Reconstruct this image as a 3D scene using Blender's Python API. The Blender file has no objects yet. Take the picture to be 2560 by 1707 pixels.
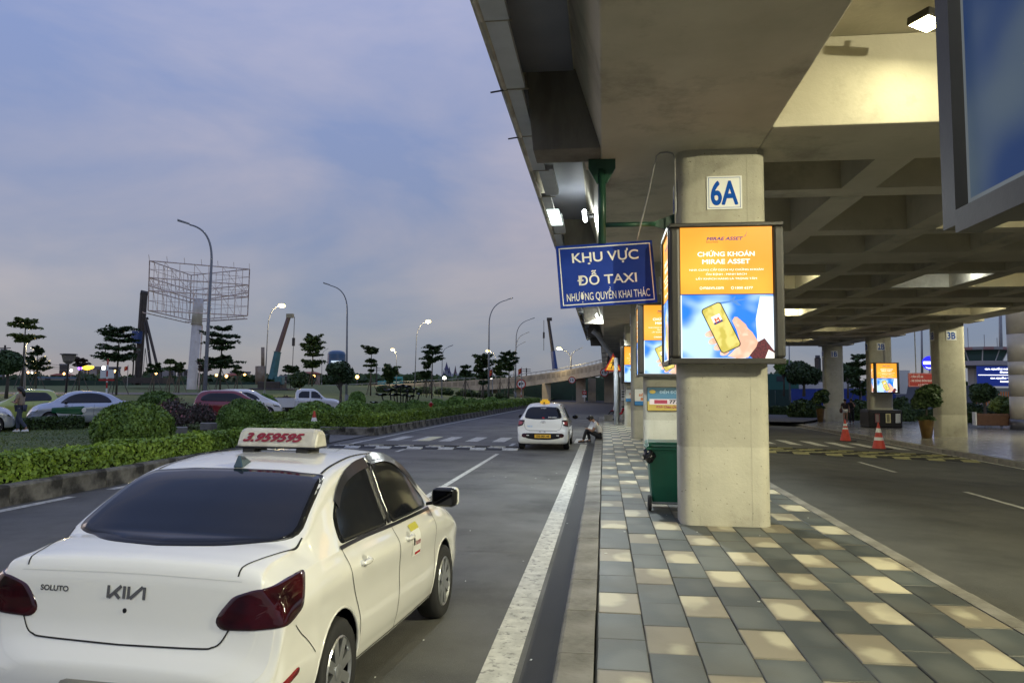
import bpy, bmesh, math, random
import numpy as np
from mathutils import Vector as V, Matrix
from mathutils.bvhtree import BVHTree
random.seed(7)
R = math.radians
sc = bpy.context.scene
COL = sc.collection
PI = math.pi

# ------------------------------------------------------------------ camera
FOC, PPY, PITCH, ROLL, YAW, EYE = 1901.7, 829.0, .0763, .0061, .12045, 1.9
_cy, _sy, _cp, _sp = math.cos(YAW), math.sin(YAW), math.cos(PITCH), math.sin(PITCH)
FW = V((-_sy*_cp, _cy*_cp, _sp)); RT = V((_cy, _sy, 0)); UP = RT.cross(FW)
_cr, _sr = math.cos(ROLL), math.sin(ROLL)
R2 = RT*_cr + UP*_sr; U2 = UP*_cr - RT*_sr
cam = bpy.data.cameras.new('camera'); camo = bpy.data.objects.new('camera', cam); COL.objects.link(camo)
cam.sensor_width = 36; cam.lens = FOC/2560*36; cam.shift_y = -(853.5-PPY)/2560
cam.clip_start = .05; cam.clip_end = 3000
M = Matrix((R2, U2, -FW)).transposed().to_4x4(); M.translation = (0, 0, EYE)
camo.matrix_world = M
sc.camera = camo

# ------------------------------------------------------------------ world, sun, exposure
sc.view_settings.view_transform = 'Standard'; sc.view_settings.look = 'None'
sc.view_settings.gamma = 1; sc.view_settings.exposure = 0.45
sc.view_settings.use_curve_mapping = False
SUN_EL, SUN_ROT = R(3.0), R(-70)
w = bpy.data.worlds.new('World'); sc.world = w; w.use_nodes = True
nt = w.node_tree; N = nt.nodes; L = nt.links
bg = N['Background']; bg.inputs[1].default_value = .14
sky = N.new('ShaderNodeTexSky'); sky.sky_type = 'NISHITA'; sky.sun_disc = False
sky.sun_elevation = SUN_EL; sky.sun_rotation = SUN_ROT; sky.ozone_density = 3.0; sky.dust_density = .6
tint = N.new('ShaderNodeMix'); tint.data_type = 'RGBA'; tint.blend_type = 'MULTIPLY'; tint.inputs[0].default_value = 1
tint.inputs[7].default_value = (.9, .8, 1.0, 1)
L.new(sky.outputs[0], tint.inputs[6])
tc = N.new('ShaderNodeTexCoord')
mp = N.new('ShaderNodeMapping'); mp.inputs['Scale'].default_value = (1, 1, 3.0); mp.inputs['Rotation'].default_value = (0, R(14), R(20))
L.new(tc.outputs['Generated'], mp.inputs[0])
n1 = N.new('ShaderNodeTexNoise'); n1.inputs['Scale'].default_value = 2.1; n1.inputs['Detail'].default_value = 7; n1.inputs['Roughness'].default_value = .52; n1.inputs['Distortion'].default_value = .35
L.new(mp.outputs[0], n1.inputs['Vector'])
cr = N.new('ShaderNodeValToRGB'); e = cr.color_ramp.elements
e[0].position = .38; e[0].color = (1.95, 2.30, 3.55, 1)
e[1].position = .64; e[1].color = (3.45, 3.2, 3.75, 1)
em = cr.color_ramp.elements.new(.5); em.color = (2.62, 2.70, 3.60, 1)
L.new(n1.outputs[0], cr.inputs[0])
# cloud deck gets greyer and a little darker towards the horizon, as haze does
sep = N.new('ShaderNodeSeparateXYZ'); L.new(tc.outputs['Generated'], sep.inputs[0])
hr = N.new('ShaderNodeValToRGB'); he = hr.color_ramp.elements
he[0].position = 0; he[0].color = (.60, .64, .56, 1); he[1].position = .62; he[1].color = (.82, .96, 1.22, 1)
hm = hr.color_ramp.elements.new(.2); hm.color = (.77, .77, .74, 1)
L.new(sep.outputs[2], hr.inputs[0])
mul = N.new('ShaderNodeMix'); mul.data_type = 'RGBA'; mul.blend_type = 'MULTIPLY'; mul.inputs[0].default_value = 1
L.new(cr.outputs[0], mul.inputs[6]); L.new(hr.outputs[0], mul.inputs[7])
mx = N.new('ShaderNodeMix'); mx.data_type = 'RGBA'; mx.inputs[0].default_value = .80
L.new(tint.outputs[2], mx.inputs[6]); L.new(mul.outputs[2], mx.inputs[7])
L.new(mx.outputs[2], bg.inputs[0])
sl = bpy.data.lights.new('sun', 'SUN'); sl.energy = .12; sl.angle = R(20); sl.color = (1, .86, .82)
so = bpy.data.objects.new('sun', sl); COL.objects.link(so)
so.rotation_euler = (R(90-12), 0, R(70+180))

# ------------------------------------------------------------------ helpers
def ray(px, py): return FW + R2*((px-1280)/FOC) - U2*((py-PPY)/FOC)
CAMP = V((0, 0, EYE))
def G(px, py, z=0.0):
    d = ray(px, py); return CAMP + d*((z-EYE)/d.z)
def A(px, py, Y):
    d = ray(px, py); return CAMP + d*(Y/d.y)
def AD(px, py, D):          # point at horizontal distance D
    d = ray(px, py); return CAMP + d*(D/math.hypot(d.x, d.y))
def hor(px): return 975.8 + .0061*(px-1510)
def terr(x, y):
    r = math.hypot(x, y)
    if x > 13: return -.165 + max(0, r-62)*.012
    k = min(1, max(0, (-9.6-x)/22)); k = k*k*(3-2*k)
    return .3 + max(0, r-60)*.024*k if x < -9 else .0

def tag(o, label=None, cat=None, group=None, kind=None):
    if label: o['label'] = label
    if cat: o['category'] = cat
    if group: o['group'] = group
    if kind: o['kind'] = kind
    return o
def thing(name, label, cat, loc=(0, 0, 0), rz=0, group=None, scale=1):
    o = bpy.data.objects.new(name, None); COL.objects.link(o); o.location = loc; o.rotation_euler = (0, 0, rz)
    if scale != 1: o.scale = (scale,)*3 if not hasattr(scale, '__len__') else scale
    return tag(o, label, cat, group)
def dup(root, loc=None, rz=None, label=None, group=None, scale=None):
    kids = {}
    for o in COL.objects:
        if o.parent: kids.setdefault(o.parent.name, []).append(o)
    def rec(o, p):
        c = o.copy(); COL.objects.link(c)
        if p: c.parent = p
        for ch in kids.get(o.name, []): rec(ch, c)
        return c
    c = rec(root, None)
    if loc is not None: c.location = loc
    if rz is not None: c.rotation_euler = (0, 0, rz)
    if label: c['label'] = label
    if group: c['group'] = group
    if scale is not None: c.scale = (scale,)*3 if not hasattr(scale, '__len__') else scale
    return c
def link(name, me, parent=None, loc=None, mat=None):
    o = bpy.data.objects.new(name, me); COL.objects.link(o)
    if parent: o.parent = parent
    if loc is not None: o.location = loc
    if mat and not me.materials: me.materials.append(mat)
    return o

class MB:
    def __init__(s): s.v = []; s.f = []; s.m = []
    def add(s, vs, fs, m=0):
        b = len(s.v); s.v += [tuple(p) for p in vs]; s.f += [tuple(i+b for i in f) for f in fs]; s.m += [m]*len(fs); return s
    def bx(s, x0, x1, y0, y1, z0, z1, m=0):
        return s.add([(x0, y0, z0), (x1, y0, z0), (x1, y1, z0), (x0, y1, z0), (x0, y0, z1), (x1, y0, z1), (x1, y1, z1), (x0, y1, z1)],
                     [(0, 3, 2, 1), (4, 5, 6, 7), (0, 1, 5, 4), (1, 2, 6, 5), (2, 3, 7, 6), (3, 0, 4, 7)], m)
    def box(s, c, sz, rz=0, m=0):
        cx, cy, cz = c; a, b, h = sz[0]/2, sz[1]/2, sz[2]/2; co, si = math.cos(rz), math.sin(rz)
        vs = [(cx+x*co-y*si, cy+x*si+y*co, cz+z) for z in (-h, h) for x, y in ((-a, -b), (a, -b), (a, b), (-a, b))]
        return s.add(vs, [(0, 3, 2, 1), (4, 5, 6, 7), (0, 1, 5, 4), (1, 2, 6, 5), (2, 3, 7, 6), (3, 0, 4, 7)], m)
    def tube(s, pts, r, seg=8, m=0, cap=True):
        pts = [V(p) for p in pts]; n = len(pts); rs = r if hasattr(r, '__len__') else [r]*n
        vs = []; prev = None
        for i, p in enumerate(pts):
            t = (pts[min(i+1, n-1)]-pts[max(i-1, 0)]).normalized()
            if prev is None:
                a = t.cross(V((0, 0, 1)));
                if a.length < .1: a = t.cross(V((1, 0, 0)))
            else: a = prev - t*prev.dot(t)
            a.normalize(); prev = a; b = t.cross(a)
            for k in range(seg):
                an = 2*PI*k/seg; vs.append(p+(a*math.cos(an)+b*math.sin(an))*rs[i])
        fs = [(i*seg+k, i*seg+(k+1) % seg, (i+1)*seg+(k+1) % seg, (i+1)*seg+k) for i in range(n-1) for k in range(seg)]
        if cap: fs += [tuple(range(seg))[::-1], tuple((n-1)*seg+k for k in range(seg))]
        return s.add(vs, fs, m)
    def lathe(s, prof, seg=16, c=(0, 0, 0), m=0, axis='z', cap=True):
        vs = []
        for r, z in prof:
            for k in range(seg):
                a = 2*PI*k/seg; x, y = r*math.cos(a), r*math.sin(a)
                p = (x, y, z) if axis == 'z' else ((z, x, y) if axis == 'x' else (x, z, y))
                vs.append((p[0]+c[0], p[1]+c[1], p[2]+c[2]))
        n = len(prof)
        fs = [(i*seg+k, i*seg+(k+1) % seg, (i+1)*seg+(k+1) % seg, (i+1)*seg+k) for i in range(n-1) for k in range(seg)]
        if cap: fs += [tuple(range(seg))[::-1], tuple((n-1)*seg+k for k in range(seg))]
        return s.add(vs, fs, m)
    def prism(s, poly, ext, m=0):      # poly: 3-D points, ext: vector
        n = len(poly); e = V(ext); vs = [V(p) for p in poly]+[V(p)+e for p in poly]
        fs = [tuple(range(n))[::-1], tuple(range(n, 2*n))]+[(i, (i+1) % n, n+(i+1) % n, n+i) for i in range(n)]
        return s.add(vs, fs, m)
    def ell(s, c, r, seg=10, rings=6, m=0):
        prof = [(math.sin(PI*i/rings), -math.cos(PI*i/rings)) for i in range(rings+1)]
        b = len(s.v); s.lathe([(max(p[0], .001), p[1]) for p in prof], seg, m=m)
        for i in range(b, len(s.v)):
            x, y, z = s.v[i]; s.v[i] = (c[0]+x*r[0], c[1]+y*r[1], c[2]+z*r[2])
        return s
    def mesh(s, name, mats, smooth=False, fixn=True):
        me = bpy.data.meshes.new(name); me.from_pydata(s.v, [], s.f)
        if not hasattr(mats, '__len__'): mats = [mats]
        for mt in mats: me.materials.append(mt)
        if len(mats) > 1: me.polygons.foreach_set('material_index', s.m)
        if fixn:
            bm = bmesh.new(); bm.from_mesh(me); bmesh.ops.recalc_face_normals(bm, faces=bm.faces); bm.to_mesh(me); bm.free()
        if smooth: me.polygons.foreach_set('use_smooth', [True]*len(me.polygons))
        me.update(); return me
    def build(s, name, mats, parent=None, loc=None, smooth=False, bevel=0, rz=0, fixn=True):
        o = link(name, s.mesh(name, mats, smooth, fixn), parent, loc)
        if rz: o.rotation_euler = (0, 0, rz)
        if bevel:
            b = o.modifiers.new('bevel', 'BEVEL'); b.width = bevel; b.segments = 2; b.limit_method = 'ANGLE'; b.angle_limit = R(40)
        return o

# ------------------------------------------------------------------ materials
def mat(name, c, rough=.6, metal=0, c2=None, ns=6, nd=5, lo=.35, hi=.65, bump=0, bs=40, em=None, ems=0, coat=0, spec=.5,
        rnd=0, speck=None, stain=None, ss=.6, slo=.55, shi=.7, coords='Object', stretch=None, alpha=None, trans=0, r2=None):
    m = bpy.data.materials.new(name); m.use_nodes = True; t = m.node_tree; n = t.nodes; l = t.links
    b = n['Principled BSDF']; b.inputs['Base Color'].default_value = (*c, 1); b.inputs['Roughness'].default_value = rough
    b.inputs['Metallic'].default_value = metal; b.inputs['Coat Weight'].default_value = coat; b.inputs['Coat Roughness'].default_value = .04
    b.inputs['Specular IOR Level'].default_value = spec; b.inputs['Transmission Weight'].default_value = trans
    out = None
    if c2 or bump or stain or rnd:
        tc = n.new('ShaderNodeTexCoord'); vec = tc.outputs[coords]
        if coords == 'World':
            pass
        if stretch:
            mp = n.new('ShaderNodeMapping'); mp.inputs['Scale'].default_value = stretch; l.new(vec, mp.inputs[0]); vec = mp.outputs[0]
        def noise(s, d=5, ro=.6):
            x = n.new('ShaderNodeTexNoise'); x.inputs['Scale'].default_value = s; x.inputs['Detail'].default_value = d
            x.inputs['Roughness'].default_value = ro; l.new(vec, x.inputs['Vector']); return x.outputs[0]
        def mix(f, a, bb, blend='MIX'):
            x = n.new('ShaderNodeMix'); x.data_type = 'RGBA'; x.blend_type = blend
            for idx, val in ((0, f), (6, a), (7, bb)):
                if isinstance(val, (tuple, float, int)): x.inputs[idx].default_value = (*val, 1) if isinstance(val, tuple) else val
                else: l.new(val, x.inputs[idx])
            return x.outputs[2]
        def rng(v, a, bb, c0=0., c1=1.):
            x = n.new('ShaderNodeMapRange'); x.inputs[1].default_value = a; x.inputs[2].default_value = bb
            x.inputs[3].default_value = c0; x.inputs[4].default_value = c1; l.new(v, x.inputs[0]); return x.outputs[0]
        out = c
        if c2:
            f = rng(noise(ns, nd), lo, hi); out = mix(f, c, c2)
            if r2 is not None: l.new(rng(noise(ns*.7, nd), lo, hi, rough, r2), b.inputs['Roughness'])
        if stain:
            f = rng(noise(ss, 8, .68), slo, shi); out = mix(f, out, stain)
        if speck:
            f = rng(noise(speck[1], 2, .5), speck[2], speck[2]+.03); out = mix(f, out, speck[0])
        if rnd:
            oi = n.new('ShaderNodeObjectInfo'); f = rng(oi.outputs['Random'], 0, 1, 1-rnd, 1+rnd)
            h = n.new('ShaderNodeHueSaturation'); l.new(f, h.inputs['Value'])
            if isinstance(out, tuple): h.inputs['Color'].default_value = (*out, 1)
            else: l.new(out, h.inputs['Color'])
            out = h.outputs[0]
        if not isinstance(out, tuple): l.new(out, b.inputs['Base Color'])
        if bump:
            bp = n.new('ShaderNodeBump'); bp.inputs['Strength'].default_value = bump; bp.inputs['Distance'].default_value = .02
            l.new(noise(bs, 6), bp.inputs['Height']); l.new(bp.outputs[0], b.inputs['Normal'])
    if em:
        b.inputs['Emission Color'].default_value = (*em, 1); b.inputs['Emission Strength'].default_value = ems
    return m

MT = {}
MT['conc'] = mat('concrete', (.52, .48, .38), .85, c2=(.43, .395, .305), ns=.9, nd=8, bump=.25, bs=14, stain=(.22, .195, .15), ss=.55, slo=.52, shi=.72)
MT['concw'] = mat('concrete_column', (.46, .44, .35), .85, c2=(.36, .34, .27), ns=1.3, nd=9, bump=.35, bs=22, stain=(.24, .22, .17), ss=1.1, slo=.56, shi=.74, speck=((.13, .12, .09), 26, .70))
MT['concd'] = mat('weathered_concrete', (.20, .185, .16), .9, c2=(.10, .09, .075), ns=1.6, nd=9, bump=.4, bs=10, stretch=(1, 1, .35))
MT['panel'] = mat('deck_lining', (.20, .21, .25), .55, c2=(.17, .18, .215), ns=1.2)
MT['alu'] = mat('edge_metal', (.48, .50, .52), .45, .3, c2=(.38, .40, .41), ns=1.2, bump=.05)
MT['lip'] = mat('lip_metal', (.42, .40, .33), .5, .2, c2=(.25, .22, .17), ns=3)
MT['asph'] = mat('asphalt', (.085, .084, .076), .82, c2=(.125, .122, .110), ns=.9, nd=11, bump=.5, bs=130, stain=(.048, .047, .042), ss=.55, slo=.5, shi=.70, r2=.60, speck=((.17, .165, .145), 60, .68))
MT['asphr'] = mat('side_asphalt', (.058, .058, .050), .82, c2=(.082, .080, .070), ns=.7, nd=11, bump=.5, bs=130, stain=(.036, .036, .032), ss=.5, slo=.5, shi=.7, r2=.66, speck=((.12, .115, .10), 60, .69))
MT['asphd'] = mat('new_asphalt', (.048, .048, .050), .8, c2=(.045, .045, .046), ns=1.5, bump=.3, bs=120)
MT['paint'] = mat('road_paint', (.62, .61, .54), .7, c2=(.42, .41, .36), ns=7, nd=9, stain=(.17, .165, .15), ss=11, slo=.53, shi=.64)
MT['pyel'] = mat('yellow_paint', (.62, .50, .12), .7, c2=(.40, .33, .12), ns=5)
MT['rubber'] = mat('black_rubber', (.018, .018, .018), .75)
MT['kerb'] = mat('kerb_stone', (.27, .255, .22), .85, c2=(.19, .18, .15), ns=3, nd=8, bump=.4, bs=30, rnd=.12, stain=(.12, .11, .09), ss=2.2, slo=.56, shi=.7)
MT['kerbl'] = mat('planter_stone', (.20, .19, .16), .9, c2=(.035, .033, .027), ns=1.6, nd=9, lo=.42, hi=.6, bump=.5, bs=20, rnd=.2)
MT['joint'] = mat('joint_mortar', (.045, .044, .036), .95, c2=(.07, .068, .05), ns=8)
MT['soil'] = mat('soil', (.05, .04, .025), .95, c2=(.03, .025, .018), ns=3, bump=.5)
MT['lawn'] = mat('lawn_grass', (.06, .10, .022), .95, c2=(.12, .14, .045), ns=.5, nd=10, lo=.4, hi=.62, bump=.8, bs=30, stain=(.03, .05, .012), ss=3)
MT['lawnd'] = mat('far_grass', (.060, .068, .028), .95, c2=(.035, .045, .018), ns=.12, nd=9)
MT['rpave'] = mat('granite_paving', (.27, .26, .235), .12, c2=(.20, .19, .17), ns=2, nd=8, r2=.28, rnd=.08)
MT['white'] = mat('white_print', (.78, .78, .74), .5)
MT['navy'] = mat('navy_print', (.004, .075, .40), .6, spec=.1)
MT['blk'] = mat('black_plastic', (.010, .010, .011), .30, spec=.35)
MT['boxframe'] = mat('lightbox_frame', (.030, .028, .025), .45, .2, c2=(.022, .020, .018), ns=4, bump=.03)
MT['gsteel'] = mat('green_painted_steel', (.012, .055, .03), .4, c2=(.02, .075, .045), ns=4)
MT['pole'] = mat('galvanised_pole', (.32, .33, .34), .5, .3, c2=(.25, .26, .27), ns=5)
MT['glassd'] = mat('tinted_glass', (.010, .011, .016), .05, spec=.45)
MT['glasss'] = mat('side_glass', (.008, .009, .011), .12, spec=.25)
MT['chrome'] = mat('chrome', (.62, .62, .62), .15, 1)
MT['rim'] = mat('alloy_rim', (.45, .46, .47), .3, .8)
MT['tyre'] = mat('tyre', (.02, .02, .021), .8, bump=.1)
MT['gap'] = mat('panel_gap', (.015, .015, .015), .9)
MT['redl'] = mat('smoked_red_lens', (.045, .004, .007), .08, coat=.6, spec=.4, c2=(.014, .003, .005), ns=7, nd=2)
MT['red'] = mat('red_plastic', (.45, .02, .02), .25)
MT['orange'] = mat('cone_orange', (.62, .055, .03), .5, c2=(.45, .05, .03), ns=8)
MT['wcar'] = mat('white_car_paint', (.80, .79, .745), .20, coat=1)
MT['skin'] = mat('skin', (.36, .20, .13), .6)
MT['hair'] = mat('black_hair', (.012, .010, .009), .5)
MT['bark'] = mat('bark', (.14, .12, .095), .9, c2=(.08, .07, .055), ns=12, bump=.4)

def leafmat(name, c, c2, rough=.55, ns=1.5):
    m = bpy.data.materials.new(name); m.use_nodes = True; t = m.node_tree; n = t.nodes; l = t.links
    b = n['Principled BSDF']; b.inputs['Roughness'].default_value = rough
    tc = n.new('ShaderNodeTexCoord'); x = n.new('ShaderNodeTexNoise'); x.inputs['Scale'].default_value = ns; x.inputs['Detail'].default_value = 3
    l.new(tc.outputs['Object'], x.inputs['Vector'])
    y = n.new('ShaderNodeTexWhiteNoise'); at = n.new('ShaderNodeAttribute'); at.attribute_name = 'leafid'
    l.new(at.outputs['Fac'], y.inputs['Vector'])
    a = n.new('ShaderNodeMath'); a.operation = 'MULTIPLY_ADD'; a.inputs[1].default_value = .55
    l.new(y.outputs[0], a.inputs[0]); q = n.new('ShaderNodeMath'); q.operation = 'MULTIPLY_ADD'; q.inputs[1].default_value = 1.7; q.inputs[2].default_value = -.62
    l.new(x.outputs[0], q.inputs[0]); l.new(q.outputs[0], a.inputs[2])
    mx = n.new('ShaderNodeMix'); mx.data_type = 'RGBA'; mx.inputs[6].default_value = (*c, 1); mx.inputs[7].default_value = (*c2, 1)
    l.new(a.outputs[0], mx.inputs[0])
    oi = n.new('ShaderNodeObjectInfo'); rg = n.new('ShaderNodeMapRange'); rg.inputs[3].default_value = .8; rg.inputs[4].default_value = 1.2
    l.new(oi.outputs['Random'], rg.inputs[0]); h = n.new('ShaderNodeHueSaturation'); l.new(rg.outputs[0], h.inputs['Value']); l.new(mx.outputs[2], h.inputs['Color'])
    l.new(h.outputs[0], b.inputs['Base Color']); b.inputs['Specular IOR Level'].default_value = .35
    return m
MT['leaf'] = leafmat('bush_leaves', (.05, .11, .018), (.24, .38, .07))
MT['hedge'] = leafmat('hedge_leaves', (.07, .13, .018), (.24, .36, .05))
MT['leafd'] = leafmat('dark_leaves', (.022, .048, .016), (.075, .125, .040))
MT['leafy'] = leafmat('lamplit_leaves', (.06, .09, .02), (.16, .21, .05))  # lamp light on the lit trees put into the leaf colours
MT['twig'] = leafmat('bare_twigs', (.06, .045, .035), (.13, .10, .08))

# leaf clouds --------------------------------------------------------
def leaves(name, pts, nrm, size, mt, seed=1, elong=1.6, jitter=.9):
    rs = np.random.RandomState(seed); pts = np.asarray(pts, float); nrm = np.asarray(nrm, float); n = len(pts)
    nn = nrm+rs.normal(0, jitter, (n, 3)); nn /= np.linalg.norm(nn, axis=1)[:, None]+1e-9
    a = np.cross(nn, rs.normal(0, 1, (n, 3))); a /= np.linalg.norm(a, axis=1)[:, None]+1e-9
    b = np.cross(nn, a); s = size*(.6+.8*rs.rand(n))[:, None]
    v = np.empty((n, 4, 3)); v[:, 0] = pts-a*s*elong/2; v[:, 1] = pts+b*s/2+nn*s*.12; v[:, 2] = pts+a*s*elong/2; v[:, 3] = pts-b*s/2+nn*s*.12
    me = bpy.data.meshes.new(name); me.vertices.add(4*n); me.vertices.foreach_set('co', v.reshape(-1))
    me.loops.add(4*n); me.loops.foreach_set('vertex_index', np.arange(4*n)); me.polygons.add(n)
    me.polygons.foreach_set('loop_start', np.arange(0, 4*n, 4)); me.polygons.foreach_set('loop_total', np.full(n, 4))
    at = me.attributes.new('leafid', 'FLOAT', 'FACE'); at.data.foreach_set('value', rs.rand(n)*97)
    me.materials.append(mt); me.update(); me.validate(); return me

# text -----------------------------------------------------------------
def text_mesh(s, size=1, bold=0, shear=0, align='CENTER', space=1, wx=1, ext=0):
    cu = bpy.data.curves.new('lettering', 'FONT'); cu.body = s; cu.size = size; cu.align_x = align; cu.align_y = 'CENTER'
    cu.shear = shear; cu.space_character = space; cu.extrude = ext
    o = bpy.data.objects.new('tmp_lettering', cu); COL.objects.link(o)
    dg = bpy.context.evaluated_depsgraph_get(); me = bpy.data.meshes.new_from_object(o.evaluated_get(dg))
    bpy.data.objects.remove(o); bpy.data.curves.remove(cu)
    vs = [v.co.copy() for v in me.vertices]; fs = [tuple(p.vertices) for p in me.polygons]; bpy.data.meshes.remove(me)
    V2 = []; F2 = []; k = 0
    offs = [(0, 0)]
    if bold: offs = [(bold*math.cos(a), bold*math.sin(a)) for a in [i*PI/3 for i in range(6)]]
    for j, (dx, dy) in enumerate(offs):
        b = len(V2); V2 += [((v.x+dx)*wx, v.y+dy, v.z+j*.00012) for v in vs]; F2 += [tuple(i+b for i in f) for f in fs]
    return V2, F2
def put_text(s, mb_parent, mt, origin, ux, uz, size, bold=0, shear=0, width=None, name='lettering', off=.0015, align='CENTER', space=1, height=None):
    # lays a line of text flat on a plane: origin = centre, ux = reading direction, uz = up direction
    vs, fs = text_mesh(s, 1, bold, shear, align, space)
    xs = [v[0] for v in vs]; ys = [v[1] for v in vs]; x0, x1, y0, y1 = min(xs), max(xs), min(ys), max(ys)
    sx = width/(x1-x0) if width else size; sy = height/(y1-y0) if height else (size if not width else size)
    ux = V(ux).normalized(); uz = V(uz).normalized(); nn = ux.cross(uz); o = V(origin)
    cx = (x0+x1)/2 if align == 'CENTER' else x0; cyy = (y0+y1)/2
    me = bpy.data.meshes.new(name); me.from_pydata([o+ux*((v[0]-cx)*sx)+uz*((v[1]-cyy)*sy)+nn*(off+v[2]) for v in vs], [], fs); me.materials.append(mt); me.update()
    return link(name, me, mb_parent)
# ================================================================== SETTING
def sheet(name, pts, mt, z=0, kind='structure', parent=None):
    mb = MB(); mb.add([(x, y, z) for x, y in pts], [tuple(range(len(pts)))]); o = mb.build(name, mt, parent); tag(o, kind=kind) if kind and not parent else None; return o
def grid(name, xs, ys, fz, mt):
    mb = MB(); mb.v = [(x, y, fz(x, y)) for y in ys for x in xs]; nx = len(xs)
    mb.f = [(j*nx+i, j*nx+i+1, (j+1)*nx+i+1, (j+1)*nx+i) for j in range(len(ys)-1) for i in range(nx-1)]; mb.m = [0]*len(mb.f)
    o = mb.build(name, mt, smooth=True, fixn=False); tag(o, kind='structure'); return o

# far ground to the horizon (a slight rise behind everything)
grid('ground', [-900, -400, -160, -100, -60, -30, -12, 12, 40, 80, 160, 400, 900], [-60, 0, 60, 110, 140, 150, 175, 240, 400, 800, 1600],
     lambda x, y: -.5 if y < 150 else -.06+(y-150)*.008*min(1, (y-150)/100), MT['lawnd'])
# left road, island road side
grid('road', [-10.2, -4.8, 3.3], [-12, 8, 30, 50], lambda x, y: 0, MT['asph'])
o = sheet('road_beyond', [(-10.2, 50.0), (3.3, 50.0), (12.4, 50.0), (24, 75), (34, 110), (34, 152), (-14, 152), (-9.6, 120), (-9.0, 80)], MT['asphd'], -.004)
def rz(x): return -.0333*(min(x, 12.15)-3.2) if x > 3.2 else 0
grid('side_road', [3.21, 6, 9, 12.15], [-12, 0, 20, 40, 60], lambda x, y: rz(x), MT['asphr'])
# left land: planter and lawn, parking street, far rise
xs = [-170, -140, -115, -95, -80, -68, -58, -50, -43, -37, -32, -28, -24, -21, -18, -15, -12.5, -11.2, -9.72]
ys = [-14, 0, 10, 16, 22, 25.3]
grid('lawn', xs, ys, terr, MT['lawn'])
grid('lawn_mid', xs[:-4], [25.3, 28, 30.4], terr, MT['lawn'])
grid('garden_path', [-15.05, -12, -9.5], [25.2, 28, 30.5], lambda x, y: .03, mat('path_paving', (.17, .165, .15), .8, c2=(.12, .115, .10), ns=2, bump=.3))
grid('lawn_far', xs[:-1]+[-9.45], [30.4, 36, 44, 52, 60, 68, 78, 90, 104, 120, 136, 150], lambda x, y: terr(x, y) if y > 30 or x < -13 else .3, MT['lawn'])
# (grey street with the parked cars)
def strip(name, path, wd, dz, mt):
    mb = MB(); n = len(path)
    for i, (x, y) in enumerate(path):
        a = V(path[min(i+1, n-1)])-V(path[max(i-1, 0)]); nrm = V((-a[1], a[0])).normalized()*wd/2
        for s in (-1, 1):
            px, py = x+nrm[0]*s, y+nrm[1]*s; mb.v.append((px, py, terr(px, py)+dz))
    mb.f = [(2*i, 2*i+1, 2*i+3, 2*i+2) for i in range(n-1)]; mb.m = [0]*len(mb.f)
    o = mb.build(name, mt, fixn=False); tag(o, kind='structure'); return o
strip('parking_street', [tuple(AD(px, 1000, 42+.010*px).xy) for px in range(-260, 1001, 90)], 12, .02, MT['asph'])
strip('far_street', [tuple(AD(px, 1000, 97).xy) for px in range(-200, 700, 100)], 7, .05, mat('pale_street', (.13, .125, .115), .8, c2=(.10, .095, .09), ns=.4))
# right pavement (glossy granite) in slabs
grid('right_pavement', [12.3, 16, 20, 26, 40, 60], [-12, 10, 30, 50, 60, 66], lambda x, y: -.172, MT['joint'])
slab = MB().bx(-.497, .497, -.497, .497, -.02, 0).mesh('slab', MT['rpave'])
cnt = 0
rp = bpy.data.objects['right_pavement']
far_slab = MB()
for j in range(44):
    for i in range(14):
        x = 12.8+i; y = 22.5+j
        if j < 22 and cnt < 290:
            s = link('slab', slab, rp, (x, y, -.150+random.uniform(-.0015, .0015))); cnt += 1
        else: far_slab.bx(x-.495, x+.495, y-.495, y+.495, -.17, -.150+random.uniform(-.0015, .0015))
o = far_slab.build('slab', MT['rpave'], rp); o['kind'] = 'stuff'
# kerb of the right pavement
rk = MB().bx(12.13, 12.17, -12, 62, -.32, -.30).build('right_kerb', MT['joint']); tag(rk, kind='structure')
ks = MB().bx(-.13, .13, -.488, .488, 0, .155).mesh('kerb_stone', MT['kerb'])
for j in range(64): link('kerb_stone', ks, rk, (12.28+random.uniform(-.004, .004), -3+j, -.302))

# road markings --------------------------------------------------------
def mark(pts, mt=None, z=.004, name='road_marking', fz=None):
    mb = MB(); mb.add([(x, y, (fz(x) if fz else 0)+z) for x, y in pts], [tuple(range(len(pts)))]); o = mb.build(name, mt or MT['paint']); tag(o, kind='structure'); return o
mark([(-.835, -6), (-.60, -6), (-.60, 27.2), (-.83, 27.2)])                     # kerb line
mark([(-.83, 31.2), (-.59, 31.2), (-.58, 48), (-.80, 48)])
mark([(-3.19, 12.6), (-3.07, 12.6), (-3.09, 22.6), (-3.20, 22.6)])             # lane line
mark([(-3.23, 25.9), (-3.1, 25.9), (-3.1, 27.0), (-3.23, 27.0)])
for k in range(8): mark([(-3.3, 32.2+k*3.9), (-3.18, 32.2+k*3.9), (-3.18, 33.5+k*3.9), (-3.3, 33.5+k*3.9)])
mark([(-6.35, 24.0-1.2), (-6.23, 22.8), (-6.25, 23.9), (-6.37, 23.9)])
mark([(-1.9, 3.92), (-.9, 3.98), (-.9, 4.05), (-1.9, 4.0)])                   # parking bay tick by the taxi
mark([(-9.28, 7.2), (-9.12, 7.2), (-9.16, 9.4), (-9.32, 9.4)]); mark([(-9.28, 10.2), (-9.1, 10.2), (-9.1, 12.4), (-9.28, 12.4)]); mark([(-9.26, 13.4), (-9.08, 13.4), (-8.85, 25.0), (-9.0, 25.0)])
mark([(-8.82, 25.8), (-8.66, 25.8), (-8.62, 34), (-8.77, 34)]); mark([(-8.77, 34), (-8.62, 34), (-7.9, 74), (-8.05, 74)])
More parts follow.
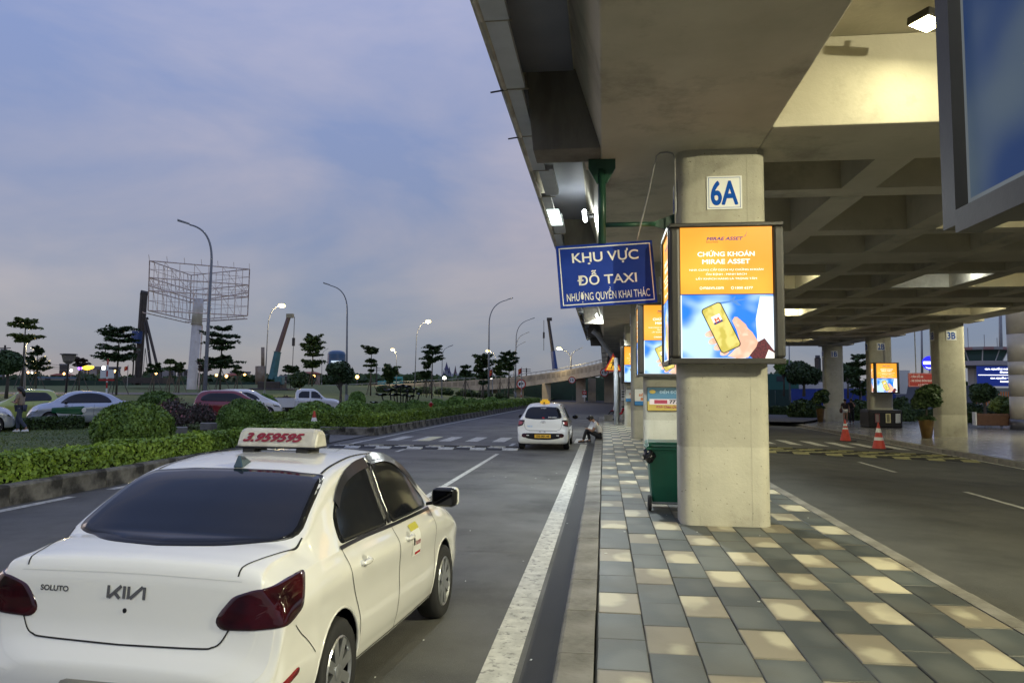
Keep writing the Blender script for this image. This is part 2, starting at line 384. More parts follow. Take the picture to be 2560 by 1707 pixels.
for i in range(8):                                                              # crossing over the left road
    x = -8.08+i*1.0
    mark([(x, 27.75), (x+.46, 27.75), (x+.46, 30.3), (x, 30.3)], MT['pyel'] if i == 1 and False else MT['paint'])
mark([(-5.88-1.0, 27.75), (-5.42-1.0, 27.75), (-5.42-1.0, 30.3), (-5.88-1.0, 30.3)], mat('cream_paint', (.75, .70, .42), .7, c2=(.6, .56, .34), ns=5), z=.008)
for i in range(8):                                                              # crossing over the right road
    x = 4.2+i*.98
    mark([(x, 30.6), (x+.42, 30.5), (x+.42, 33.3), (x, 33.4)], fz=rz)
mark([(11.95, 8), (12.1, 8), (12.1, 60), (11.95, 60)], fz=rz)
for k in range(5): mark([(7.33, 20.7-k*6.6), (7.45, 20.7-k*6.6), (7.45, 23.5-k*6.6), (7.33, 23.5-k*6.6)], fz=rz)
mark([(3.75, 36), (3.87, 36), (3.87, 60), (3.75, 60)], fz=rz)
# speed humps of rubber blocks
def hump(x0, x1, y0, y1, colr, fz, nm):
    root = MB().bx(x0, x1, y0-.05, y0-.045, fz(x0) if fz else 0, (fz(x0) if fz else 0)+.002)
    root = MB(); n = int((x1-x0)/.5)
    r = thing('speed_hump', nm, 'speed hump')
    bl = MB(); bl.add([(-.24, 0, .0), (.24, 0, .0), (.24, .32, .045), (-.24, .32, .045), (-.24, 0, -.05), (.24, 0, -.05), (.24, .32, -.05), (-.24, .32, -.05)],
                      [(0, 1, 2, 3), (0, 4, 5, 1), (1, 5, 6, 2), (2, 6, 7, 3), (3, 7, 4, 0)])
    mw = bl.mesh('block', colr, fixn=False); mk = bl.mesh('block', MT['rubber'], fixn=False)
    rows = int((y1-y0)/.35)
    for j in range(rows):
        for i in range(n):
            x = x0+(i+.5)*(x1-x0)/n; y = y0+j*(y1-y0)/rows
            o = link('block', mw if (i+j) % 2 else mk, r, (x, y, (fz(x) if fz else 0)+.006))
            if j >= rows/2: o.rotation_euler = (0, 0, PI); o.location.y += .32
    return r
hump(-8.9, -2.7, 23.95, 25.35, MT['paint'], None, 'black and white rubber speed hump across the left road before the crossing')
hump(3.5, 11.7, 25.6, 28.3, mat('worn_yellow', (.40, .37, .16), .7, c2=(.25, .23, .11), ns=6), rz, 'black and yellow rubber speed hump across the right road below the deck')

# island pavement --------------------------------------------------------
isl = MB().bx(-.06, 3.02, -6, 52, 0, .128).build('island_pavement', MT['joint']); tag(isl, kind='structure')
def tilemat(name, c, cc, stn, s0, s1):
    m = bpy.data.materials.new(name); m.use_nodes = True; t = m.node_tree; n = t.nodes; l = t.links; b = n['Principled BSDF']
    tc = n.new('ShaderNodeTexCoord'); gm = n.new('ShaderNodeMapping'); gm.inputs['Location'].default_value = (-.5, -.5, 0); gm.vector_type = 'POINT'
    l.new(tc.outputs['Generated'], gm.inputs[0]); ge = n.new('ShaderNodeTexGradient'); ge.gradient_type = 'SPHERICAL'
    sc_ = n.new('ShaderNodeVectorMath'); sc_.operation = 'MULTIPLY'; sc_.inputs[1].default_value = (1.7, 1.7, 0); pass
    oi = n.new('ShaderNodeObjectInfo')
    wn = n.new('ShaderNodeTexWhiteNoise'); wn.noise_dimensions = '1D'; l.new(oi.outputs['Random'], wn.inputs['W']); wsub = n.new('ShaderNodeVectorMath'); wsub.operation = 'SUBTRACT'; wsub.inputs[1].default_value = (.5, .5, .5); l.new(wn.outputs['Color'], wsub.inputs[0])
    wsc = n.new('ShaderNodeVectorMath'); wsc.operation = 'MULTIPLY_ADD'; wsc.inputs[1].default_value = (.7, .7, 0); l.new(wsub.outputs[0], wsc.inputs[0]); l.new(gm.outputs[0], wsc.inputs[2])
    pos = n.new('ShaderNodeNewGeometry')
    nz = n.new('ShaderNodeTexNoise'); nz.inputs['Scale'].default_value = 3.2; nz.inputs['Detail'].default_value = 6; l.new(pos.outputs['Position'], nz.inputs['Vector'])
    nz2 = n.new('ShaderNodeTexNoise'); nz2.inputs['Scale'].default_value = 1.1; nz2.inputs['Detail'].default_value = 9; l.new(pos.outputs['Position'], nz2.inputs['Vector'])
    l.new(wsc.outputs[0], sc_.inputs[0]); l.new(sc_.outputs[0], ge.inputs[0])
    ad = n.new('ShaderNodeMath'); ad.operation = 'ADD'; l.new(ge.outputs[1], ad.inputs[0]); l.new(nz.outputs[0], ad.inputs[1])
    r2 = n.new('ShaderNodeMath'); r2.operation = 'MULTIPLY_ADD'; r2.inputs[1].default_value = .5; l.new(oi.outputs['Random'], r2.inputs[0]); l.new(ad.outputs[0], r2.inputs[2])
    rg = n.new('ShaderNodeMapRange'); rg.interpolation_type = 'SMOOTHSTEP'; rg.inputs[1].default_value = s0; rg.inputs[2].default_value = s1; l.new(r2.outputs[0], rg.inputs[0])
    mx = n.new('ShaderNodeMix'); mx.data_type = 'RGBA'; mx.inputs[6].default_value = (*c, 1); mx.inputs[7].default_value = (*cc, 1); l.new(rg.outputs[0], mx.inputs[0])
    rg2 = n.new('ShaderNodeMapRange'); rg2.inputs[1].default_value = .52; rg2.inputs[2].default_value = .75; l.new(nz2.outputs[0], rg2.inputs[0])
    m2 = n.new('ShaderNodeMix'); m2.data_type = 'RGBA'; l.new(rg2.outputs[0], m2.inputs[0]); l.new(mx.outputs[2], m2.inputs[6]); m2.inputs[7].default_value = (*stn, 1)
    ab = n.new('ShaderNodeVectorMath'); ab.operation = 'ABSOLUTE'; l.new(gm.outputs[0], ab.inputs[0]); sx_ = n.new('ShaderNodeSeparateXYZ'); l.new(ab.outputs[0], sx_.inputs[0])
    mxx = n.new('ShaderNodeMath'); mxx.operation = 'MAXIMUM'; l.new(sx_.outputs[0], mxx.inputs[0]); l.new(sx_.outputs[1], mxx.inputs[1])
    nzz = n.new('ShaderNodeMath'); nzz.operation = 'MULTIPLY_ADD'; nzz.inputs[1].default_value = .10; l.new(nz.outputs[0], nzz.inputs[0]); l.new(mxx.outputs[0], nzz.inputs[2])
    eg = n.new('ShaderNodeMapRange'); eg.inputs[1].default_value = .50; eg.inputs[2].default_value = .565; eg.inputs[4].default_value = .75; l.new(nzz.outputs[0], eg.inputs[0])
    m3 = n.new('ShaderNodeMix'); m3.data_type = 'RGBA'; l.new(eg.outputs[0], m3.inputs[0]); l.new(m2.outputs[2], m3.inputs[6]); m3.inputs[7].default_value = (.07, .065, .05, 1); m2 = m3
    h = n.new('ShaderNodeHueSaturation'); r3 = n.new('ShaderNodeMapRange'); r3.inputs[3].default_value = .74; r3.inputs[4].default_value = 1.14
    l.new(oi.outputs['Random'], r3.inputs[0]); l.new(r3.outputs[0], h.inputs['Value']); l.new(m2.outputs[2], h.inputs['Color'])
    l.new(h.outputs[0], b.inputs['Base Color'])
    rr = n.new('ShaderNodeMapRange'); rr.inputs[3].default_value = .42; rr.inputs[4].default_value = .68; l.new(nz2.outputs[0], rr.inputs[0]); l.new(rr.outputs[0], b.inputs['Roughness'])
    bp = n.new('ShaderNodeBump'); bp.inputs['Strength'].default_value = .12; bp.inputs['Distance'].default_value = .01
    n3 = n.new('ShaderNodeTexNoise'); n3.inputs['Scale'].default_value = 60; l.new(pos.outputs['Position'], n3.inputs['Vector']); l.new(n3.outputs[0], bp.inputs['Height']); l.new(bp.outputs[0], b.inputs['Normal'])
    return m
MT['tl'] = tilemat('tan_tile', (.28, .245, .175), (.52, .475, .335), (.17, .145, .105), .92, 1.32)
MT['td'] = tilemat('grey_tile', (.066, .078, .078), (.105, .115, .108), (.085, .083, .068), .75, 1.45)
def tile_mesh(mt):
    hx, hy, b = .1685, .306, .006
    mb = MB(); mb.add([(-hx, -hy, -.02), (hx, -hy, -.02), (hx, hy, -.02), (-hx, hy, -.02), (-hx, -hy, -b), (hx, -hy, -b), (hx, hy, -b), (-hx, hy, -b),
                       (-hx+b, -hy+b, 0), (hx-b, -hy+b, 0), (hx-b, hy-b, 0), (-hx+b, hy-b, 0)],
                      [(0, 1, 5, 4), (1, 2, 6, 5), (2, 3, 7, 6), (3, 0, 4, 7), (4, 5, 9, 8), (5, 6, 10, 9), (6, 7, 11, 10), (7, 4, 8, 11), (8, 9, 10, 11)])
    return mb.mesh('tile', mt)
tml, tmd = tile_mesh(MT['tl']), tile_mesh(MT['td'])
alltiles = []
for c in range(9):
    x = -.055+.1713+.3417*c
    start = (6.215 if c % 2 == 0 else 5.31)
    for r in range(-12, 76):
        y = start+.62*r+.31
        if -3 < y < 51.7: alltiles.append((abs(y) if y > 4.2 else 500-y, x, y, r % 3 == 0, c))
alltiles.sort()
restm = MB()
for i, (k, x, y, lt, c) in enumerate(alltiles):
    zz = .150+random.uniform(-.0035, .0035)
    if i < 298:
        o = link('tile', tml if lt else tmd, isl, (x+random.uniform(-.003, .003), y+random.uniform(-.005, .005), zz))
        o.rotation_euler = (random.uniform(-.006, .006), random.uniform(-.009, .009), random.uniform(-.007, .007))
    else: restm.bx(x-.168, x+.168, y-.306, y+.306, .13, zz, 0 if lt else 1)
o = restm.build('tile', [MT['tl'], MT['td']], isl); o['kind'] = 'stuff'
# kerbs of the island: rounded granite stones about a metre long
def kerbmesh(w0, h, mt, ln=.985):
    prof = [(0, 0)]+[(.01+.035*(1-math.cos(a)), h-.045+.045*math.sin(a)) for a in (0, .5, 1.0, PI/2)]+[(w0, h), (w0, 0)]
    mb = MB(); mb.prism([(x, -ln/2, z) for x, z in prof], (0, ln, 0)); return mb.mesh('kerb_stone', mt)
kl = MB().bx(-.30, -.07, -6, 52, 0, .10).build('left_kerb', MT['joint']); tag(kl, kind='structure')
km = kerbmesh(.262, .152, MT['kerb'])
ylist = [4.75, 5.75, 6.74, 7.75]
for k in range(57):
    y = -5.25+k*1.0
    o = link('kerb_stone', km, kl, (-.333+random.uniform(-.006, .006), y, random.uniform(-.003, .002))); o.rotation_euler = (0, 0, random.uniform(-.003, .003))
kr = MB().bx(3.05, 3.19, -6, 52, 0, .10).build('right_island_kerb', MT['joint']); tag(kr, kind='structure')
km2 = kerbmesh(.195, .152, MT['kerb'])
for k in range(57):
    o = link('kerb_stone', km2, kr, (3.222+random.uniform(-.004, .004), -5.25+k*1.0, random.uniform(-.003, .002))); o.rotation_euler = (0, 0, PI)
# gutter of darker asphalt beside the kerb
mark([(-.56, -6), (-.33, -6), (-.33, 50), (-.56, 50)], MT['asphd'], z=.003, name='gutter')

for Y0, x0, x1 in ((15.6, -3.0, -.9), (19.5, -8.4, -3.3), (9.0, -2.9, -.86)): mark([(x0, Y0), (x1, Y0+.04), (x1, Y0+.055), (x0, Y0+.02)], mat('joint_filler_%d' % int(Y0), (.11, .11, .10), .8), z=.0035, name='road_seam')
# planter kerb on the left: weathered stones -------------------------------
pk = MB().bx(-9.75, -9.62, -6, 25.2, 0, .2).build('planter_kerb', MT['joint']); tag(pk, kind='structure')
def stone_mesh(l, h, d, seed):
    rs = random.Random(seed); mb = MB(); nx = 7
    prof = [(0, 0), (.012, h*.5), (0, h-.04), (.03, h), (d, h), (d, 0)]
    vs = []
    for i in range(nx+1):
        y = -l/2+l*i/nx
        for j, (x, z) in enumerate(prof): vs.append((-x+rs.uniform(-.009, .009), y, z+(rs.uniform(-.008, .008) if j in (2, 3) else 0)))
    n = len(prof); fs = [(i*n+j, i*n+(j+1) % n, (i+1)*n+(j+1) % n, (i+1)*n+j) for i in range(nx) for j in range(n)]
    fs += [tuple(range(n)), tuple(nx*n+j for j in range(n))[::-1]]
    mb.add(vs, fs); return mb.mesh('kerb_stone', MT['kerbl'])
sms = [stone_mesh(1.18, .34, .22, s) for s in range(5)]
for k in range(25):
    y = -4+k*1.2; 
    if y > 24.9: break
    o = link('kerb_stone', sms[k % 5], pk, (-9.46+random.uniform(-.008, .008), y+.3, random.uniform(-.012, .004)))
pf = MB().bx(-9.6, -9.5, 30.6, 31, 0, .2).build('planter_kerb_far', MT['joint']); tag(pf, kind='structure')
for k in range(64):
    y = 30.9+k*1.2; o = link('kerb_stone', sms[k % 5], pf, (-9.27+.0178*(y-30), y, random.uniform(-.01, .004))); o.rotation_euler = (0, 0, -.0178)
for k in range(4):   # return walls at the gap
    o = link('kerb_stone', sms[k], pf, (-9.9-k*1.19, 30.25+.02*k, 0)); o.rotation_euler = (0, 0, -PI/2+.0)
for k in range(2):
    o = link('kerb_stone', sms[k+1], pk, (-10.1-k*1.19, 25.75, 0)); o.rotation_euler = (0, 0, PI/2)
# ================================================================== ELEVATED DECK
ZB, ZC = 5.15, 6.28
CAPS = [9.5+9.1*k for k in range(-1, 6)]
deck = thing('elevated_deck', 'concrete elevated road deck with cap beams and coffers covering the right half of the view', 'elevated road', (0, 0, 0))
C_ = MT['conc']
MB().add([(-.03, -12, ZB), (2.08, -12, ZB), (2.08, -12, ZC), (-.38, -12, ZC), (-.03, 57.6, ZB), (2.08, 57.6, ZB), (2.08, 57.6, ZC), (-.38, 57.6, ZC)],
         [(0, 1, 2, 3), (4, 7, 6, 5), (0, 4, 5, 1), (1, 5, 6, 2), (3, 7, 4, 0)]).build('girder', C_, deck, bevel=.02)
MB().bx(15.5, 16.7, -12, 36.79, ZB+.003, ZC).bx(15.5, 16.7, 38.32, 57.6, ZB+.003, ZC).build('girder', C_, deck)
MB().bx(-1.258, 17.2, -12, 57.6, ZC, ZC+.35).build('slab', C_, deck)
MB().bx(17.2, 40, -12, 38.3, ZC, ZC+.35).build('slab', C_, deck)
for i, y in enumerate(CAPS):
    MB().bx(2.085, 17.2 if i > 3 else 40, y, y+1.5, ZB+.002, ZC-.002).build('cap_beam', C_, deck, bevel=.015)
    # cantilever bracket to the left edge, stepped towards the girder
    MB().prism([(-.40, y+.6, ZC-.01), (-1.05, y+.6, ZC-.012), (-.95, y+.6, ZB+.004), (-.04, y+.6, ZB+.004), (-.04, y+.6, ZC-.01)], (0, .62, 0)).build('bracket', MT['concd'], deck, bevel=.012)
    MB().bx(-.26, -.035, y+1.225, y+1.62, ZB+.006, ZC-.1).build('corbel', C_, deck)
    if i in (1, 2, 3, 4, 5):
        for yy in (y+3.24, y+6.6):
            MB().bx(2.09, 15.49, yy, yy+.52, ZB+.05, ZC-.003).build('rib', C_, deck)
    if 1 <= i <= 5:
        for x in (3.84, 6.12, 8.45, 10.78, 13.1):
            MB().bx(x, x+.53, y+1.505, y+3.235, ZB+.045, ZC-.003).bx(x, x+.53, y+3.765, y+6.595, ZB+.045, ZC-.003).bx(x, x+.53, y+7.125, y+9.095, ZB+.045, ZC-.003).build('rib', C_, deck)
# blue-grey lining under the cantilever slab, between brackets
for i, y in enumerate(CAPS):
    MB().bx(-1.255, -.40, y-7.85, y+.595, ZC-.035, ZC-.005).build('soffit_panel', MT['panel'], deck)
MB().bx(-1.255, -.40, 56, 57.6, ZC-.035, ZC-.005).build('soffit_panel', MT['panel'], deck)
# edge fascia of metal trays
tray = MB().add([(-1.19, -.88, 5.70), (-.93, -.88, 5.70), (-.93, .88, 5.70), (-1.19, .88, 5.70), (-1.19, -.88, 5.78), (-.93, -.88, 5.78), (-.93, .88, 5.78), (-1.19, .88, 5.78)],
                [(0, 1, 2, 3), (0, 4, 5, 1), (1, 5, 6, 2), (2, 6, 7, 3), (3, 7, 4, 0)]).mesh('edge_tray', MT['alu'], fixn=False)
for k in range(38):
    y = -9.6+1.80*k
    o = link('edge_tray', tray, deck, (0, y, random.uniform(-.012, .012))); o.rotation_euler = (0, random.uniform(-.02, .02), 0)
    MB().bx(-1.22, -.93, y+.893, y+.905, 5.68, 5.70).build('tray_joint', MT['lip'], deck)
lipm = MB().tube([(0, -.89, 0), (0, .89, 0)], .035, 8).mesh('edge_pipe', MT['lip'], True)
for k in range(38):
    o = link('edge_pipe', lipm, deck, (-1.235, -9.6+1.8*k, 5.70+random.uniform(-.01, .01)))
MB().bx(-1.30, -1.262, -12, 58, 5.72, 6.9).build('parapet', MT['conc'], deck)
for k in (5, 10, 11, 21): MB().tube([(-1.2, -9.6+1.8*k+.9, 5.69), (-1.42, -9.6+1.8*k+.9, 5.66)], .012, 5).build('hanger_rod', MT['blk'], deck)
# farther single girder that carries the deck on towards the ramp
MB().prism([(.35, 57.7, ZB), (2.0, 57.7, ZB), (3.2, 57.7, ZC), (-.2, 57.7, ZC), (-.2, 57.7, ZC+.9), (3.2, 57.7, ZC+.9)][:4], (0, 80, 0)).build('girder', C_, deck)
MB().bx(-.3, 9, 57.7, 150, ZC, ZC+.25).build('slab', C_, deck)
for y in (66, 75, 84, 96, 108, 120):
    MB().bx(-.2, 9, y, y+1.3, ZB, ZC-.01).build('cap_beam', C_, deck)

# columns ---------------------------------------------------------------
def column_mesh(wd, dp, z0, z1, r=.17):
    mb = MB(); pts = []
    for cx, cy, a0 in ((wd/2-r, dp/2-r, 0), (-wd/2+r, dp/2-r, 90), (-wd/2+r, -dp/2+r, 180), (wd/2-r, -dp/2+r, 270)):
        for k in range(6): a = R(a0+k*18); pts.append((cx+r*math.cos(a), cy+r*math.sin(a)))
    n = len(pts); zs = [z0, z0+1.01, z0+1.02, z0+1.03]+[z0+1.03+(z1-z0-1.03)*t/4 for t in (1, 2, 3, 4)]
    sc_ = [1.0, 1.0, .994, 1.0, 1.0, 1, 1, 1]
    for i, z in enumerate(zs): mb.v += [(x*sc_[i], y*sc_[i], z) for x, y in pts]
    mb.f = [(i*n+k, i*n+(k+1) % n, (i+1)*n+(k+1) % n, (i+1)*n+k) for i in range(len(zs)-1) for k in range(n)]; mb.m = [0]*len(mb.f)
    return mb
def column(name_plate, x, y, wd, dp, z0, z1, label, grp, plates=True):
    t = thing('concrete_column', label, 'column', (x, y, 0), group=grp)
    o = column_mesh(wd, dp, z0, z1).build('shaft', MT['concw'], t); 
    for p in o.data.polygons: p.use_smooth = abs(p.normal.z) < .5
    for sx in (-1, 1):     # formwork seams near the corners
        MB().bx(sx*(wd/2-.25)-.006, sx*(wd/2-.25)+.006, -dp/2-.003, -dp/2+.01, z0, z1-.02).build('seam', MT['concw'], t)
    if name_plate:
        pl = MB().bx(-.23, .23, -.012, 0, -.225, .225).build('number_plate', MT['white'], t, (-.0+.03, -dp/2-.004, 4.55))
        MB().bx(-.208, .208, -.0135, -.0125, .200, .206).bx(-.208, .208, -.0135, -.0125, -.206, -.200).bx(-.208, -.202, -.0135, -.0125, -.2, .2).bx(.202, .208, -.0135, -.0125, -.2, .2).build('border', MT['navy'], pl)
        put_text(name_plate, pl, MT['navy'], (0, -.0125, -.005), (1, 0, 0), (0, 0, 1), .4, bold=.03, width=.36 if len(name_plate) > 1 else .15, height=.335)
        p2 = MB().bx(-.012, 0, -.21, .21, -.225, .225).build('number_plate', MT['white'], t, (-wd/2-.004, .0, 4.55))
        put_text(name_plate, p2, MT['navy'], (-.0125, 0, 0), (0, -1, 0), (0, 0, 1), .4, bold=.035, width=.34, height=.33)
    return t
rowA = ['7A', '6A', '5A', '4A', '3A', '2A']
for k, nm in enumerate(rowA):
    y = 10.3+9.1*(k-1)+.34
    lab = {'7A': 'concrete column at the right edge behind the big blue light box', '6A': 'large concrete column numbered 6A in the island pavement', '5A': 'second concrete column of the island, behind 6A and the green bin',
           '4A': 'third concrete column of the island with a slim rounded side', '3A': 'fourth concrete column of the island, beside the pedestrian sign', '2A': 'farthest concrete column of the island, beside the red motorbike'}[nm]
    column(nm, 1.58, y, 1.16, .68, .15, ZB, lab, 'columns of the island row')
for k, nm in enumerate(['3B', '2B', '1B']):
    y = 37.6+9.1*k+.36
    column(nm, 16.06, y, 1.30, .72, -.16, ZB, 'concrete column numbered %s on the right pavement' % nm, 'columns of the right pavement row')
rc = thing('round_column', 'round beige clad column with ring joints at the right edge', 'column', (23.4, 45.9, 0))
mrc = mat('column_cladding', (.42, .38, .32), .35, c2=(.36, .33, .28), ns=2)
for z0, z1 in ((.45, 1.7), (1.71, 2.9), (2.91, 3.65), (3.66, 5.2), (5.21, 8)): MB().lathe([(.74, z0), (.74, z1)], 28).build('ring_panel', mrc, rc, smooth=False)
MB().lathe([(.78, -.17), (.78, .44)], 28).build('base', mat('column_base', (.12, .12, .13), .3, .6), rc)
for p in rc.children: 
    for q in p.data.polygons: q.use_smooth = abs(q.normal.z) < .5

# ================================================================== LIGHT BOXES
def emat(name, c, s, c2=None, ns=2, lo=.4, hi=.6):
    m = bpy.data.materials.new(name); m.use_nodes = True; n = m.node_tree.nodes; l = m.node_tree.links; b = n['Principled BSDF']
    b.inputs['Base Color'].default_value = (.02, .02, .02, 1); b.inputs['Roughness'].default_value = .3; b.inputs['Specular IOR Level'].default_value = .12
    b.inputs['Emission Color'].default_value = (*c, 1); b.inputs['Emission Strength'].default_value = s
    if c2:
        tc = n.new('ShaderNodeTexCoord'); x = n.new('ShaderNodeTexNoise'); x.inputs['Scale'].default_value = ns; x.inputs['Detail'].default_value = 1.5
        l.new(tc.outputs['Generated'], x.inputs['Vector']); r = n.new('ShaderNodeMapRange'); r.interpolation_type = 'SMOOTHSTEP'; r.inputs[1].default_value = lo; r.inputs[2].default_value = hi
        l.new(x.outputs[0], r.inputs[0]); mx = n.new('ShaderNodeMix'); mx.data_type = 'RGBA'; mx.inputs[6].default_value = (*c, 1); mx.inputs[7].default_value = (*c2, 1)
        l.new(r.outputs[0], mx.inputs[0]); l.new(mx.outputs[2], b.inputs['Emission Color'])
    return m
def poster_mats(k, sfx):
    return dict(o=emat('poster_orange'+sfx, (1.0, .36, .028), .95*k, (1.0, .50, .05), 1.3, .35, .75), b=emat('poster_blue'+sfx, (.012, .20, .85), 1.0*k, (.50, .74, 1.0), 2.2, .42, .60),
                w=emat('poster_white'+sfx, (1, .97, .85), 1.15*k), n=emat('poster_navy'+sfx, (.06, .04, .30), .55*k), g=emat('poster_gold'+sfx, (.62, .52, .09), .9*k, (.85, .72, .20), 5),
                d=emat('poster_dark'+sfx, (.008, .010, .02), .5*k), s=emat('poster_skin'+sfx, (.92, .50, .34), .9*k, (1.0, .68, .50), 3), m=emat('poster_maroon'+sfx, (.20, .035, .045), .7*k, (.09, .02, .03), 14),
                r=emat('poster_red'+sfx, (.85, .12, .02), .9*k), l=emat('poster_glow'+sfx, (.80, .92, 1.0), 1.15*k))
PM = poster_mats(1.0, ''); PMD = poster_mats(.085, '_dim')  # dim set: falloff at a glancing view put into the emission
def poster(parent, o, ux, W, H, P, detail=2):
    # flat backlit print; o = bottom centre
    o = V(o); ux = V(ux).normalized(); uz = V((0, 0, 1)); nn = ux.cross(uz)
    def pt(x, z, k=0): return o+ux*(x*W)+uz*(z*H)+nn*(k*.0012)
    def poly(name, pts, mt, k):
        mb = MB(); mb.add([pt(x, z, k) for x, z in pts], [tuple(range(len(pts)))]); ob = mb.build(name, mt, parent, fixn=False); return ob
    poly('poster_top', [(-.5, .49), (.5, .49), (.5, 1), (-.5, 1)], P['o'], 0)
    poly('poster_bottom', [(-.5, 0), (.5, 0), (.5, .483), (-.5, .483)], P['b'], 0)
    poly('poster_divider', [(-.5, .483), (.5, .483), (.5, .49), (-.5, .49)], P['n'], .3)
    # white border glow at the left and lower rim and bright right side
    mb = MB()
    for q in ([(-.5, 0), (-.488, 0), (-.488, .483), (-.5, .483)], [(-.488, 0), (.2, 0), (.2, .008), (-.488, .008)], [(.33, .05), (.5, .02), (.5, .47), (.36, .47), (.31, .3)]):
        mb.add([pt(x, z, .5) for x, z in q], [tuple(range(len(q)))])
    mb.build('poster_highlight', P['l'], parent, fixn=False)
    mb = MB()   # aeroplane silhouette and horizon band
    for q in ([(-.1, .425), (.2, .452), (.22, .445), (-.08, .412)], [(.02, .445), (.10, .44), (.16, .40), (.12, .40)], [(.02, .43), (.07, .43), (.10, .47), (.085, .47)]):
        mb.add([pt(x, z, .55) for x, z in q], [tuple(range(len(q)))])
    mb.build('aeroplane', emat('poster_midblue', (.10, .30, .75), .8) if 'poster_midblue' not in bpy.data.materials else bpy.data.materials['poster_midblue'], parent, fixn=False)
    # forearm sleeve, hand, phone
    poly('sleeve', [(.40, .155), (.50, .06), (.5, .0), (.28, .0), (.22, .03), (.31, .12)], P['m'], 1)
    poly('cuff', [(.44, .07), (.5, .045), (.5, .0), (.40, .0)], P['w'], 1.4)
    poly('palm', [(.0, .02), (.10, .005), (.22, .01), (.31, .09), (.33, .13), (.27, .20), (.16, .27), (.09, .30), (.06, .28), (.10, .22), (.14, .12), (.05, .05)], P['s'], 1.2)
    poly('thumb', [(.055, .285), (.08, .315), (.11, .315), (.20, .26), (.26, .18), (.15, .17), (.12, .235)], P['s'], 2.6)
    fl = []
    for i, (x, z) in enumerate(((-.17, .19), (-.14, .135), (-.09, .09), (-.03, .05))):
        mb = MB(); mb.add([pt(x+.065*math.cos(a)*(1.1-.1*i), z+.026*math.sin(a)+.01*math.cos(a), .9) for a in [k*PI/5 for k in range(10)]], [tuple(range(10))]); mb.build('finger', P['s'], parent, fixn=False)
    c, s = math.cos(R(25)), math.sin(R(25))
    def rot(x, y): return (-.065+(x*c-y*s*1.0), .235+(x*s+y*c)*W/H*1.0)
    def rr(a, b, r, n=5):
        out = []
        for cx, cy, a0 in ((a-r, b-r, 0), (-a+r, b-r, 90), (-a+r, -b+r, 180), (a-r, -b+r, 270)):
            for k in range(n+1): t = R(a0+90*k/n); out.append(rot(cx+r*math.cos(t), cy+r*math.sin(t)))
        return out
    poly('phone_rim', rr(.118, .272, .04), P['d'], 1.9)
    poly('phone_screen', rr(.108, .262, .032), P['g'], 2.2)
    poly('app_icon', [rot(x, y+.10) for x, y in ((-.05, -.045), (.05, -.045), (.05, .05), (-.05, .05))], P['w'], 2.4)
    poly('app_icon_band', [rot(x, y+.10) for x, y in ((-.05, -.045), (.05, -.045), (.05, -.022), (-.05, -.022))], P['n'], 2.5)
    put_text('M', parent, P['r'], pt(-.105, .293, 2.6), ux+uz*.46, uz-ux*.46, .05, bold=.05, width=.055*W, height=.055*W, off=0)
    if detail > 0:
        put_text('MIRAE ASSET', parent, P['n'], pt(-.01, .912, 1), ux, uz, .1, bold=.03, shear=.25, width=.40*W, height=.026*H, off=0)
        poly('logo_stroke', [(.19, .918), (.215, .93), (.23, .955), (.235, .972), (.222, .945), (.20, .925)], P['n'], 1)
        put_text('Securities', parent, P['m'], pt(-.15, .888, 1), ux, uz, .1, width=.13*W, height=.014*H, off=0)
        for s_, z, wd, h in (('CHỨNG KHOÁN', .80, .62, .048), ('MIRAE ASSET', .737, .52, .036)):
            put_text(s_, parent, P['w'], pt(0, z, 1), ux, uz, .1, bold=.022, width=wd*W, height=h*H, off=0)
        for s_, z, wd, h in (('NHÀ CUNG CẤP DỊCH VỤ CHỨNG KHOÁN', .676, .80, .026), ('ỔN ĐỊNH - MINH BẠCH', .642, .44, .026), ('LẤY KHÁCH HÀNG LÀ TRỌNG TÂM', .608, .66, .026), ('masvn.com', .535, .22, .018), ('1800 6277', .535, .19, .018)):
            x = 0 if 'vn' not in s_ and '1800' not in s_ else (-.14 if 'vn' in s_ else .19)
            put_text(s_, parent, P['w'], pt(x, z, 1), ux, uz, .1, bold=.012, width=wd*W, height=h*H, off=0)
        for x in (-.275, .065):
            mb = MB(); n = 14
            mb.add([pt(x+.016*math.cos(a), .535+.016*math.sin(a)*W/H, 1) for a in [2*PI*k/n for k in range(n)]]+[pt(x+.011*math.cos(a), .535+.011*math.sin(a)*W/H, 1) for a in [2*PI*k/n for k in range(n)]],
                   [(k, (k+1) % n, n+(k+1) % n, n+k) for k in range(n)]); mb.build('contact_icon', P['w'], parent, fixn=False)
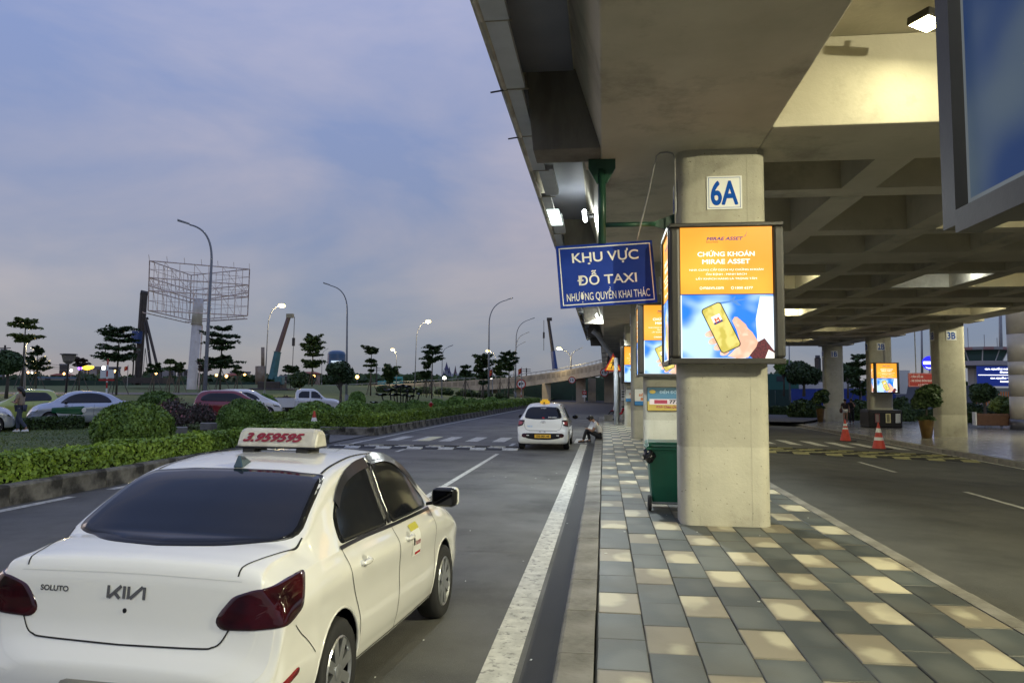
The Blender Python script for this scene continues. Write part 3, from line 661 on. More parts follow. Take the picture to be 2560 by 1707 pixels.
def light_box(label, loc, w_, d_, h_, P, grp, side=True):
    t = thing('light_box', label, 'advertising light box', loc, group=grp)      # origin: front left bottom corner
    fr = MT['boxframe']
    MB().bx(.03, w_-.03, .05, d_-.03, .03, h_-.03).build('housing', fr, t, bevel=.02)
    b = .165; bz = .055
    for nm, a in (('frame_rail', (0, w_, 0, .10, 0, bz+.02)), ('frame_rail', (0, w_, 0, .10, h_-bz, h_))): MB().bx(*a).build(nm, fr, t, bevel=.012)
    MB().bx(0, b-.03, -.004, .098, bz+.022, h_-bz-.002).build('frame_stile', fr, t, bevel=.035)
    MB().bx(w_-b+.03, w_, -.004, .098, bz+.022, h_-bz-.002).build('frame_stile', fr, t, bevel=.035)
    poster(t, (w_/2, .035, bz+.012), (1, 0, 0), w_-2*b+.05, h_-2*bz-.015, P)
    if side:
        MB().bx(-.012, .045, .10, .16, .02, h_-.01).bx(-.012, .045, d_-.07, d_, .02, h_-.01).bx(-.014, .045, .16, d_-.07, .0, bz).bx(-.014, .045, .16, d_-.07, h_-bz, h_).build('side_frame', fr, t)
        poster(t, (.018, (d_+.09)/2, bz+.012), (0, -1, 0), d_-.23, h_-2*bz-.015, P)
    return t
lb6 = light_box('glowing orange and blue advertising box wrapped round column 6A', (.85, 9.95, 2.245), 1.44, 1.30, 1.83, PM, 'light boxes on the columns')
dup(lb6, (.85, 9.95+9.1, 2.245), label='second orange and blue advertising box, partly hidden behind the one on 6A')
dup(lb6, (.85, 9.95+27.3, 2.245), label='small far advertising box behind the pedestrian warning sign')
dup(lb6, (15.5, 37.4+9.1-.35, 1.83), label='orange and blue advertising box on column 2B across the right road', scale=(.95, .95, .97))
light_box('dim blue advertising box cut off by the top right corner', (.85, .68, 2.28), 1.44, 1.30, 1.83, PMD, 'light boxes on the columns')

# hanging blue sign ----------------------------------------------------------
bs = thing('hanging_sign', 'blue hanging sign reading khu vuc do taxi under the deck edge', 'sign', (0, 10.6, 0))
bp_ = [A(1280*1.08844, 567*1.08844, 10.45), A(1507*1.08844, 695*1.08844, 10.75)]
mblue = mat('sign_blue', (.008, .035, .27), .55, c2=(.012, .045, .32), ns=3, spec=.12)
yl, yr = 10.50, 10.72
c0 = A(1393, 617, yl); c1 = A(1633.7, 598.6, yr); c2_ = A(1640, 756.5, yr); c3 = A(1398.6, 770.6, yl)
cen = (c0+c1+c2_+c3)/4; ux = ((c1-c0)+(c2_-c3)).normalized(); uz0 = ((c0-c3)+(c1-c2_)); uz = (uz0-ux*uz0.dot(ux)).normalized(); nn = ux.cross(uz)
SW = ((c1-c0).length+(c2_-c3).length)/2; SH = ((c0-c3).length+(c1-c2_).length)/2
def sp(x, z, k=0): return cen+ux*x+uz*z+nn*k-V((0, 10.6, 0))
MB().prism([sp(-SW/2, -SH/2), sp(SW/2, -SH/2), sp(SW/2, SH/2), sp(-SW/2, SH/2)], -nn*.035).build('board', mblue, bs)
mb = MB(); e1, e2 = .035, .048
for a, b, c, d in ((-SW/2+e1, SW/2-e1, SH/2-e2, SH/2-e1), (-SW/2+e1, SW/2-e1, -SH/2+e1, -SH/2+e2), (-SW/2+e1, -SW/2+e2, -SH/2+e2, SH/2-e2), (SW/2-e2, SW/2-e1, -SH/2+e2, SH/2-e2)):
    mb.add([sp(a, c, .002), sp(b, c, .002), sp(b, d, .002), sp(a, d, .002)], [(0, 1, 2, 3)])
mb.build('border', MT['white'], bs, fixn=False)
for s_, z, wd, h in (('KHU VỰC', .255, .93, .165*1.25), ('ĐỖ TAXI', -.035, .83, .21), ('NHƯỢNG QUYỀN KHAI THÁC', -.285, 1.16, .205)):
    put_text(s_, bs, MT['white'], sp(0, z*SH/.9, .003), ux, uz, .2, bold=.014 if z > -.1 else .005, width=wd*SW/1.35, height=h*SH/.9)
# little comma under the H, as on the sign
MB().ell(sp(-.235, .165, .006), (.02, .003, .012), 8, 4).build('comma_mark', MT['white'], bs)
gs = MT['gsteel']
px = -.02
MB().tube([(px, 0, 3.95), (px, 0, 5.0)], .055, 12).build('hanger_post', gs, bs, smooth=True)
MB().prism([(px-.19, -.02, 5.148), (px+.19, -.02, 5.148), (px+.19, -.02, 5.02), (px+.07, -.02, 4.80), (px-.07, -.02, 4.80), (px-.19, -.02, 5.02)], (0, .06, 0)).build('gusset', gs, bs, bevel=.006)
MB().tube([(px+.05, 0, 4.21), (.72, .05, 4.22)], .035, 10).build('brace', gs, bs, smooth=True)
MB().prism([(.70, .03, 4.25), (.995, .03, 4.36), (.995, .03, 4.10), (.70, .03, 4.19)], (0, .05, 0)).build('gusset', gs, bs)
# cable looping on the soffit and conduit on column 6A
cb = MB().tube([A(1592, 600, 10.6), A(1606, 545, 10.55), A(1622, 480, 10.5), A(1634, 420, 10.42), A(1641, 391, 10.36), A(1650, 383, 10.33), A(1668, 381, 10.3), A(1682, 384, 10.3), A(1687, 395, 10.3), A(1688, 560, 10.3)], .011, 6).build('cable', mat('grey_cable', (.30, .29, .27), .5), smooth=True)
tag(cb, 'thin grey cable looping from the deck down beside column 6A', 'cable')

# street-side sign boards on the island columns -------------------------------
def board(label, x0, x1, y, z0, z1, fill, grp=None):
    t = thing('wall_sign', label, 'sign', ((x0+x1)/2, y, (z0+z1)/2), group=grp); w2, h2 = (x1-x0)/2, (z1-z0)/2
    MB().bx(-w2-.015, w2+.015, -.01, .03, -h2-.015, h2+.015).build('backing', MT['blk'], t, bevel=.02)
    for nm, a, mt in fill: MB().bx(-w2+a[0]*2*w2, -w2+a[1]*2*w2, -.013-.001*fill.index((nm, a, mt)), -.0105, -h2+a[2]*2*h2, -h2+a[3]*2*h2).build(nm, mt, t)
    return t, w2, h2
mteal = mat('faded_blue_print', (.06, .16, .24), .4); mgold = mat('gold_print', (.42, .30, .06), .4); mpink = mat('pale_pink_print', (.60, .50, .50), .4)
mrd = mat('dark_red_print', (.30, .03, .06), .4); morg = mat('orange_print', (.75, .22, .05), .4); msky = mat('sky_blue_print', (.02, .20, .50), .4)
t, w2, h2 = board('blue and gold pick-up point board with 7779 on the second column', 1.08, 2.05, 19.38, 1.41, 1.98, [('field', (0, 1, .4, 1), mteal), ('footer', (0, 1, 0, .4), mgold), ('number_strip', (.05, 1, .26, .50), mpink), ('name_patch', (.17, .50, .30, .46), mrd)])
put_text('ĐIỂM ĐÓN', t, mat('pale_blue_print', (.35, .50, .60), .4), (.06, -.018, .19), (1, 0, 0), (0, 0, 1), .1, bold=.03, width=.50, height=.11)
put_text('7779', t, MT['blk'], (.20, -.02, -.065), (1, 0, 0), (0, 0, 1), .1, bold=.04, width=.30, height=.09)
put_text('Kính Chào Quý', t, mrd, (.0, -.018, -.20), (1, 0, 0), (0, 0, 1), .1, bold=.02, shear=.3, width=.55, height=.08)
MB().ell((-.36, -.02, .18), (.08, .004, .05), 14, 4).build('emblem', mgold, t)
for (x0, x1, y, lab, num) in ((1.12, 1.85, 28.44, 'white and blue pick-up point board on the third column', '0225'), (1.06, 1.8, 37.54, 'small white and blue board on the fourth column', '0225')):
    t, w2, h2 = board(lab, x0, x1, y, 1.37, 1.96, [('field', (0, 1, 0, 1), MT['white']), ('footer', (0, 1, 0, .25), msky), ('number_strip', (.3, .9, .30, .46), morg)])
    put_text('ĐIỂM ĐÓN', t, morg, (.02, -.016, .09), (1, 0, 0), (0, 0, 1), .1, bold=.04, width=.46, height=.13)
    put_text(num, t, MT['white'], (.08, -.018, -.07), (1, 0, 0), (0, 0, 1), .1, bold=.04, width=.22, height=.07)
    MB().add([(-.10, -.018, .24), (0, -.018, .21), (.10, -.018, .24), (.0, -.018, .225)], [(0, 1, 2, 3)]).build('emblem', MT['blk'], t)
t, w2, h2 = board('narrow white notice on the farthest island column', 1.02, 1.3, 46.6, 1.3, 1.95, [('field', (0, 1, 0, 1), MT['white'])])
for z in (.2, .05, -.1): MB().bx(-.1, .1, -.02, -.016, z-.03, z+.05).build('symbol', MT['blk'], t)

# yellow pedestrian warning triangle on a white post, with white inclined pipe behind
ws = thing('warning_sign', 'yellow and red triangle pedestrian warning sign on a white post', 'traffic sign', (.60, 40.0, 0))
MB().prism([(-.125-.47, -.03, 2.90), (-.125+.47, -.03, 2.90), (-.125, -.03, 3.83)], (0, .03, 0)).build('red_border', MT['red'], ws, bevel=.02)
MB().prism([(-.125-.36, -.04, 2.965), (-.125+.36, -.04, 2.965), (-.125, -.04, 3.68)], (0, .008, 0)).build('yellow_face', mat('sign_yellow', (.85, .45, .03), .4, em=(.9, .45, .03), ems=.25), ws)
fb = MB()
for q in ([(-.03, 3.42), (.03, 3.42), (.05, 3.22), (-.05, 3.22)], [(-.05, 3.25), (.0, 3.25), (-.09, 3.02), (-.13, 3.02)], [(0, 3.25), (.05, 3.25), (.13, 3.02), (.09, 3.02)],
          [(-.03, 3.40), (-.02, 3.36), (-.12, 3.28), (-.13, 3.31)], [(.03, 3.40), (.02, 3.36), (.08, 3.22), (.11, 3.23)], [(-.28, 3.06), (.28, 3.06), (.28, 3.075), (-.28, 3.075)], [(-.28, 2.99), (.28, 2.99), (.28, 3.005), (-.28, 3.005)]):
    fb.prism([(x-.125, -.044, z) for x, z in q], (0, .003, 0))
fb.lathe([(.04, -.002), (.04, .002)], 12, (-.125, -.043, 3.47), axis='y'); fb.build('walking_figure', MT['blk'], ws)
MB().tube([(.02, 0, .15), (.02, 0, 3.6)], .11, 14).build('post', mat('white_post', (.62, .66, .70), .4, c2=(.5, .53, .56), ns=3), ws, smooth=True)
dpipe = MB().tube([(-.62, 42.5, 5.2), (-.35, 42.5, 5.0), (.62, 42.5, 3.55), (.70, 42.5, 3.3), (.70, 42.5, .15)], .14, 12).build('drain_pipe', mat('grey_pipe', (.33, .34, .34), .5), smooth=True)
tag(dpipe, 'thick grey drain pipe slanting under the deck to the post of the warning sign', 'pipe')
# red no-parking notice beside column 3B
rs_ = thing('notice_board', 'red notice board with white words cam do xe beside column 3B', 'sign', (17.26, 44, 2.58))
MB().bx(-.73, .73, -.02, .03, -.37, .37).build('panel', mat('notice_red', (.42, .02, .015), .45), rs_)
mb = MB()
for a in ((-.7, .7, .335, .345), (-.7, .7, -.345, -.335), (-.7, -.69, -.335, .335), (.69, .7, -.335, .335)): mb.bx(a[0], a[1], -.023, -.021, a[2], a[3])
mb.build('border', MT['white'], rs_)
put_text('- CẤM ĐỖ XE', rs_, MT['white'], (-.30, -.022, .20), (1, 0, 0), (0, 0, 1), .1, bold=.03, width=.68, height=.16)
put_text('- XE DỪNG ĐÓN KHÁCH', rs_, MT['white'], (.0, -.022, -.03), (1, 0, 0), (0, 0, 1), .1, bold=.03, width=1.28, height=.15)
put_text('≤ 3 PHÚT', rs_, MT['white'], (.02, -.022, -.25), (1, 0, 0), (0, 0, 1), .1, bold=.03, width=.5, height=.13)
MB().tube([(-.3, .04, .37), (-.3, .04, 2.9)], .03, 8).tube([(.5, .04, .37), (.5, .04, 2.9)], .03, 8).build('hanger', MT['pole'], rs_)

# ------------------------------------------------------------------ lamps under the deck
def lamp(name, kind, loc, col, power, size=.3, rot=None, spot=None, blend=.4, sy=None):
    l = bpy.data.lights.new(name, kind); l.energy = power; l.color = col
    if kind == 'AREA': l.shape = 'RECTANGLE'; l.size = size; l.size_y = sy or size
    elif kind != 'SUN': l.shadow_soft_size = size
    if kind == 'SPOT': l.spot_size = spot; l.spot_blend = blend
    o = bpy.data.objects.new(name, l); COL.objects.link(o); o.location = loc
    if rot: o.rotation_euler = rot
    return o
WARM = (1.0, .95, .66); COOL = (.92, 1.0, .98)
mel = emat('lamp_glass_warm', (1, .93, .45), 30); mec = emat('lamp_glass_cool', (.9, .97, 1.0), 22)
def flood(label, loc, aim, warm=True, power=260, grp='flood lamps under the deck', sz=.26, spot=150, beam=0):
    t = thing('flood_lamp', label, 'lamp', loc, group=grp)
    d = (V(aim)-V(loc)).normalized(); q = d.to_track_quat('-Z', 'Y'); t.rotation_mode = 'QUATERNION'; t.rotation_quaternion = q
    MB().bx(-sz/2-.02, sz/2+.02, -sz/2-.02, sz/2+.02, -.005, .09).build('housing', MT['boxframe'], t, bevel=.01)
    MB().bx(-sz/2, sz/2, -sz/2, sz/2, -.012, -.006).build('lens', mel if warm else mec, t)
    MB().bx(-.02, .02, -.02, .02, .09, .16).build('bracket', MT['pole'], t)
    a = lamp('lamp_light', 'SPOT', (0, 0, -.03), WARM, power, .10, spot=R(beam), blend=.4) if beam else lamp('lamp_light', 'AREA', (0, 0, -.03), WARM if warm else COOL, power, sz)
    a.parent = t
    return t
flood('bright yellowish flood lamp under the deck at the top of the view', (3.62, 8.75, 6.03), (2.9, 8.4, 0), True, 20)
flood('strong flood lamp in the bay just behind the camera', (3.62, 2.7, 6.03), (1.8, 10.3, 1.5), True, 720, beam=50)
flood('flood lamp under the deck behind the camera, left bay', (3.62, -.4, 6.03), (.6, 2.0, 0), True, 240)
flood('added flood lamp under the deck, out of view over the right road', (9.5, 2.0, 6.0), (8.5, 4.5, 0), True, 1500)  # added out of view; its bounce off the road lifts the soffits
flood('small bright lamp in the coffers above the right road', (10.48, 23.36, 5.75), (9.5, 24.5, 0), False, 22, spot=160)
flood('faint lamp in the coffers near column 1B', (11.8, 41.5, 5.75), (10.5, 43, 0), True, 22)
flood('lamp deep in the deck near column 2B', (8.0, 34.0, 5.75), (8, 34.5, 0), True, 22)
flood('small lamp pair in the deck to the right of column 3B', (19.1, 36.0, 5.75), (19, 40, 0), True, 260)
flood('lamp under the deck above the right pavement', (17.5, 28.0, 5.75), (17.5, 30, 0), True, 180)
flood('lamp under the deck over the island beyond column 5A', (3.2, 26.5, 5.75), (2.3, 26.0, 0), True, 60)
flood('lamp under the deck over the island beyond column 4A', (3.2, 35.5, 5.75), (2.3, 35.0, 0), True, 60)
for i_, (x_, y_) in enumerate(((7.4, 13.75), (12.1, 13.75), (5.2, 22.75), (11.9, 22.75), (7.4, 31.9), (14.4, 31.9), (5.3, 41.0), (12.1, 50.0), (7.4, 50.1))):  # added lamps hidden by the ribs, put in to brighten the dark coffers
    flood('added unseen lamp in a deck coffer, %s' % ['over the island side of the crossing bay', 'over the middle of the right road, nearest', 'above the island beyond column 5A', 'above the middle of the right road, second', 'above the right crossing, island side', 'beside the top of column 3B', 'above the island beyond column 3A', 'beside the top of column 1B', 'above the far end of the right road'][i_], (x_, y_, 5.95), (x_, y_+.5, 0), True, 30)
def tube_lamp(label, loc, power=90, tilt=.5):
    t = thing('tube_lamp', label, 'lamp', loc, group='tube lamps along the deck edge')
    MB().tube([(0, -.42, 0), (0, .42, 0)], .045, 10).build('tube', mec, t, smooth=True)
    MB().bx(.10, .40, -.06, .06, -.03, .04).bx(.03, .10, -.40, .40, -.02, .02).build('bracket', MT['blk'], t)
    a = lamp('lamp_light', 'AREA', (-.02, 0, -.06), COOL, power, .1, rot=(0, R(-20), 0), sy=.8); a.parent = t
    return t
tube_lamp('bright white tube lamp on the girder side above the blue sign', (-.40, 16.3, 5.66), 330)
flood('added warm flood lamp on the deck edge just behind the camera', (-.75, -.7, 5.55), (-3.6, 5.0, 0), True, 60)  # added out of view to brighten the left road and warm the taxi
tube_lamp('white lamp under the deck edge just below the blue sign', (-.34, 36.8, 5.5), 200)
tube_lamp('far white lamp under the deck edge near the drain pipe', (-.29, 57.0, 5.5), 110)
tube_lamp('white tube lamp on the girder side behind the camera', (-.42, -.9, 5.66), 110)
lp = MB().bx(-1.185, -.935, 15.75, 17.25, 5.675, 5.69).build('edge_light_panel', emat('edge_panel_glow', (.86, 1.0, .96), 2.6)); tag(lp, 'glowing white light panel in the deck edge above the blue sign', 'light panel')
lp2 = MB().bx(-1.185, -.935, 33.0, 34.6, 5.675, 5.69).build('edge_light_panel', bpy.data.materials['edge_panel_glow']); tag(lp2, 'short glowing strip in the deck edge below the blue sign', 'light panel')
# ================================================================== CARS
def cr_interp(ys, vals, y):
    n = len(ys); i = 0
    while i < n-2 and y > ys[i+1]: i += 1
    y0, y1 = ys[i], ys[i+1]; t = (y-y0)/(y1-y0)
    def tan(k):
        if k == 0: return (vals[1]-vals[0])/(ys[1]-ys[0])
        if k == n-1: return (vals[-1]-vals[-2])/(ys[-1]-ys[-2])
        a = (vals[k]-vals[k-1])/(ys[k]-ys[k-1]); b = (vals[k+1]-vals[k])/(ys[k+1]-ys[k])
        return 0 if a*b <= 0 else 2*a*b/(a+b)
    h = y1-y0; m0, m1 = tan(i)*h, tan(i+1)*h; t2, t3 = t*t, t*t*t
    return (2*t3-3*t2+1)*vals[i]+(t3-2*t2+t)*m0+(-2*t3+3*t2)*vals[i+1]+(t3-t2)*m1
def smooth_poly(pts, n):
    out = []
    for k in range(n+1):
        u = k/n*(len(pts)-1); i = min(int(u), len(pts)-2); t = u-i
        p0 = pts[max(i-1, 0)]; p1 = pts[i]; p2 = pts[i+1]; p3 = pts[min(i+2, len(pts)-1)]
        out.append(tuple(.5*((2*p1[j])+(-p0[j]+p2[j])*t+(2*p0[j]-5*p1[j]+4*p2[j]-p3[j])*t*t+(-p0[j]+3*p1[j]-3*p2[j]+p3[j])*t**3) for j in range(len(p1))))
    return out
def body_mesh(st, ny=90, ns=44):
    # st rows: y, w, zs, zb, wb, zr, wr, zc  (lengthwise stations of a half section)
    ys = [r[0] for r in st]; cols = list(zip(*st)); yl = []
    for i in range(len(ys)-1):
        k = max(2, int(round((ys[i+1]-ys[i])/(ys[-1]-ys[0])*ny))); yl += [ys[i]+(ys[i+1]-ys[i])*j/k for j in range(k)]
    yl.append(ys[-1]); rows = []
    for y in yl:
        _, w, zs, zb, wb, zr, wr, zc = [cr_interp(ys, c, y) for c in cols]
        h = [(0, zs), (w*.55, zs), (w*.9, zs+.015), (w*.975, zs+(zb-zs)*.16), (w*.998, zs+(zb-zs)*.38), (w*.995, zs+(zb-zs)*.6), (w*1.004, zs+(zb-zs)*.83), ((w+wb)/2*.985, zb*.975+zs*.025),
             (wb, zb+(zr-zb)*.06), (wb+(wr-wb)*.42, zb+(zr-zb)*.42), (wb+(wr-wb)*.78, zb+(zr-zb)*.78), (wr, zr), (wr*.86, zr+(zc-zr)*.52), (wr*.55, zr+(zc-zr)*.85), (0, zc)]
        p = smooth_poly(h, ns); rows.append([(x, y, z) for x, z in p]+[(-x, y, z) for x, z in p[-2:0:-1]])
    mb = MB(); n = len(rows[0])
    for r in rows: mb.v += r
    mb.f = [(j*n+i, j*n+(i+1) % n, (j+1)*n+(i+1) % n, (j+1)*n+i) for j in range(len(rows)-1) for i in range(n)]
    mb.f += [tuple(range(n))[::-1], tuple((len(rows)-1)*n+i for i in range(n))]; mb.m = [0]*len(mb.f); return mb
class Car:
    def __init__(s, name, label, cat, st, paint, loc, rz, wheels, wr=.30, ww=.19, tw=.74, arch=.055, group=None, ny=90, ns=44, scale=(1, 1, 1), spokes=7, boolean=True, fast=False):
        s.t = thing(name, label, cat, loc, rz, group, scale); s.paint = paint
        mb = body_mesh(st, ny, ns); me = mb.mesh('body', paint, True)
        s.bvh = BVHTree.FromPolygons([V(v) for v in mb.v], mb.f)
        o = link('body', me, s.t); s.body = o
        if boolean:
            Ra = wr+arch; bm = bmesh.new(); bm.from_mesh(me); gs_ = (st[-1][0]-st[0][0])/ny*.62
            for v in bm.verts:
                if abs(v.co.x) < .5: continue
                for y in wheels:
                    dy, dz = v.co.y-y, v.co.z-wr; r_ = math.hypot(dy, dz)
                    if abs(r_-Ra) < gs_ and v.co.z > wr*.5: v.co.y = y+dy*Ra/r_; v.co.z = wr+dz*Ra/r_
            dead = [f for f in bm.faces if any(all(abs(v.co.x) > .5 and math.hypot(v.co.y-y, v.co.z-wr) < Ra+.002 for v in f.verts) for y in wheels)]
            bmesh.ops.delete(bm, geom=dead, context='FACES'); bm.to_mesh(me); bm.free()
            e = o.modifiers.new('es', 'EDGE_SPLIT'); e.split_angle = R(45)
            for y in wheels:
                for sx in (-1, 1):
                    w0 = max((abs(v.co.x) for v in me.vertices if abs(v.co.y-y) < .5 and v.co.z < wr*2.6), default=.8)
                    lm = MB(); n_ = 24; aa = [PI*(-.12+1.24*k/n_) for k in range(n_+1)]
                    for a_ in aa: lm.v += [(sx*.45, y+Ra*math.cos(a_), wr+Ra*math.sin(a_)), (sx*(w0-.10), y+Ra*math.cos(a_), wr+Ra*math.sin(a_)), (sx*.45, y, wr)]
                    lm.f = [(3*k, 3*k+1, 3*k+4, 3*k+3) for k in range(n_)]+[(3*k, 3*k+3, 3*k+2) for k in range(n_)]; lm.m = [0]*len(lm.f)
                    lm.build('wheel_arch', MT['rubber'], s.t, fixn=False)
                    # rolled lip of the wing round the opening
                    pts_ = []
                    for a_ in aa:
                        q_ = s.cast((sx*3, y+(Ra+.012)*math.cos(a_), wr+(Ra+.012)*math.sin(a_)), (-sx, 0, 0), -.006)
                        if q_ is not None and abs(q_.x) > .45: pts_.append(V((q_.x, y+Ra*math.cos(a_), wr+Ra*math.sin(a_))))
                    if len(pts_) > 3: MB().tube(pts_, .011, 6).build('arch_lip', paint, s.t, smooth=True)
        for y in wheels:
            for sx in (-1, 1): s.wheel(sx, y, wr, ww, tw, spokes)
        mb = MB().box((0, (wheels[0]+wheels[1])/2, .24), (1.1, wheels[1]-wheels[0]+.5, .14)); mb.build('underbody', MT['rubber'], s.t)
    def wheel(s, sx, y, r, ww, tw, spokes):
        root = MB().lathe([(r*.66, -ww/2+.012), (r*.90, -ww/2), (r*.975, -ww/2+.02), (r, -ww*.2), (r, ww*.2), (r*.975, ww/2-.02), (r*.90, ww/2), (r*.66, ww/2-.012)], 30, axis='x', cap=False).build('wheel', MT['tyre'], s.t, (sx*tw, y, r), smooth=True)
        rim = MB(); xo = sx*ww/2
        rim.lathe([(r*.67, xo*.9), (r*.64, xo*.98), (r*.60, xo*.80)], 28, axis='x', cap=False)
        for k in range(spokes):
            a = 2*PI*k/spokes+.3
            def q(rr, da, dx): return (xo*dx, rr*math.cos(a+da), rr*math.sin(a+da))
            rim.add([q(r*.12, -.9, .86), q(r*.12, .9, .86), q(r*.64, .17, .93), q(r*.64, -.17, .93), q(r*.12, -.9, .6), q(r*.12, .9, .6), q(r*.64, .17, .7), q(r*.64, -.17, .7)],
                    [(0, 1, 2, 3), (0, 4, 5, 1), (1, 5, 6, 2), (2, 6, 7, 3), (3, 7, 4, 0)])
        rim.lathe([(r*.16, xo*.7), (r*.16, xo*.9), (r*.10, xo*.95)], 14, axis='x'); rim.build('rim', MT['rim'], root)
        MB().lathe([(r*.65, xo*.45), (r*.01, xo*.45)], 20, axis='x').build('brake_disc', MT['rubber'], root)
    def cast(s, p, d, off=.003):
        h = s.bvh.ray_cast(V(p)-V(d)*3, V(d))
        return (h[0]+h[1]*off*(1 if h[1].dot(V(d)) < 0 else -1)) if h[0] else None
    def patch(s, name, poly, mt, d, u, v, off=.004, rings=7, sm=60, par=None, round_=0, edge=True, o0=None, sink=.012):
        # poly in (u,v) plane coordinates; projected along d on the body surface
        d = V(d).normalized(); u = V(u).normalized(); v = V(v).normalized(); org = V(o0) if o0 else V((0, 0, 0))
        pts = []; n = len(poly)
        per = []
        for i in range(n):
            a, b = V(poly[i]), V(poly[(i+1) % n]); per.append((b-a).length)
        tot = sum(per)
        for i in range(n):
            a, b = V(poly[i]), V(poly[(i+1) % n]); k = max(2, int(sm*per[i]/tot))
            pts += [a+(b-a)*(j/k) for j in range(k)]
        if round_:
            for _ in range(round_): pts = [(pts[i-1]+pts[i]*2+pts[(i+1) % len(pts)])/4 for i in range(len(pts))]
        c = sum(pts, V((0, 0)))/len(pts); m = len(pts); mb = MB(); ok = True
        last = None
        def put(q, of):
            nonlocal last
            w_ = s.cast(org+u*q[0]+v*q[1], d, of)
            if w_ is None: w_ = last if last is not None else V((0, 0, 0))
            last = w_; return w_
        mb.v.append(put(c, off))
        rr = [1-(1-k/rings)**1.0 for k in range(1, rings+1)]
        for k, r_ in enumerate(rr):
            for q in pts: mb.v.append(put(c+(q-c)*r_, off))
        if edge:
            for q in pts: mb.v.append(put(c+(q-c)*1.004, -sink))
        mb.f = [(0, 1+i, 1+(i+1) % m) for i in range(m)]
        for k in range(rings-1+(1 if edge else 0)): mb.f += [(1+k*m+i, 1+(k+1)*m+i, 1+(k+1)*m+(i+1) % m, 1+k*m+(i+1) % m) for i in range(m)]
        mb.m = [0]*len(mb.f); return mb.build(name, mt, par or s.t, smooth=True)
    def line(s, name, pts, d, u, v, wd=.005, off=.0015, mt=None, o0=None, par=None, n=40):
        d = V(d).normalized(); u = V(u).normalized(); v = V(v).normalized(); org = V(o0) if o0 else V((0, 0, 0))
        sp_ = smooth_poly([tuple(p) for p in pts], n); L_ = []; mb = MB()
        for i, p in enumerate(sp_):
            a = V(sp_[min(i+1, n)])-V(sp_[max(i-1, 0)]); nr = V((-a[1], a[0])).normalized()*wd/2
            for k in (-1, 1):
                w_ = s.cast(org+u*(p[0]+nr[0]*k)+v*(p[1]+nr[1]*k), d, off); L_.append(w_)
        for i in range(n):
            q = L_[2*i:2*i+4]
            if all(x is not None for x in q) and (q[0]-q[2]).length < .25: mb.add([q[0], q[1], q[3], q[2]], [(0, 1, 2, 3)])
        if mb.f: return mb.build(name, mt or MT['gap'], par or s.t)
SIDE_R = dict(d=(-1, 0, 0), u=(0, 1, 0), v=(0, 0, 1)); SIDE_L = dict(d=(1, 0, 0), u=(0, 1, 0), v=(0, 0, 1))
REAR = dict(d=(0, 1, 0), u=(1, 0, 0), v=(0, 0, 1)); TOP = dict(d=(0, 0, -1), u=(1, 0, 0), v=(0, 1, 0)); FRONT = dict(d=(0, -1, 0), u=(1, 0, 0), v=(0, 0, 1))
def mirror(poly): return [(-a, b) for a, b in poly][::-1]
def lettering_on(c, s_, mt, center, width, height, d, u, v, bold=0, shear=0, off=.004, name='lettering', par=None):
    vs, fs = text_mesh(s_, 1, bold, shear); xs = [p[0] for p in vs]; ys = [p[1] for p in vs]; x0, x1, y0, y1 = min(xs), max(xs), min(ys), max(ys)
    u = V(u); v = V(v); out = []
    for p in vs:
        q = u*(center[0]+(p[0]-(x0+x1)/2)*width/(x1-x0))+v*(center[1]+(p[1]-(y0+y1)/2)*height/(y1-y0)); w_ = c.cast(q, d, off+p[2]); out.append(w_ if w_ else q)
    me = bpy.data.meshes.new(name); me.from_pydata(out, [], fs); me.materials.append(mt); return link(name, me, par or c.t)

# ---- white saloon taxi in the foreground (seen from behind)
ST = [(0, .62, .34, .47, .58, .50, .48, .52), (.03, .76, .28, .50, .73, .54, .60, .565), (.08, .815, .25, .58, .79, .625, .68, .65), (.11, .83, .24, .70, .80, .79, .71, .82),
      (.13, .84, .24, .82, .80, .935, .71, .965), (.165, .845, .23, .885, .80, .985, .70, 1.022), (.30, .85, .22, .92, .795, 1.01, .68, 1.045), (.46, .855, .22, .94, .79, 1.028, .69, 1.062), (.58, .86, .22, .955, .79, 1.04, .68, 1.072),
      (.68, .86, .21, .96, .80, 1.085, .705, 1.12), (.92, .86, .21, .96, .80, 1.21, .675, 1.25), (1.18, .86, .21, .96, .79, 1.315, .645, 1.36), (1.5, .86, .21, .955, .785, 1.375, .625, 1.425), (2.0, .86, .2, .945, .785, 1.405, .61, 1.46),
      (2.4, .86, .2, .935, .785, 1.395, .60, 1.455), (2.78, .86, .2, .925, .785, 1.31, .62, 1.385), (3.15, .855, .2, .915, .78, 1.13, .66, 1.17), (3.4, .85, .2, .90, .78, .985, .70, 1.02), (3.75, .84, .21, .85, .75, .92, .62, .96),
      (4.05, .80, .22, .74, .68, .80, .50, .84), (4.22, .67, .26, .58, .58, .62, .40, .66), (4.30, .45, .34, .48, .40, .52, .3, .54)]
TAXI_LOC = (-2.42, 3.60, 0); TAXI_RZ = -.075
tx = Car('white_taxi', 'white saloon taxi in the foreground with the number sign 3.959595 on its roof', 'car', ST, MT['wcar'], TAXI_LOC, TAXI_RZ, (.90, 3.40), wr=.30, tw=.765, scale=(1.02, .85, 1), ny=230, ns=100, spokes=8)
gl = MT['glassd']
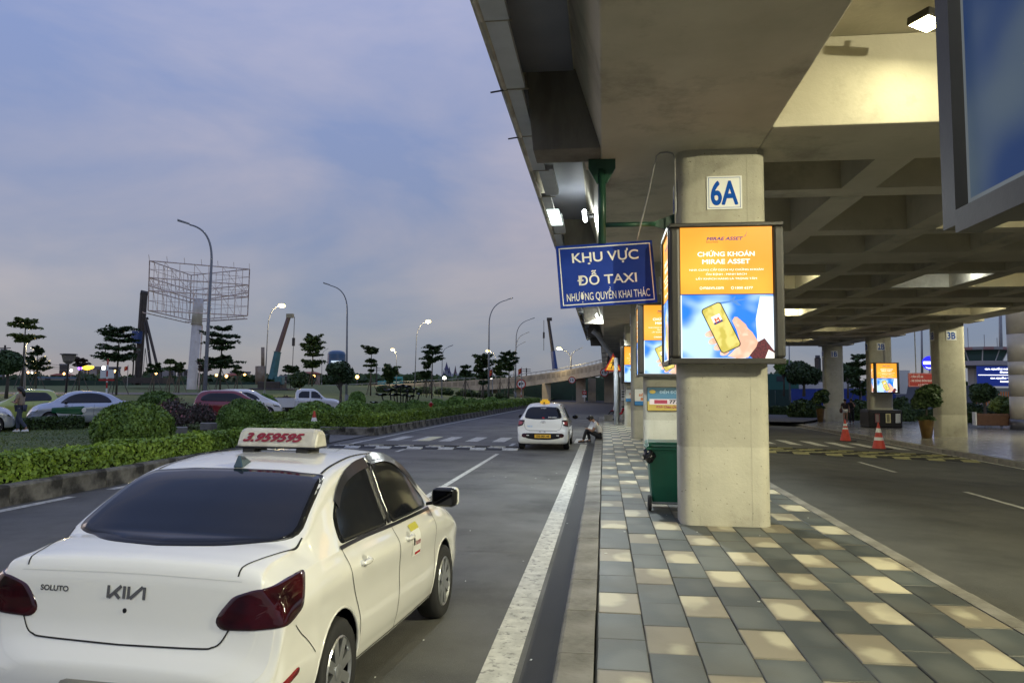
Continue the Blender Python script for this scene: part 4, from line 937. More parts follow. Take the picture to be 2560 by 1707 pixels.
# rear window
rw = [(-.68, 1.09), (-.58, 1.068), (-.3, 1.062), (0, 1.06), (.3, 1.062), (.58, 1.068), (.68, 1.09), (.655, 1.18), (.625, 1.29), (.59, 1.355), (.3, 1.376), (0, 1.38), (-.3, 1.376), (-.59, 1.355), (-.625, 1.29), (-.655, 1.18)]
tx.patch('window_band', [(x*1.022, 1.215+(z-1.215)*1.045) for x, z in rw], MT['blk'], **REAR, off=.0015, round_=2, sm=120, rings=16)
tx.patch('rear_window', rw, gl, **REAR, off=.0045, round_=2, sm=120, rings=18)

# side glass, pillars stay body colour; dark sun visors run above
for S, sd, nm in ((SIDE_R, 1, 'r'), (SIDE_L, -1, 'l')):
    tx.patch('side_window', [(1.03, .985), (1.98, .965), (1.98, 1.385), (1.60, 1.365), (1.30, 1.28), (1.09, 1.13)], MT['glasss'], **S, off=.004, round_=2, sm=70, rings=8)
    tx.patch('side_window', [(2.06, .965), (3.06, .955), (3.12, 1.02), (2.86, 1.22), (2.62, 1.335), (2.40, 1.385), (2.06, 1.392)], MT['glasss'], **S, off=.004, round_=2, sm=70, rings=8)
    tx.line('belt_moulding', [(1.0, .968), (1.5, .965), (2.0, .953), (2.6, .943), (3.12, .935)], **S, wd=.022, off=.006, mt=MT['blk'])
    tx.patch('b_pillar', [(1.985, .97), (2.055, .97), (2.055, 1.385), (1.985, 1.385)], MT['blk'], **S, off=.006, sm=24, rings=3)
    tx.line('window_visor', [(1.20, 1.19), (1.33, 1.275), (1.5, 1.335), (1.75, 1.372), (1.98, 1.386)], **S, wd=.06, off=.012, mt=MT['blk'], n=50)
    tx.line('window_visor', [(2.03, 1.392), (2.35, 1.392), (2.6, 1.352), (2.85, 1.255), (3.06, 1.105)], **S, wd=.055, off=.012, mt=MT['blk'], n=50)
    for L_ in ([(1.02, .97), (1.06, .80), (1.18, .62), (1.235, .50), (1.245, .40), (1.26, .27)], [(2.03, .95), (2.05, .7), (2.05, .5), (2.02, .27)], [(3.10, .93), (3.06, .75), (3.03, .5), (3.02, .27)], [(1.26, .275), (2.1, .265), (3.02, .27)]):
        tx.line('door_gap', L_, **S, wd=.008, off=.002)
    pass
    for y, z in ((1.30, .845), (2.28, .835)):
        p = tx.cast((sd*2, y, z), (-sd, 0, 0), 0)
        h = MB(); h.ell((p.x+sd*.022, y, z), (.016, .085, .018), 12, 6).ell((p.x, y-.07, z), (.028, .018, .018), 8, 5).ell((p.x, y+.07, z), (.028, .018, .018), 8, 5); h.build('door_handle', MT['wcar'], tx.t, smooth=True)
        tx.patch('handle_shade', [(y+.045*math.cos(a), z+.002+.038*math.sin(a)) for a in [k*PI/6 for k in range(12)]], mat('recess_shade', (.45, .45, .43), .3), **S, off=.0015, sm=24, rings=2, edge=False) if 'recess_shade' not in bpy.data.materials else tx.patch('handle_shade', [(y+.045*math.cos(a), z+.002+.038*math.sin(a)) for a in [k*PI/6 for k in range(12)]], bpy.data.materials['recess_shade'], **S, off=.0015, sm=24, rings=2, edge=False)  # flat patch; the shade behind the handle is put into its colour
    # mirror
    mr = MB().bx(min(sd*.845, sd*1.045), max(sd*.845, sd*1.045), 2.93, 3.05, .968, 1.118).build('mirror', MT['blk'], tx.t, bevel=.038)
    MB().bx(min(sd*.87, sd*1.02), max(sd*.87, sd*1.02), 2.924, 2.929, .99, 1.098).build('mirror_glass', mat('mirror_glass', (.035, .035, .04), .04, 1) if 'mirror_glass' not in bpy.data.materials else bpy.data.materials['mirror_glass'], mr, bevel=.0)
    MB().bx(min(sd*.86, sd*1.052), max(sd*.86, sd*1.052), 3.0, 3.062, .975, 1.122).build('mirror_cap', MT['wcar'], mr, bevel=.036)
    MB().prism([(sd*.80, 2.96, .975), (sd*.80, 3.04, .975), (sd*.93, 3.02, 1.0), (sd*.93, 2.96, 1.0)], (0, 0, .025)).build('mirror_arm', MT['blk'], mr)
    # tail lamp wraps round the corner
    dd = V((-sd*.62, .785, 0)); uu = V((sd*.785, .62, 0))
    poly = [(.475, .715), (.60, .722), (.79, .748), (.875, .79), (.925, .935), (.915, .948), (.80, .938), (.62, .912), (.53, .875), (.475, .80), (.45, .75)]
    if sd < 0: pass
    tl = tx.patch('tail_lamp', poly, MT['redl'], d=dd, u=uu, v=(0, 0, 1), off=.006, rings=9, sm=80, round_=2, sink=.02)
    tx.patch('reflector', [(.50, .405), (.72, .43), (.86, .475), (.865, .505), (.70, .462), (.495, .445)], mat('reflector_red', (.20, .008, .012), .25) if 'reflector_red' not in bpy.data.materials else bpy.data.materials['reflector_red'], d=dd, u=uu, v=(0, 0, 1), off=.008, rings=3, sm=50, round_=1)
    # trunk lid gap: from window corner down the side of the lid to the bumper
    tx.line('lid_gap', [(sd*.705, 1.18), (sd*.70, 1.10), (sd*.675, .99), (sd*.63, .86), (sd*.605, .77), (sd*.595, .69)], d=(0, .6, -.8), u=(1, 0, 0), v=(0, .8, .6), wd=.009, off=.002)
    tx.line('lid_gap', [(sd*.575, .72), (sd*.54, .66), (sd*.50, .635), (sd*.42, .625), (0, .617)], **REAR, wd=.008, off=.004)
    tx.line('bumper_side_gap', [(.26, .72), (.34, .66), (.43, .60), (.52, .52)], **S, wd=.006, off=.0015)
    tx.line('roof_ditch', [(sd*.56, 1.30), (sd*.545, 1.6), (sd*.535, 2.0), (sd*.54, 2.5), (sd*.57, 2.9)], **TOP, wd=.016, off=.003)
# lid crease shade, badge, lettering, lock hole, plate recess, dark bumper bottom
msil = mat('badge_metal', (.30, .29, .28), .25, .8)
K_ = [[(-.125, .0), (-.125, .033), (-.10, .05), (-.10, .012), (-.065, .05), (-.03, .05), (-.03, .012), (.0, -.012), (-.0, -.0)][:0]]
def strokes(c, lst, mt, w_=.02, name='badge', off=.006):
    mb = MB()
    for (a, b) in lst:
        a, b = V(a), V(b); n_ = V((-(b-a)[1], (b-a)[0])).normalized()*w_/2; prev = None
        for k in range(7):
            q = a+(b-a)*k/6; pr_ = (c.cast((q[0]-n_[0], 0, q[1]-n_[1]), (0, 1, 0), off), c.cast((q[0]+n_[0], 0, q[1]+n_[1]), (0, 1, 0), off))
            if prev: mb.add([prev[0], pr_[0], pr_[1], prev[1]], [(0, 1, 2, 3)])
            prev = pr_
    return mb.build(name, mt, c.t, fixn=False)
bz = .862; s_ = 1.02
strokes(tx, [((-.10*s_, bz-.030*s_), (-.10*s_, bz+.030*s_)), ((-.095*s_, bz-.028*s_), (-.03*s_, bz+.030*s_)), ((-.066*s_, bz-.002), (-.035*s_, bz-.030*s_)), ((-.012*s_, bz-.030*s_), (-.012*s_, bz+.030*s_)),
             ((.012*s_, bz-.030*s_), (.012*s_, bz+.030*s_)), ((.022*s_, bz-.028*s_), (.088*s_, bz+.030*s_)), ((.098*s_, bz-.030*s_), (.098*s_, bz+.030*s_))], msil, .017, 'badge')
lettering_on(tx, 'SOLUTO', msil, (-.415, .862), .165, .028, (0, 1, 0), (1, 0, 0), (0, 0, 1), bold=.04)
tx.patch('lock_hole', [(.0+.011*math.cos(a), .775+.012*math.sin(a)) for a in [k*PI/6 for k in range(12)]], MT['blk'], **REAR, off=.004, sm=24, rings=2)
tx.line('lid_crease_shade', [(-.62, .945), (0, .955), (.62, .945)], **REAR, wd=.004, off=.001, mt=mat('crease_shade', (.66, .66, .63), .3))  # crease drawn as a darker line, its shade put into the colour
tx.patch('plate_recess', [(-.33, .28), (.33, .28), (.28, .455), (-.28, .455)], mat('plate_recess', (.20, .19, .15), .4), **REAR, off=.004, sm=40, rings=3, round_=1)
# antenna fin
f_ = MB(); zt = tx.cast((0, 1.36, 3), (0, 0, -1), 0).z
f_.add([(-.034, 1.29, zt-.012), (.034, 1.29, zt-.012), (.020, 1.50, zt-.003), (-.020, 1.50, zt-.003), (-.008, 1.305, zt+.066), (.008, 1.305, zt+.066), (.006, 1.36, zt+.060), (-.006, 1.36, zt+.060)],
       [(0, 3, 2, 1), (0, 1, 5, 4), (1, 2, 6, 5), (2, 3, 7, 6), (3, 0, 4, 7), (4, 5, 6, 7)]).build('antenna_fin', mat('teal_plastic', (.03, .07, .10), .15, coat=1), tx.t, bevel=.006)
# door sticker
p = tx.cast((2, 2.46, .78), (-1, 0, 0), 0)
for nm, pl, mt in (('door_sticker', [(2.36, .68), (2.58, .68), (2.58, .905), (2.36, .905)], MT['white']), ('sticker_header', [(2.36, .86), (2.58, .86), (2.58, .905), (2.36, .905)], mat('sticker_yellow', (.55, .50, .06), .4)), ('sticker_footer', [(2.42, .685), (2.57, .685), (2.57, .705), (2.42, .705)], MT['red'])):
    tx.patch(nm, pl, mt, **SIDE_R, off=.003 if nm == 'door_sticker' else .0045, sm=24, rings=2, edge=False)
lettering_on(tx, 'TAXI 3959595', mrd, (2.49, .77), .13, .03, (-1, 0, 0), (0, 1, 0), (0, 0, 1), off=.006, bold=.03)
tx.patch('sticker_logo', [(2.375, .76), (2.415, .76), (2.415, .84), (2.375, .84)], MT['blk'], **SIDE_R, off=.0045, sm=24, rings=2, edge=False)
# roof sign 3.959595
zr_ = tx.cast((0, 1.95, 3), (0, 0, -1), 0).z
rs2 = MB(); pr = [(-.13, .03), (.13, .03), (.125, .055), (.09, .15), (.05, .175), (-.035, .178), (-.075, .155), (-.125, .055)]
xl = [(-.285, .82), (-.275, .94), (-.25, 1), (.215, 1), (.27, .98), (.295, .88), (.305, .70)]
n = len(pr)
for x, k in xl: rs2.v += [(x, 1.95+y*.88*(.6+.4*k), zr_+.03+(z-.03)*k*.86) for y, z in pr]
rs2.f = [(i*n+j, i*n+(j+1) % n, (i+1)*n+(j+1) % n, (i+1)*n+j) for i in range(len(xl)-1) for j in range(n)]+[tuple(range(n)), tuple((len(xl)-1)*n+j for j in range(n))[::-1]]; rs2.m = [0]*len(rs2.f)
sg = rs2.build('roof_sign', mat('sign_plastic', (.62, .60, .52), .35, c2=(.50, .47, .40), ns=9, stain=(.40, .38, .30), ss=14), tx.t, bevel=.008)
MB().bx(-.295, .305, 1.83, 2.07, zr_+.02, zr_+.032).build('sign_base', MT['blk'], sg, bevel=.004)
for x in (-.20, .20): MB().bx(x-.045, x+.05, 1.84, 2.06, zr_-.035, zr_+.022).build('sign_foot', MT['rubber'], sg, bevel=.012)
MB().bx(-.17, .17, 1.90, 1.92, zr_-.01, zr_+.005).build('sign_bar', MT['chrome'], sg)
nrm_u = V((1, 0, 0)); nrm_z = V((0, .052, .088)).normalized()
put_text('3.959595', sg, mat('sign_crimson', (.22, .008, .02), .4), (-.015, 1.95-.0925, zr_+.094), nrm_u, nrm_z, .1, bold=.05, shear=.42, width=.455, height=.070, off=.004)

# ---- small white hatchback taxi seen from behind
SH = [(0, .60, .36, .48, .58, .52, .50, .54), (.03, .74, .27, .52, .72, .56, .64, .585), (.07, .80, .22, .60, .78, .645, .70, .67), (.10, .82, .2, .76, .80, .83, .69, .86), (.15, .825, .2, .88, .80, .98, .66, 1.02), (.22, .83, .2, .92, .80, 1.12, .62, 1.16), (.34, .83, .2, .935, .80, 1.30, .57, 1.35),
      (.50, .83, .2, .94, .79, 1.38, .545, 1.44), (.8, .83, .2, .94, .78, 1.425, .54, 1.485), (1.3, .83, .2, .93, .78, 1.445, .54, 1.505), (1.9, .83, .2, .92, .78, 1.43, .545, 1.50), (2.3, .83, .2, .915, .77, 1.34, .58, 1.41), (2.65, .825, .2, .91, .77, 1.16, .64, 1.20), (2.95, .82, .2, .90, .76, 1.0, .68, 1.03),
      (3.3, .80, .21, .84, .72, .90, .58, .93), (3.55, .76, .22, .74, .64, .79, .48, .82), (3.7, .62, .27, .58, .52, .61, .38, .64), (3.76, .42, .34, .48, .36, .50, .28, .52)]
hx = Car('white_hatchback_taxi', 'small white hatchback taxi with a yellow roof light, seen from behind beside the sitting man', 'car', SH, MT['wcar'], (-1.93, 24.2, 0), .0, (.62, 3.0), wr=.285, tw=.73, scale=(.985, 1, .985), ny=70, ns=44)
hx.patch('rear_window', [(-.60, 1.02), (-.3, .985), (0, .98), (.3, .985), (.60, 1.02), (.60, 1.09), (.53, 1.30), (.44, 1.375), (0, 1.39), (-.44, 1.375), (-.53, 1.30), (-.60, 1.09)], gl, **REAR, round_=2, rings=8)
for sd in (-1, 1):
    pl = [(sd*.815, .75), (sd*.66, .79), (sd*.60, .90), (sd*.60, .955), (sd*.79, .965)]
    hx.patch('tail_lamp', pl, MT['redl'], **REAR, off=.012, round_=1, rings=4)
    hx.patch('tail_lamp_lens', [(sd*.79, .80), (sd*.68, .83), (sd*.65, .90), (sd*.78, .925)], mat('red_lens', (.32, .05, .05), .1, coat=1) if 'red_lens' not in bpy.data.materials else bpy.data.materials['red_lens'], **REAR, off=.014, round_=1, rings=3, edge=False)
    hx.patch('fog_lamp', [(sd*.58+.10*math.cos(a), .475+.065*math.sin(a)) for a in [k*PI/8 for k in range(16)]], MT['redl'], **REAR, off=.016, rings=3, edge=False)
    hx.patch('reverse_lamp', [(sd*.44, .465), (sd*.52, .465), (sd*.52, .49), (sd*.44, .49)], MT['white'], **REAR, off=.017, rings=2, edge=False)
    for Sx, sgn in ((SIDE_R, 1), (SIDE_L, -1)):
        if sgn == sd:
            hx.patch('side_window', [(.62, .99), (2.62, .965), (2.3, 1.25), (2.0, 1.37), (.9, 1.37), (.62, 1.2)], gl, **Sx, round_=2, rings=5)
            hx.line('door_gap', [(.95, .95), (1.0, .6), (1.05, .3)], **Sx, wd=.008); hx.line('door_gap', [(1.75, .95), (1.78, .6), (1.75, .3)], **Sx, wd=.008)
    m_ = MB().ell((sd*.95, 2.35, 1.0), (.105, .06, .075), 12, 8).build('mirror', MT['blk'], hx.t, smooth=True)
    MB().ell((sd*.95, 2.30, 1.0), (.08, .02, .055), 10, 6).build('mirror_glass', bpy.data.materials['mirror_glass'], m_, smooth=True)
hx.patch('bumper_insert', [(-.66, .475), (-.58, .545), (.58, .545), (.66, .475), (.52, .38), (.2, .345), (-.2, .345), (-.52, .38)], MT['blk'], **REAR, off=.008, round_=2, rings=5)
hx.patch('hatch_gap', [(-.45, .615), (.45, .615), (.45, .63), (-.45, .63)], MT['gap'], **REAR, off=.006, rings=2, edge=False)
for sd in (-1, 1): hx.line('hatch_side_gap', [(sd*.62, .98), (sd*.60, .80), (sd*.56, .68), (sd*.45, .63)], **REAR, wd=.008, off=.004)
for x in (-.09, .06): hx.patch('handle_notch', [(x-.03, .583), (x+.03, .583), (x+.03, .598), (x-.03, .598)], MT['blk'], **REAR, off=.008, rings=2, edge=False)
pt_ = MB().bx(-.26, .26, -.012, 0, -.055, .055).build('number_plate', mat('plate_yellow', (.72, .42, .04), .4), hx.t, (0, hx.cast((0, -1, .455), (0, 1, 0), .02).y, .455))
put_text('15E-001.48', pt_, MT['blk'], (0, -.0125, 0), (1, 0, 0), (0, 0, 1), .1, bold=.03, width=.42, height=.062)
mb = MB(); cyb = hx.cast((0, -1, .885), (0, 1, 0), .01)
mb.lathe([(.048, 0), (.055, .006), (.048, .012)], 20, (0, cyb.y, .885), axis='y', cap=False); mb.tube([(-.02, cyb.y, .91), (-.015, cyb.y-.004, .86)], .006, 6).tube([(.02, cyb.y, .91), (.015, cyb.y-.004, .86)], .006, 6).tube([(-.02, cyb.y, .885), (.02, cyb.y, .887)], .006, 6)
bd = mb.build('badge', MT['chrome'], hx.t, smooth=True); bd.scale = (1.4, 1, .95); bd.location.z = .885*.05
hx.patch('window_sticker', [(-.03, 1.01), (.04, 1.01), (.04, 1.05), (-.03, 1.05)], MT['red'], **REAR, off=.007, rings=2, edge=False)
lettering_on(hx, '(0225) 3.959595', MT['white'], (.30, 1.045), .27, .035, (0, 1, 0), (1, 0, 0), (0, 0, 1), bold=.05, off=.009)
lettering_on(hx, 'AN TOÀN', MT['white'], (.0, 1.335), .18, .03, (0, 1, 0), (1, 0, 0), (0, 0, 1), bold=.05, off=.009)
lettering_on(hx, 'TAXI 15', mat('print_lightblue', (.25, .45, .75), .4), (-.43, .76), .17, .05, (0, 1, 0), (1, 0, 0), (0, 0, 1), bold=.04, off=.006)
zr_ = hx.cast((0, .9, 3), (0, 0, -1), 0).z
ysg = mat('roof_light_yellow', (.80, .42, .02), .35, em=(.95, .55, .03), ems=.25)
rl = MB().prism([(-.165, .85, zr_), (.165, .85, zr_), (.15, .85, zr_+.075), (.105, .85, zr_+.085), (.085, .85, zr_+.135), (-.085, .85, zr_+.135), (-.105, .85, zr_+.085), (-.15, .85, zr_+.075)], (0, .16, 0)).build('roof_light', ysg, hx.t, bevel=.012)
MB().add([(-.035, .55, zr_-.01), (.035, .55, zr_-.01), (.02, .70, zr_), (-.02, .70, zr_), (-.006, .56, zr_+.055), (.006, .56, zr_+.055), (.005, .6, zr_+.05), (-.005, .6, zr_+.05)], [(0, 3, 2, 1), (0, 1, 5, 4), (1, 2, 6, 5), (2, 3, 7, 6), (3, 0, 4, 7), (4, 5, 6, 7)]).build('antenna_fin', MT['blk'], hx.t)

# ---- cars in the street beyond the lawn (side views)
def side_car(nm, label, st, paint, pxa, pxb, D, L0, wheels, wins, face, z=None, extra=None, lampz=.80, width=1.0, wr=.31, hsc=1.0):
    # face=+1: nose to the right; pxa..pxb = extent in the photograph used only to find the place
    a = AD(pxa, 1000, D); b = AD(pxb, 1000, D); c = (a+b)/2; ang = math.atan2((b-a).y, (b-a).x); ln = (b-a).length
    z = terr(c.x, c.y)+.02 if z is None else z; k = ln/L0
    rzz = ang-PI/2 if face > 0 else ang+PI/2
    org = a if face > 0 else b
    car = Car(nm, label, 'car', st, paint, (org.x, org.y, z), rzz, wheels, wr=wr, ny=60, ns=32, scale=(width, k, hsc), spokes=6)
    for S, sg_ in ((SIDE_R, 1), (SIDE_L, -1)):
        for wv in wins: car.patch('side_window', wv, gl, **S, round_=2, rings=5, sm=50)
        for y in (L0*.40, L0*.60): car.line('door_gap', [(y, .92), (y+.02, .55), (y, .28)], **S, wd=.01)
        m_ = MB().ell((sg_*.95, L0*.655, 1.0), (.10, .08, .07), 10, 6).build('mirror', MT['blk'] if extra != 'wm' else paint, car.t, smooth=True)
        car.patch('tail_lamp', [(.03, lampz-.05), (.28, lampz-.02), (.34, lampz+.10), (.05, lampz+.10)], MT['redl'], **S, off=.01, rings=3, round_=1)
        car.patch('head_lamp', [(L0-.42, .66), (L0-.12, .62), (L0-.2, .74), (L0-.5, .80)], MT['chrome'], **S, off=.01, rings=3, round_=1)
    car.patch('rear_window', [(-.55, 1.08), (.55, 1.08), (.50, 1.30), (-.50, 1.30)], gl, **REAR, round_=2, rings=4)
    car.patch('windscreen', [(-.58, 1.06), (.58, 1.06), (.50, 1.33), (-.50, 1.33)], gl, **FRONT, round_=2, rings=4)
    return car
sedan_win = [[(.98, .99), (3.05, .97), (3.0, 1.02), (2.72, 1.24), (2.4, 1.35), (1.9, 1.38), (1.5, 1.34), (1.2, 1.22)]]
msilv = mat('silver_paint', (.42, .46, .54), .22, .5, coat=1)
c_ = side_car('silver_saloon', 'silver blue saloon with a green door panel parked nose left beyond the lawn', ST, msilv, 69, 341, 35.5, 4.3, (.90, 3.40), sedan_win, -1, z=.30, extra='')
c_.patch('door_panel_print', [(2.15, .52), (3.35, .60), (3.35, .80), (2.1, .86)], mat('green_print', (.01, .10, .045), .3), **SIDE_L, off=.006, rings=4, round_=1)
c_.patch('door_panel_print', [(2.15, .52), (3.35, .60), (3.35, .80), (2.1, .86)], bpy.data.materials['green_print'], **SIDE_R, off=.006, rings=4, round_=1)
c_.patch('door_roundel', [(2.12+.09*math.cos(a), .69+.10*math.sin(a)) for a in [k*PI/6 for k in range(12)]], MT['white'], **SIDE_L, off=.009, rings=3)
c_.patch('door_roundel', [(2.12+.09*math.cos(a), .69+.10*math.sin(a)) for a in [k*PI/6 for k in range(12)]], MT['white'], **SIDE_R, off=.009, rings=3)
hatch_win = [[(.50, 1.0), (2.60, .95), (2.4, 1.18), (2.0, 1.37), (.8, 1.36), (.5, 1.15)]]
mlime = mat('lime_paint', (.40, .47, .10), .22, coat=1)
side_car('lime_hatchback', 'lime yellow hatchback parked nose left behind the silver saloon', SH, mlime, -22, 151, 40.5, 3.76, (.62, 3.0), hatch_win, -1, z=.30)
side_car('grey_saloon', 'pale grey car cut off by the left edge beside the walking woman', ST, mat('pearl_paint', (.50, .52, .56), .2, .3, coat=1), -190, 40, 33.5, 4.3, (.90, 3.40), sedan_win, 1, z=.22, hsc=.97)
SV = [(r[0], r[1]*1.02, r[2]+.03, r[3]+.06, r[4]*1.02, r[5]+.10 if r[7] > 1 else r[5]+.05, r[6]*1.08, r[7]+.13 if r[7] > 1 else r[7]+.06) for r in SH]
suv_win = [[(.40, 1.06), (2.66, 1.02), (2.4, 1.28), (2.0, 1.46), (.8, 1.46), (.42, 1.25)]]
mredc = mat('dark_red_paint', (.22, .012, .025), .2, coat=1)
side_car('red_crossover', 'dark red crossover parked behind the tall lamp pole, nose right', SV, mredc, 481, 672, 43, 3.76, (.62, 3.0), suv_win, 1, z=.18)
side_car('white_crossover', 'white crossover with black windows parked just beyond the dark red one', SV, MT['wcar'], 520, 705, 46.5, 3.76, (.62, 3.0), suv_win, 1, z=.22, extra='wm')
# pickup: cab by the same builder, open bed as boxes
PK = [(1.95, .80, .40, 1.0, .78, 1.04, .60, 1.06), (2.0, .86, .38, 1.08, .82, 1.45, .66, 1.50), (2.15, .88, .38, 1.10, .82, 1.66, .63, 1.72), (2.6, .88, .38, 1.10, .82, 1.72, .62, 1.79), (3.2, .88, .38, 1.09, .82, 1.70, .62, 1.78), (3.55, .88, .38, 1.08, .82, 1.58, .65, 1.65),
      (3.95, .88, .38, 1.06, .82, 1.26, .70, 1.30), (4.2, .88, .38, 1.05, .82, 1.12, .72, 1.15), (4.7, .87, .38, 1.02, .80, 1.08, .68, 1.10), (5.1, .84, .40, .92, .74, .98, .60, 1.0), (5.27, .72, .46, .76, .62, .80, .48, .82), (5.33, .5, .52, .66, .45, .69, .36, .71)]
a = AD(668, 1000, 54); b = AD(853, 1000, 54); ang = math.atan2((b-a).y, (b-a).x); k = (b-a).length/5.33
pk_ = Car('white_pickup', 'white double cab pickup parked behind the round shrubs, bed to the left', 'pickup truck', PK, MT['wcar'], (a.x, a.y, .12), ang-PI/2, (1.05, 4.25), wr=.37, tw=.76, scale=(1, k, 1), ny=60, ns=32)
for S in (SIDE_R, SIDE_L):
    pk_.patch('side_window', [(2.22, 1.17), (3.0, 1.15), (3.0, 1.60), (2.45, 1.60), (2.25, 1.45)], gl, **S, round_=2, rings=4); pk_.patch('side_window', [(3.12, 1.15), (3.98, 1.13), (3.6, 1.50), (3.4, 1.60), (3.12, 1.60)], gl, **S, round_=2, rings=4)
    pk_.line('door_gap', [(3.06, 1.1), (3.08, .8), (3.06, .5)], **S, wd=.012); pk_.line('door_gap', [(2.15, 1.1), (2.3, .8), (2.4, .5)], **S, wd=.012)
pk_.patch('rear_window', [(-.5, 1.2), (.5, 1.2), (.46, 1.55), (-.46, 1.55)], gl, **REAR, rings=3)
for sx in (-1, 1):
    MB().bx(sx*.86-.03*(1 if sx > 0 else 1), sx*.86+.03, .12, 1.96, .52, 1.16).build('bed_side', MT['wcar'], pk_.t, bevel=.02)
    MB().bx(sx*.86-.035, sx*.86+.035, .10, 1.98, 1.162, 1.19).build('bed_rail', MT['blk'], pk_.t)
    MB().bx(sx*.84-.05, sx*.84+.05, .06, .14, .80, 1.12).build('tail_lamp', MT['redl'], pk_.t); MB().ell((sx*1.0, 3.85, 1.18), (.11, .08, .11), 10, 6).build('mirror', MT['chrome'], pk_.t, smooth=True)
MB().bx(-.83, .83, .08, .14, .52, 1.15).build('tailgate', MT['wcar'], pk_.t, bevel=.015); MB().bx(-.83, .83, .14, 1.95, .50, .60).build('bed_floor', MT['rubber'], pk_.t)

# ---- red scooter at the end of the island
mo = thing('red_scooter', 'red scooter with a white front panel parked at the far end of the island', 'scooter', (1.05, 45.6, .15), R(62))
mrp = mat('scooter_red', (.38, .01, .02), .2, coat=1)
for y in (-.62, .62):
    wl = MB().lathe([(.20, -.04), (.27, -.045), (.285, 0), (.27, .045), (.20, .04)], 24, (0, 0, 0), axis='x', cap=False).build('wheel', MT['tyre'], mo, (0, y, .285), smooth=True)
    r_ = MB().lathe([(.20, -.02), (.185, 0), (.20, .02)], 20, axis='x', cap=False)
    for k in range(5): a = 2*PI*k/5; r_.tube([(0, 0, 0), (0, .19*math.cos(a), .19*math.sin(a))], .018, 5)
    r_.build('rim', MT['rim'], wl)
MB().prism([(-.10, -.85, .62), (-.10, -.1, .58), (-.10, .0, .34), (-.10, .30, .30), (-.10, .32, .40), (-.10, .05, .46), (-.10, -.05, .74), (-.10, -.80, .80)], (.20, 0, 0)).build('body_panel', mrp, mo, bevel=.04)
MB().prism([(-.16, .34, .30), (-.16, .46, .42), (-.16, .40, .98), (-.16, .30, 1.02), (-.16, .28, .50)], (.32, 0, 0)).build('leg_shield', mrp, mo, bevel=.04)
MB().prism([(-.11, .47, .55), (-.11, .55, .62), (-.11, .47, .95), (-.11, .42, .95)], (.22, 0, 0)).build('front_panel', MT['white'], mo, bevel=.03)
MB().bx(-.11, .11, -.78, .0, .76, .84).build('seat', MT['blk'], mo, bevel=.03)
MB().tube([(0, .62, .285), (0, .40, 1.0)], .03, 8).tube([(-.32, .30, 1.06), (-.1, .36, 1.02), (.1, .36, 1.02), (.32, .30, 1.06)], .018, 8).build('handlebar', MT['blk'], mo)
MB().prism([(-.07, .40, .56), (-.07, .62, .60), (-.07, .84, .50), (-.07, .62, .545)], (.14, 0, 0)).build('mudguard', mrp, mo, bevel=.01)
for sx in (-1, 1): MB().tube([(sx*.25, .33, 1.05), (sx*.30, .36, 1.2)], .008, 5).ell((sx*.31, .36, 1.24), (.06, .015, .045), 8, 5).build('mirror', MT['blk'], mo)
# ================================================================== PLANTS
def sphere_pts(n, rs, c, r, flat=1.0, lo=-.35, shell=.16, bump=.09):
    u = rs.normal(0, 1, (n*2, 3)); u /= np.linalg.norm(u, axis=1)[:, None]; u = u[u[:, 2] > lo][:n]
    k = 1+bump*np.sin(u[:, 0]*5+u[:, 1]*4)*np.cos(u[:, 2]*6+u[:, 1]*3)+bump*.6*np.sin(u[:, 0]*13+3)*np.sin(u[:, 1]*12+u[:, 2]*9)+rs.normal(0, shell/3, len(u)); k = np.minimum(k, 1+bump*1.7)
    return np.array(c)+u*np.array(r)*k[:, None], u
def bush_mesh(n, size, mt, seed, bump=.08):
    rs = np.random.RandomState(seed); p, u = sphere_pts(n, rs, (0, 0, .42), (1, 1, .62), bump=bump, lo=-.62)
    return leaves('foliage', p, u, size, mt, seed)
def core(name='shaded_core', mt=None):
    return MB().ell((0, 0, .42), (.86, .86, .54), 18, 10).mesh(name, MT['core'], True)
MT['core'] = mat('shade_foliage', (.010, .018, .005), .95)  # shade between the leaves put into a near-black core colour
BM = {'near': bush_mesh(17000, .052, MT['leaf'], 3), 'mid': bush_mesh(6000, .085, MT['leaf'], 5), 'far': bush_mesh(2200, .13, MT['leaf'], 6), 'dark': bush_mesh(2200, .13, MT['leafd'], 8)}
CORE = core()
def bush(label, px, ytop, ybot, hw, kind, z=.3, grp='clipped round shrubs on the lawn', cat='shrub', name='round_shrub', D=None):
    g = G(px, ybot, z); D = D or math.hypot(g.x, g.y); c = AD(px, ybot, D+hw*D/FOC*.6); zz = terr(c.x, c.y); r = hw*D/FOC*.92
    h = max(.5, (ybot-ytop)/FOC*D)
    t = thing(name, label, cat, (c.x, c.y, zz-.03), random.uniform(0, 6), grp, (r, r, h/1.04))
    link('foliage', BM[kind], t); link('shaded_core', CORE, t); return t
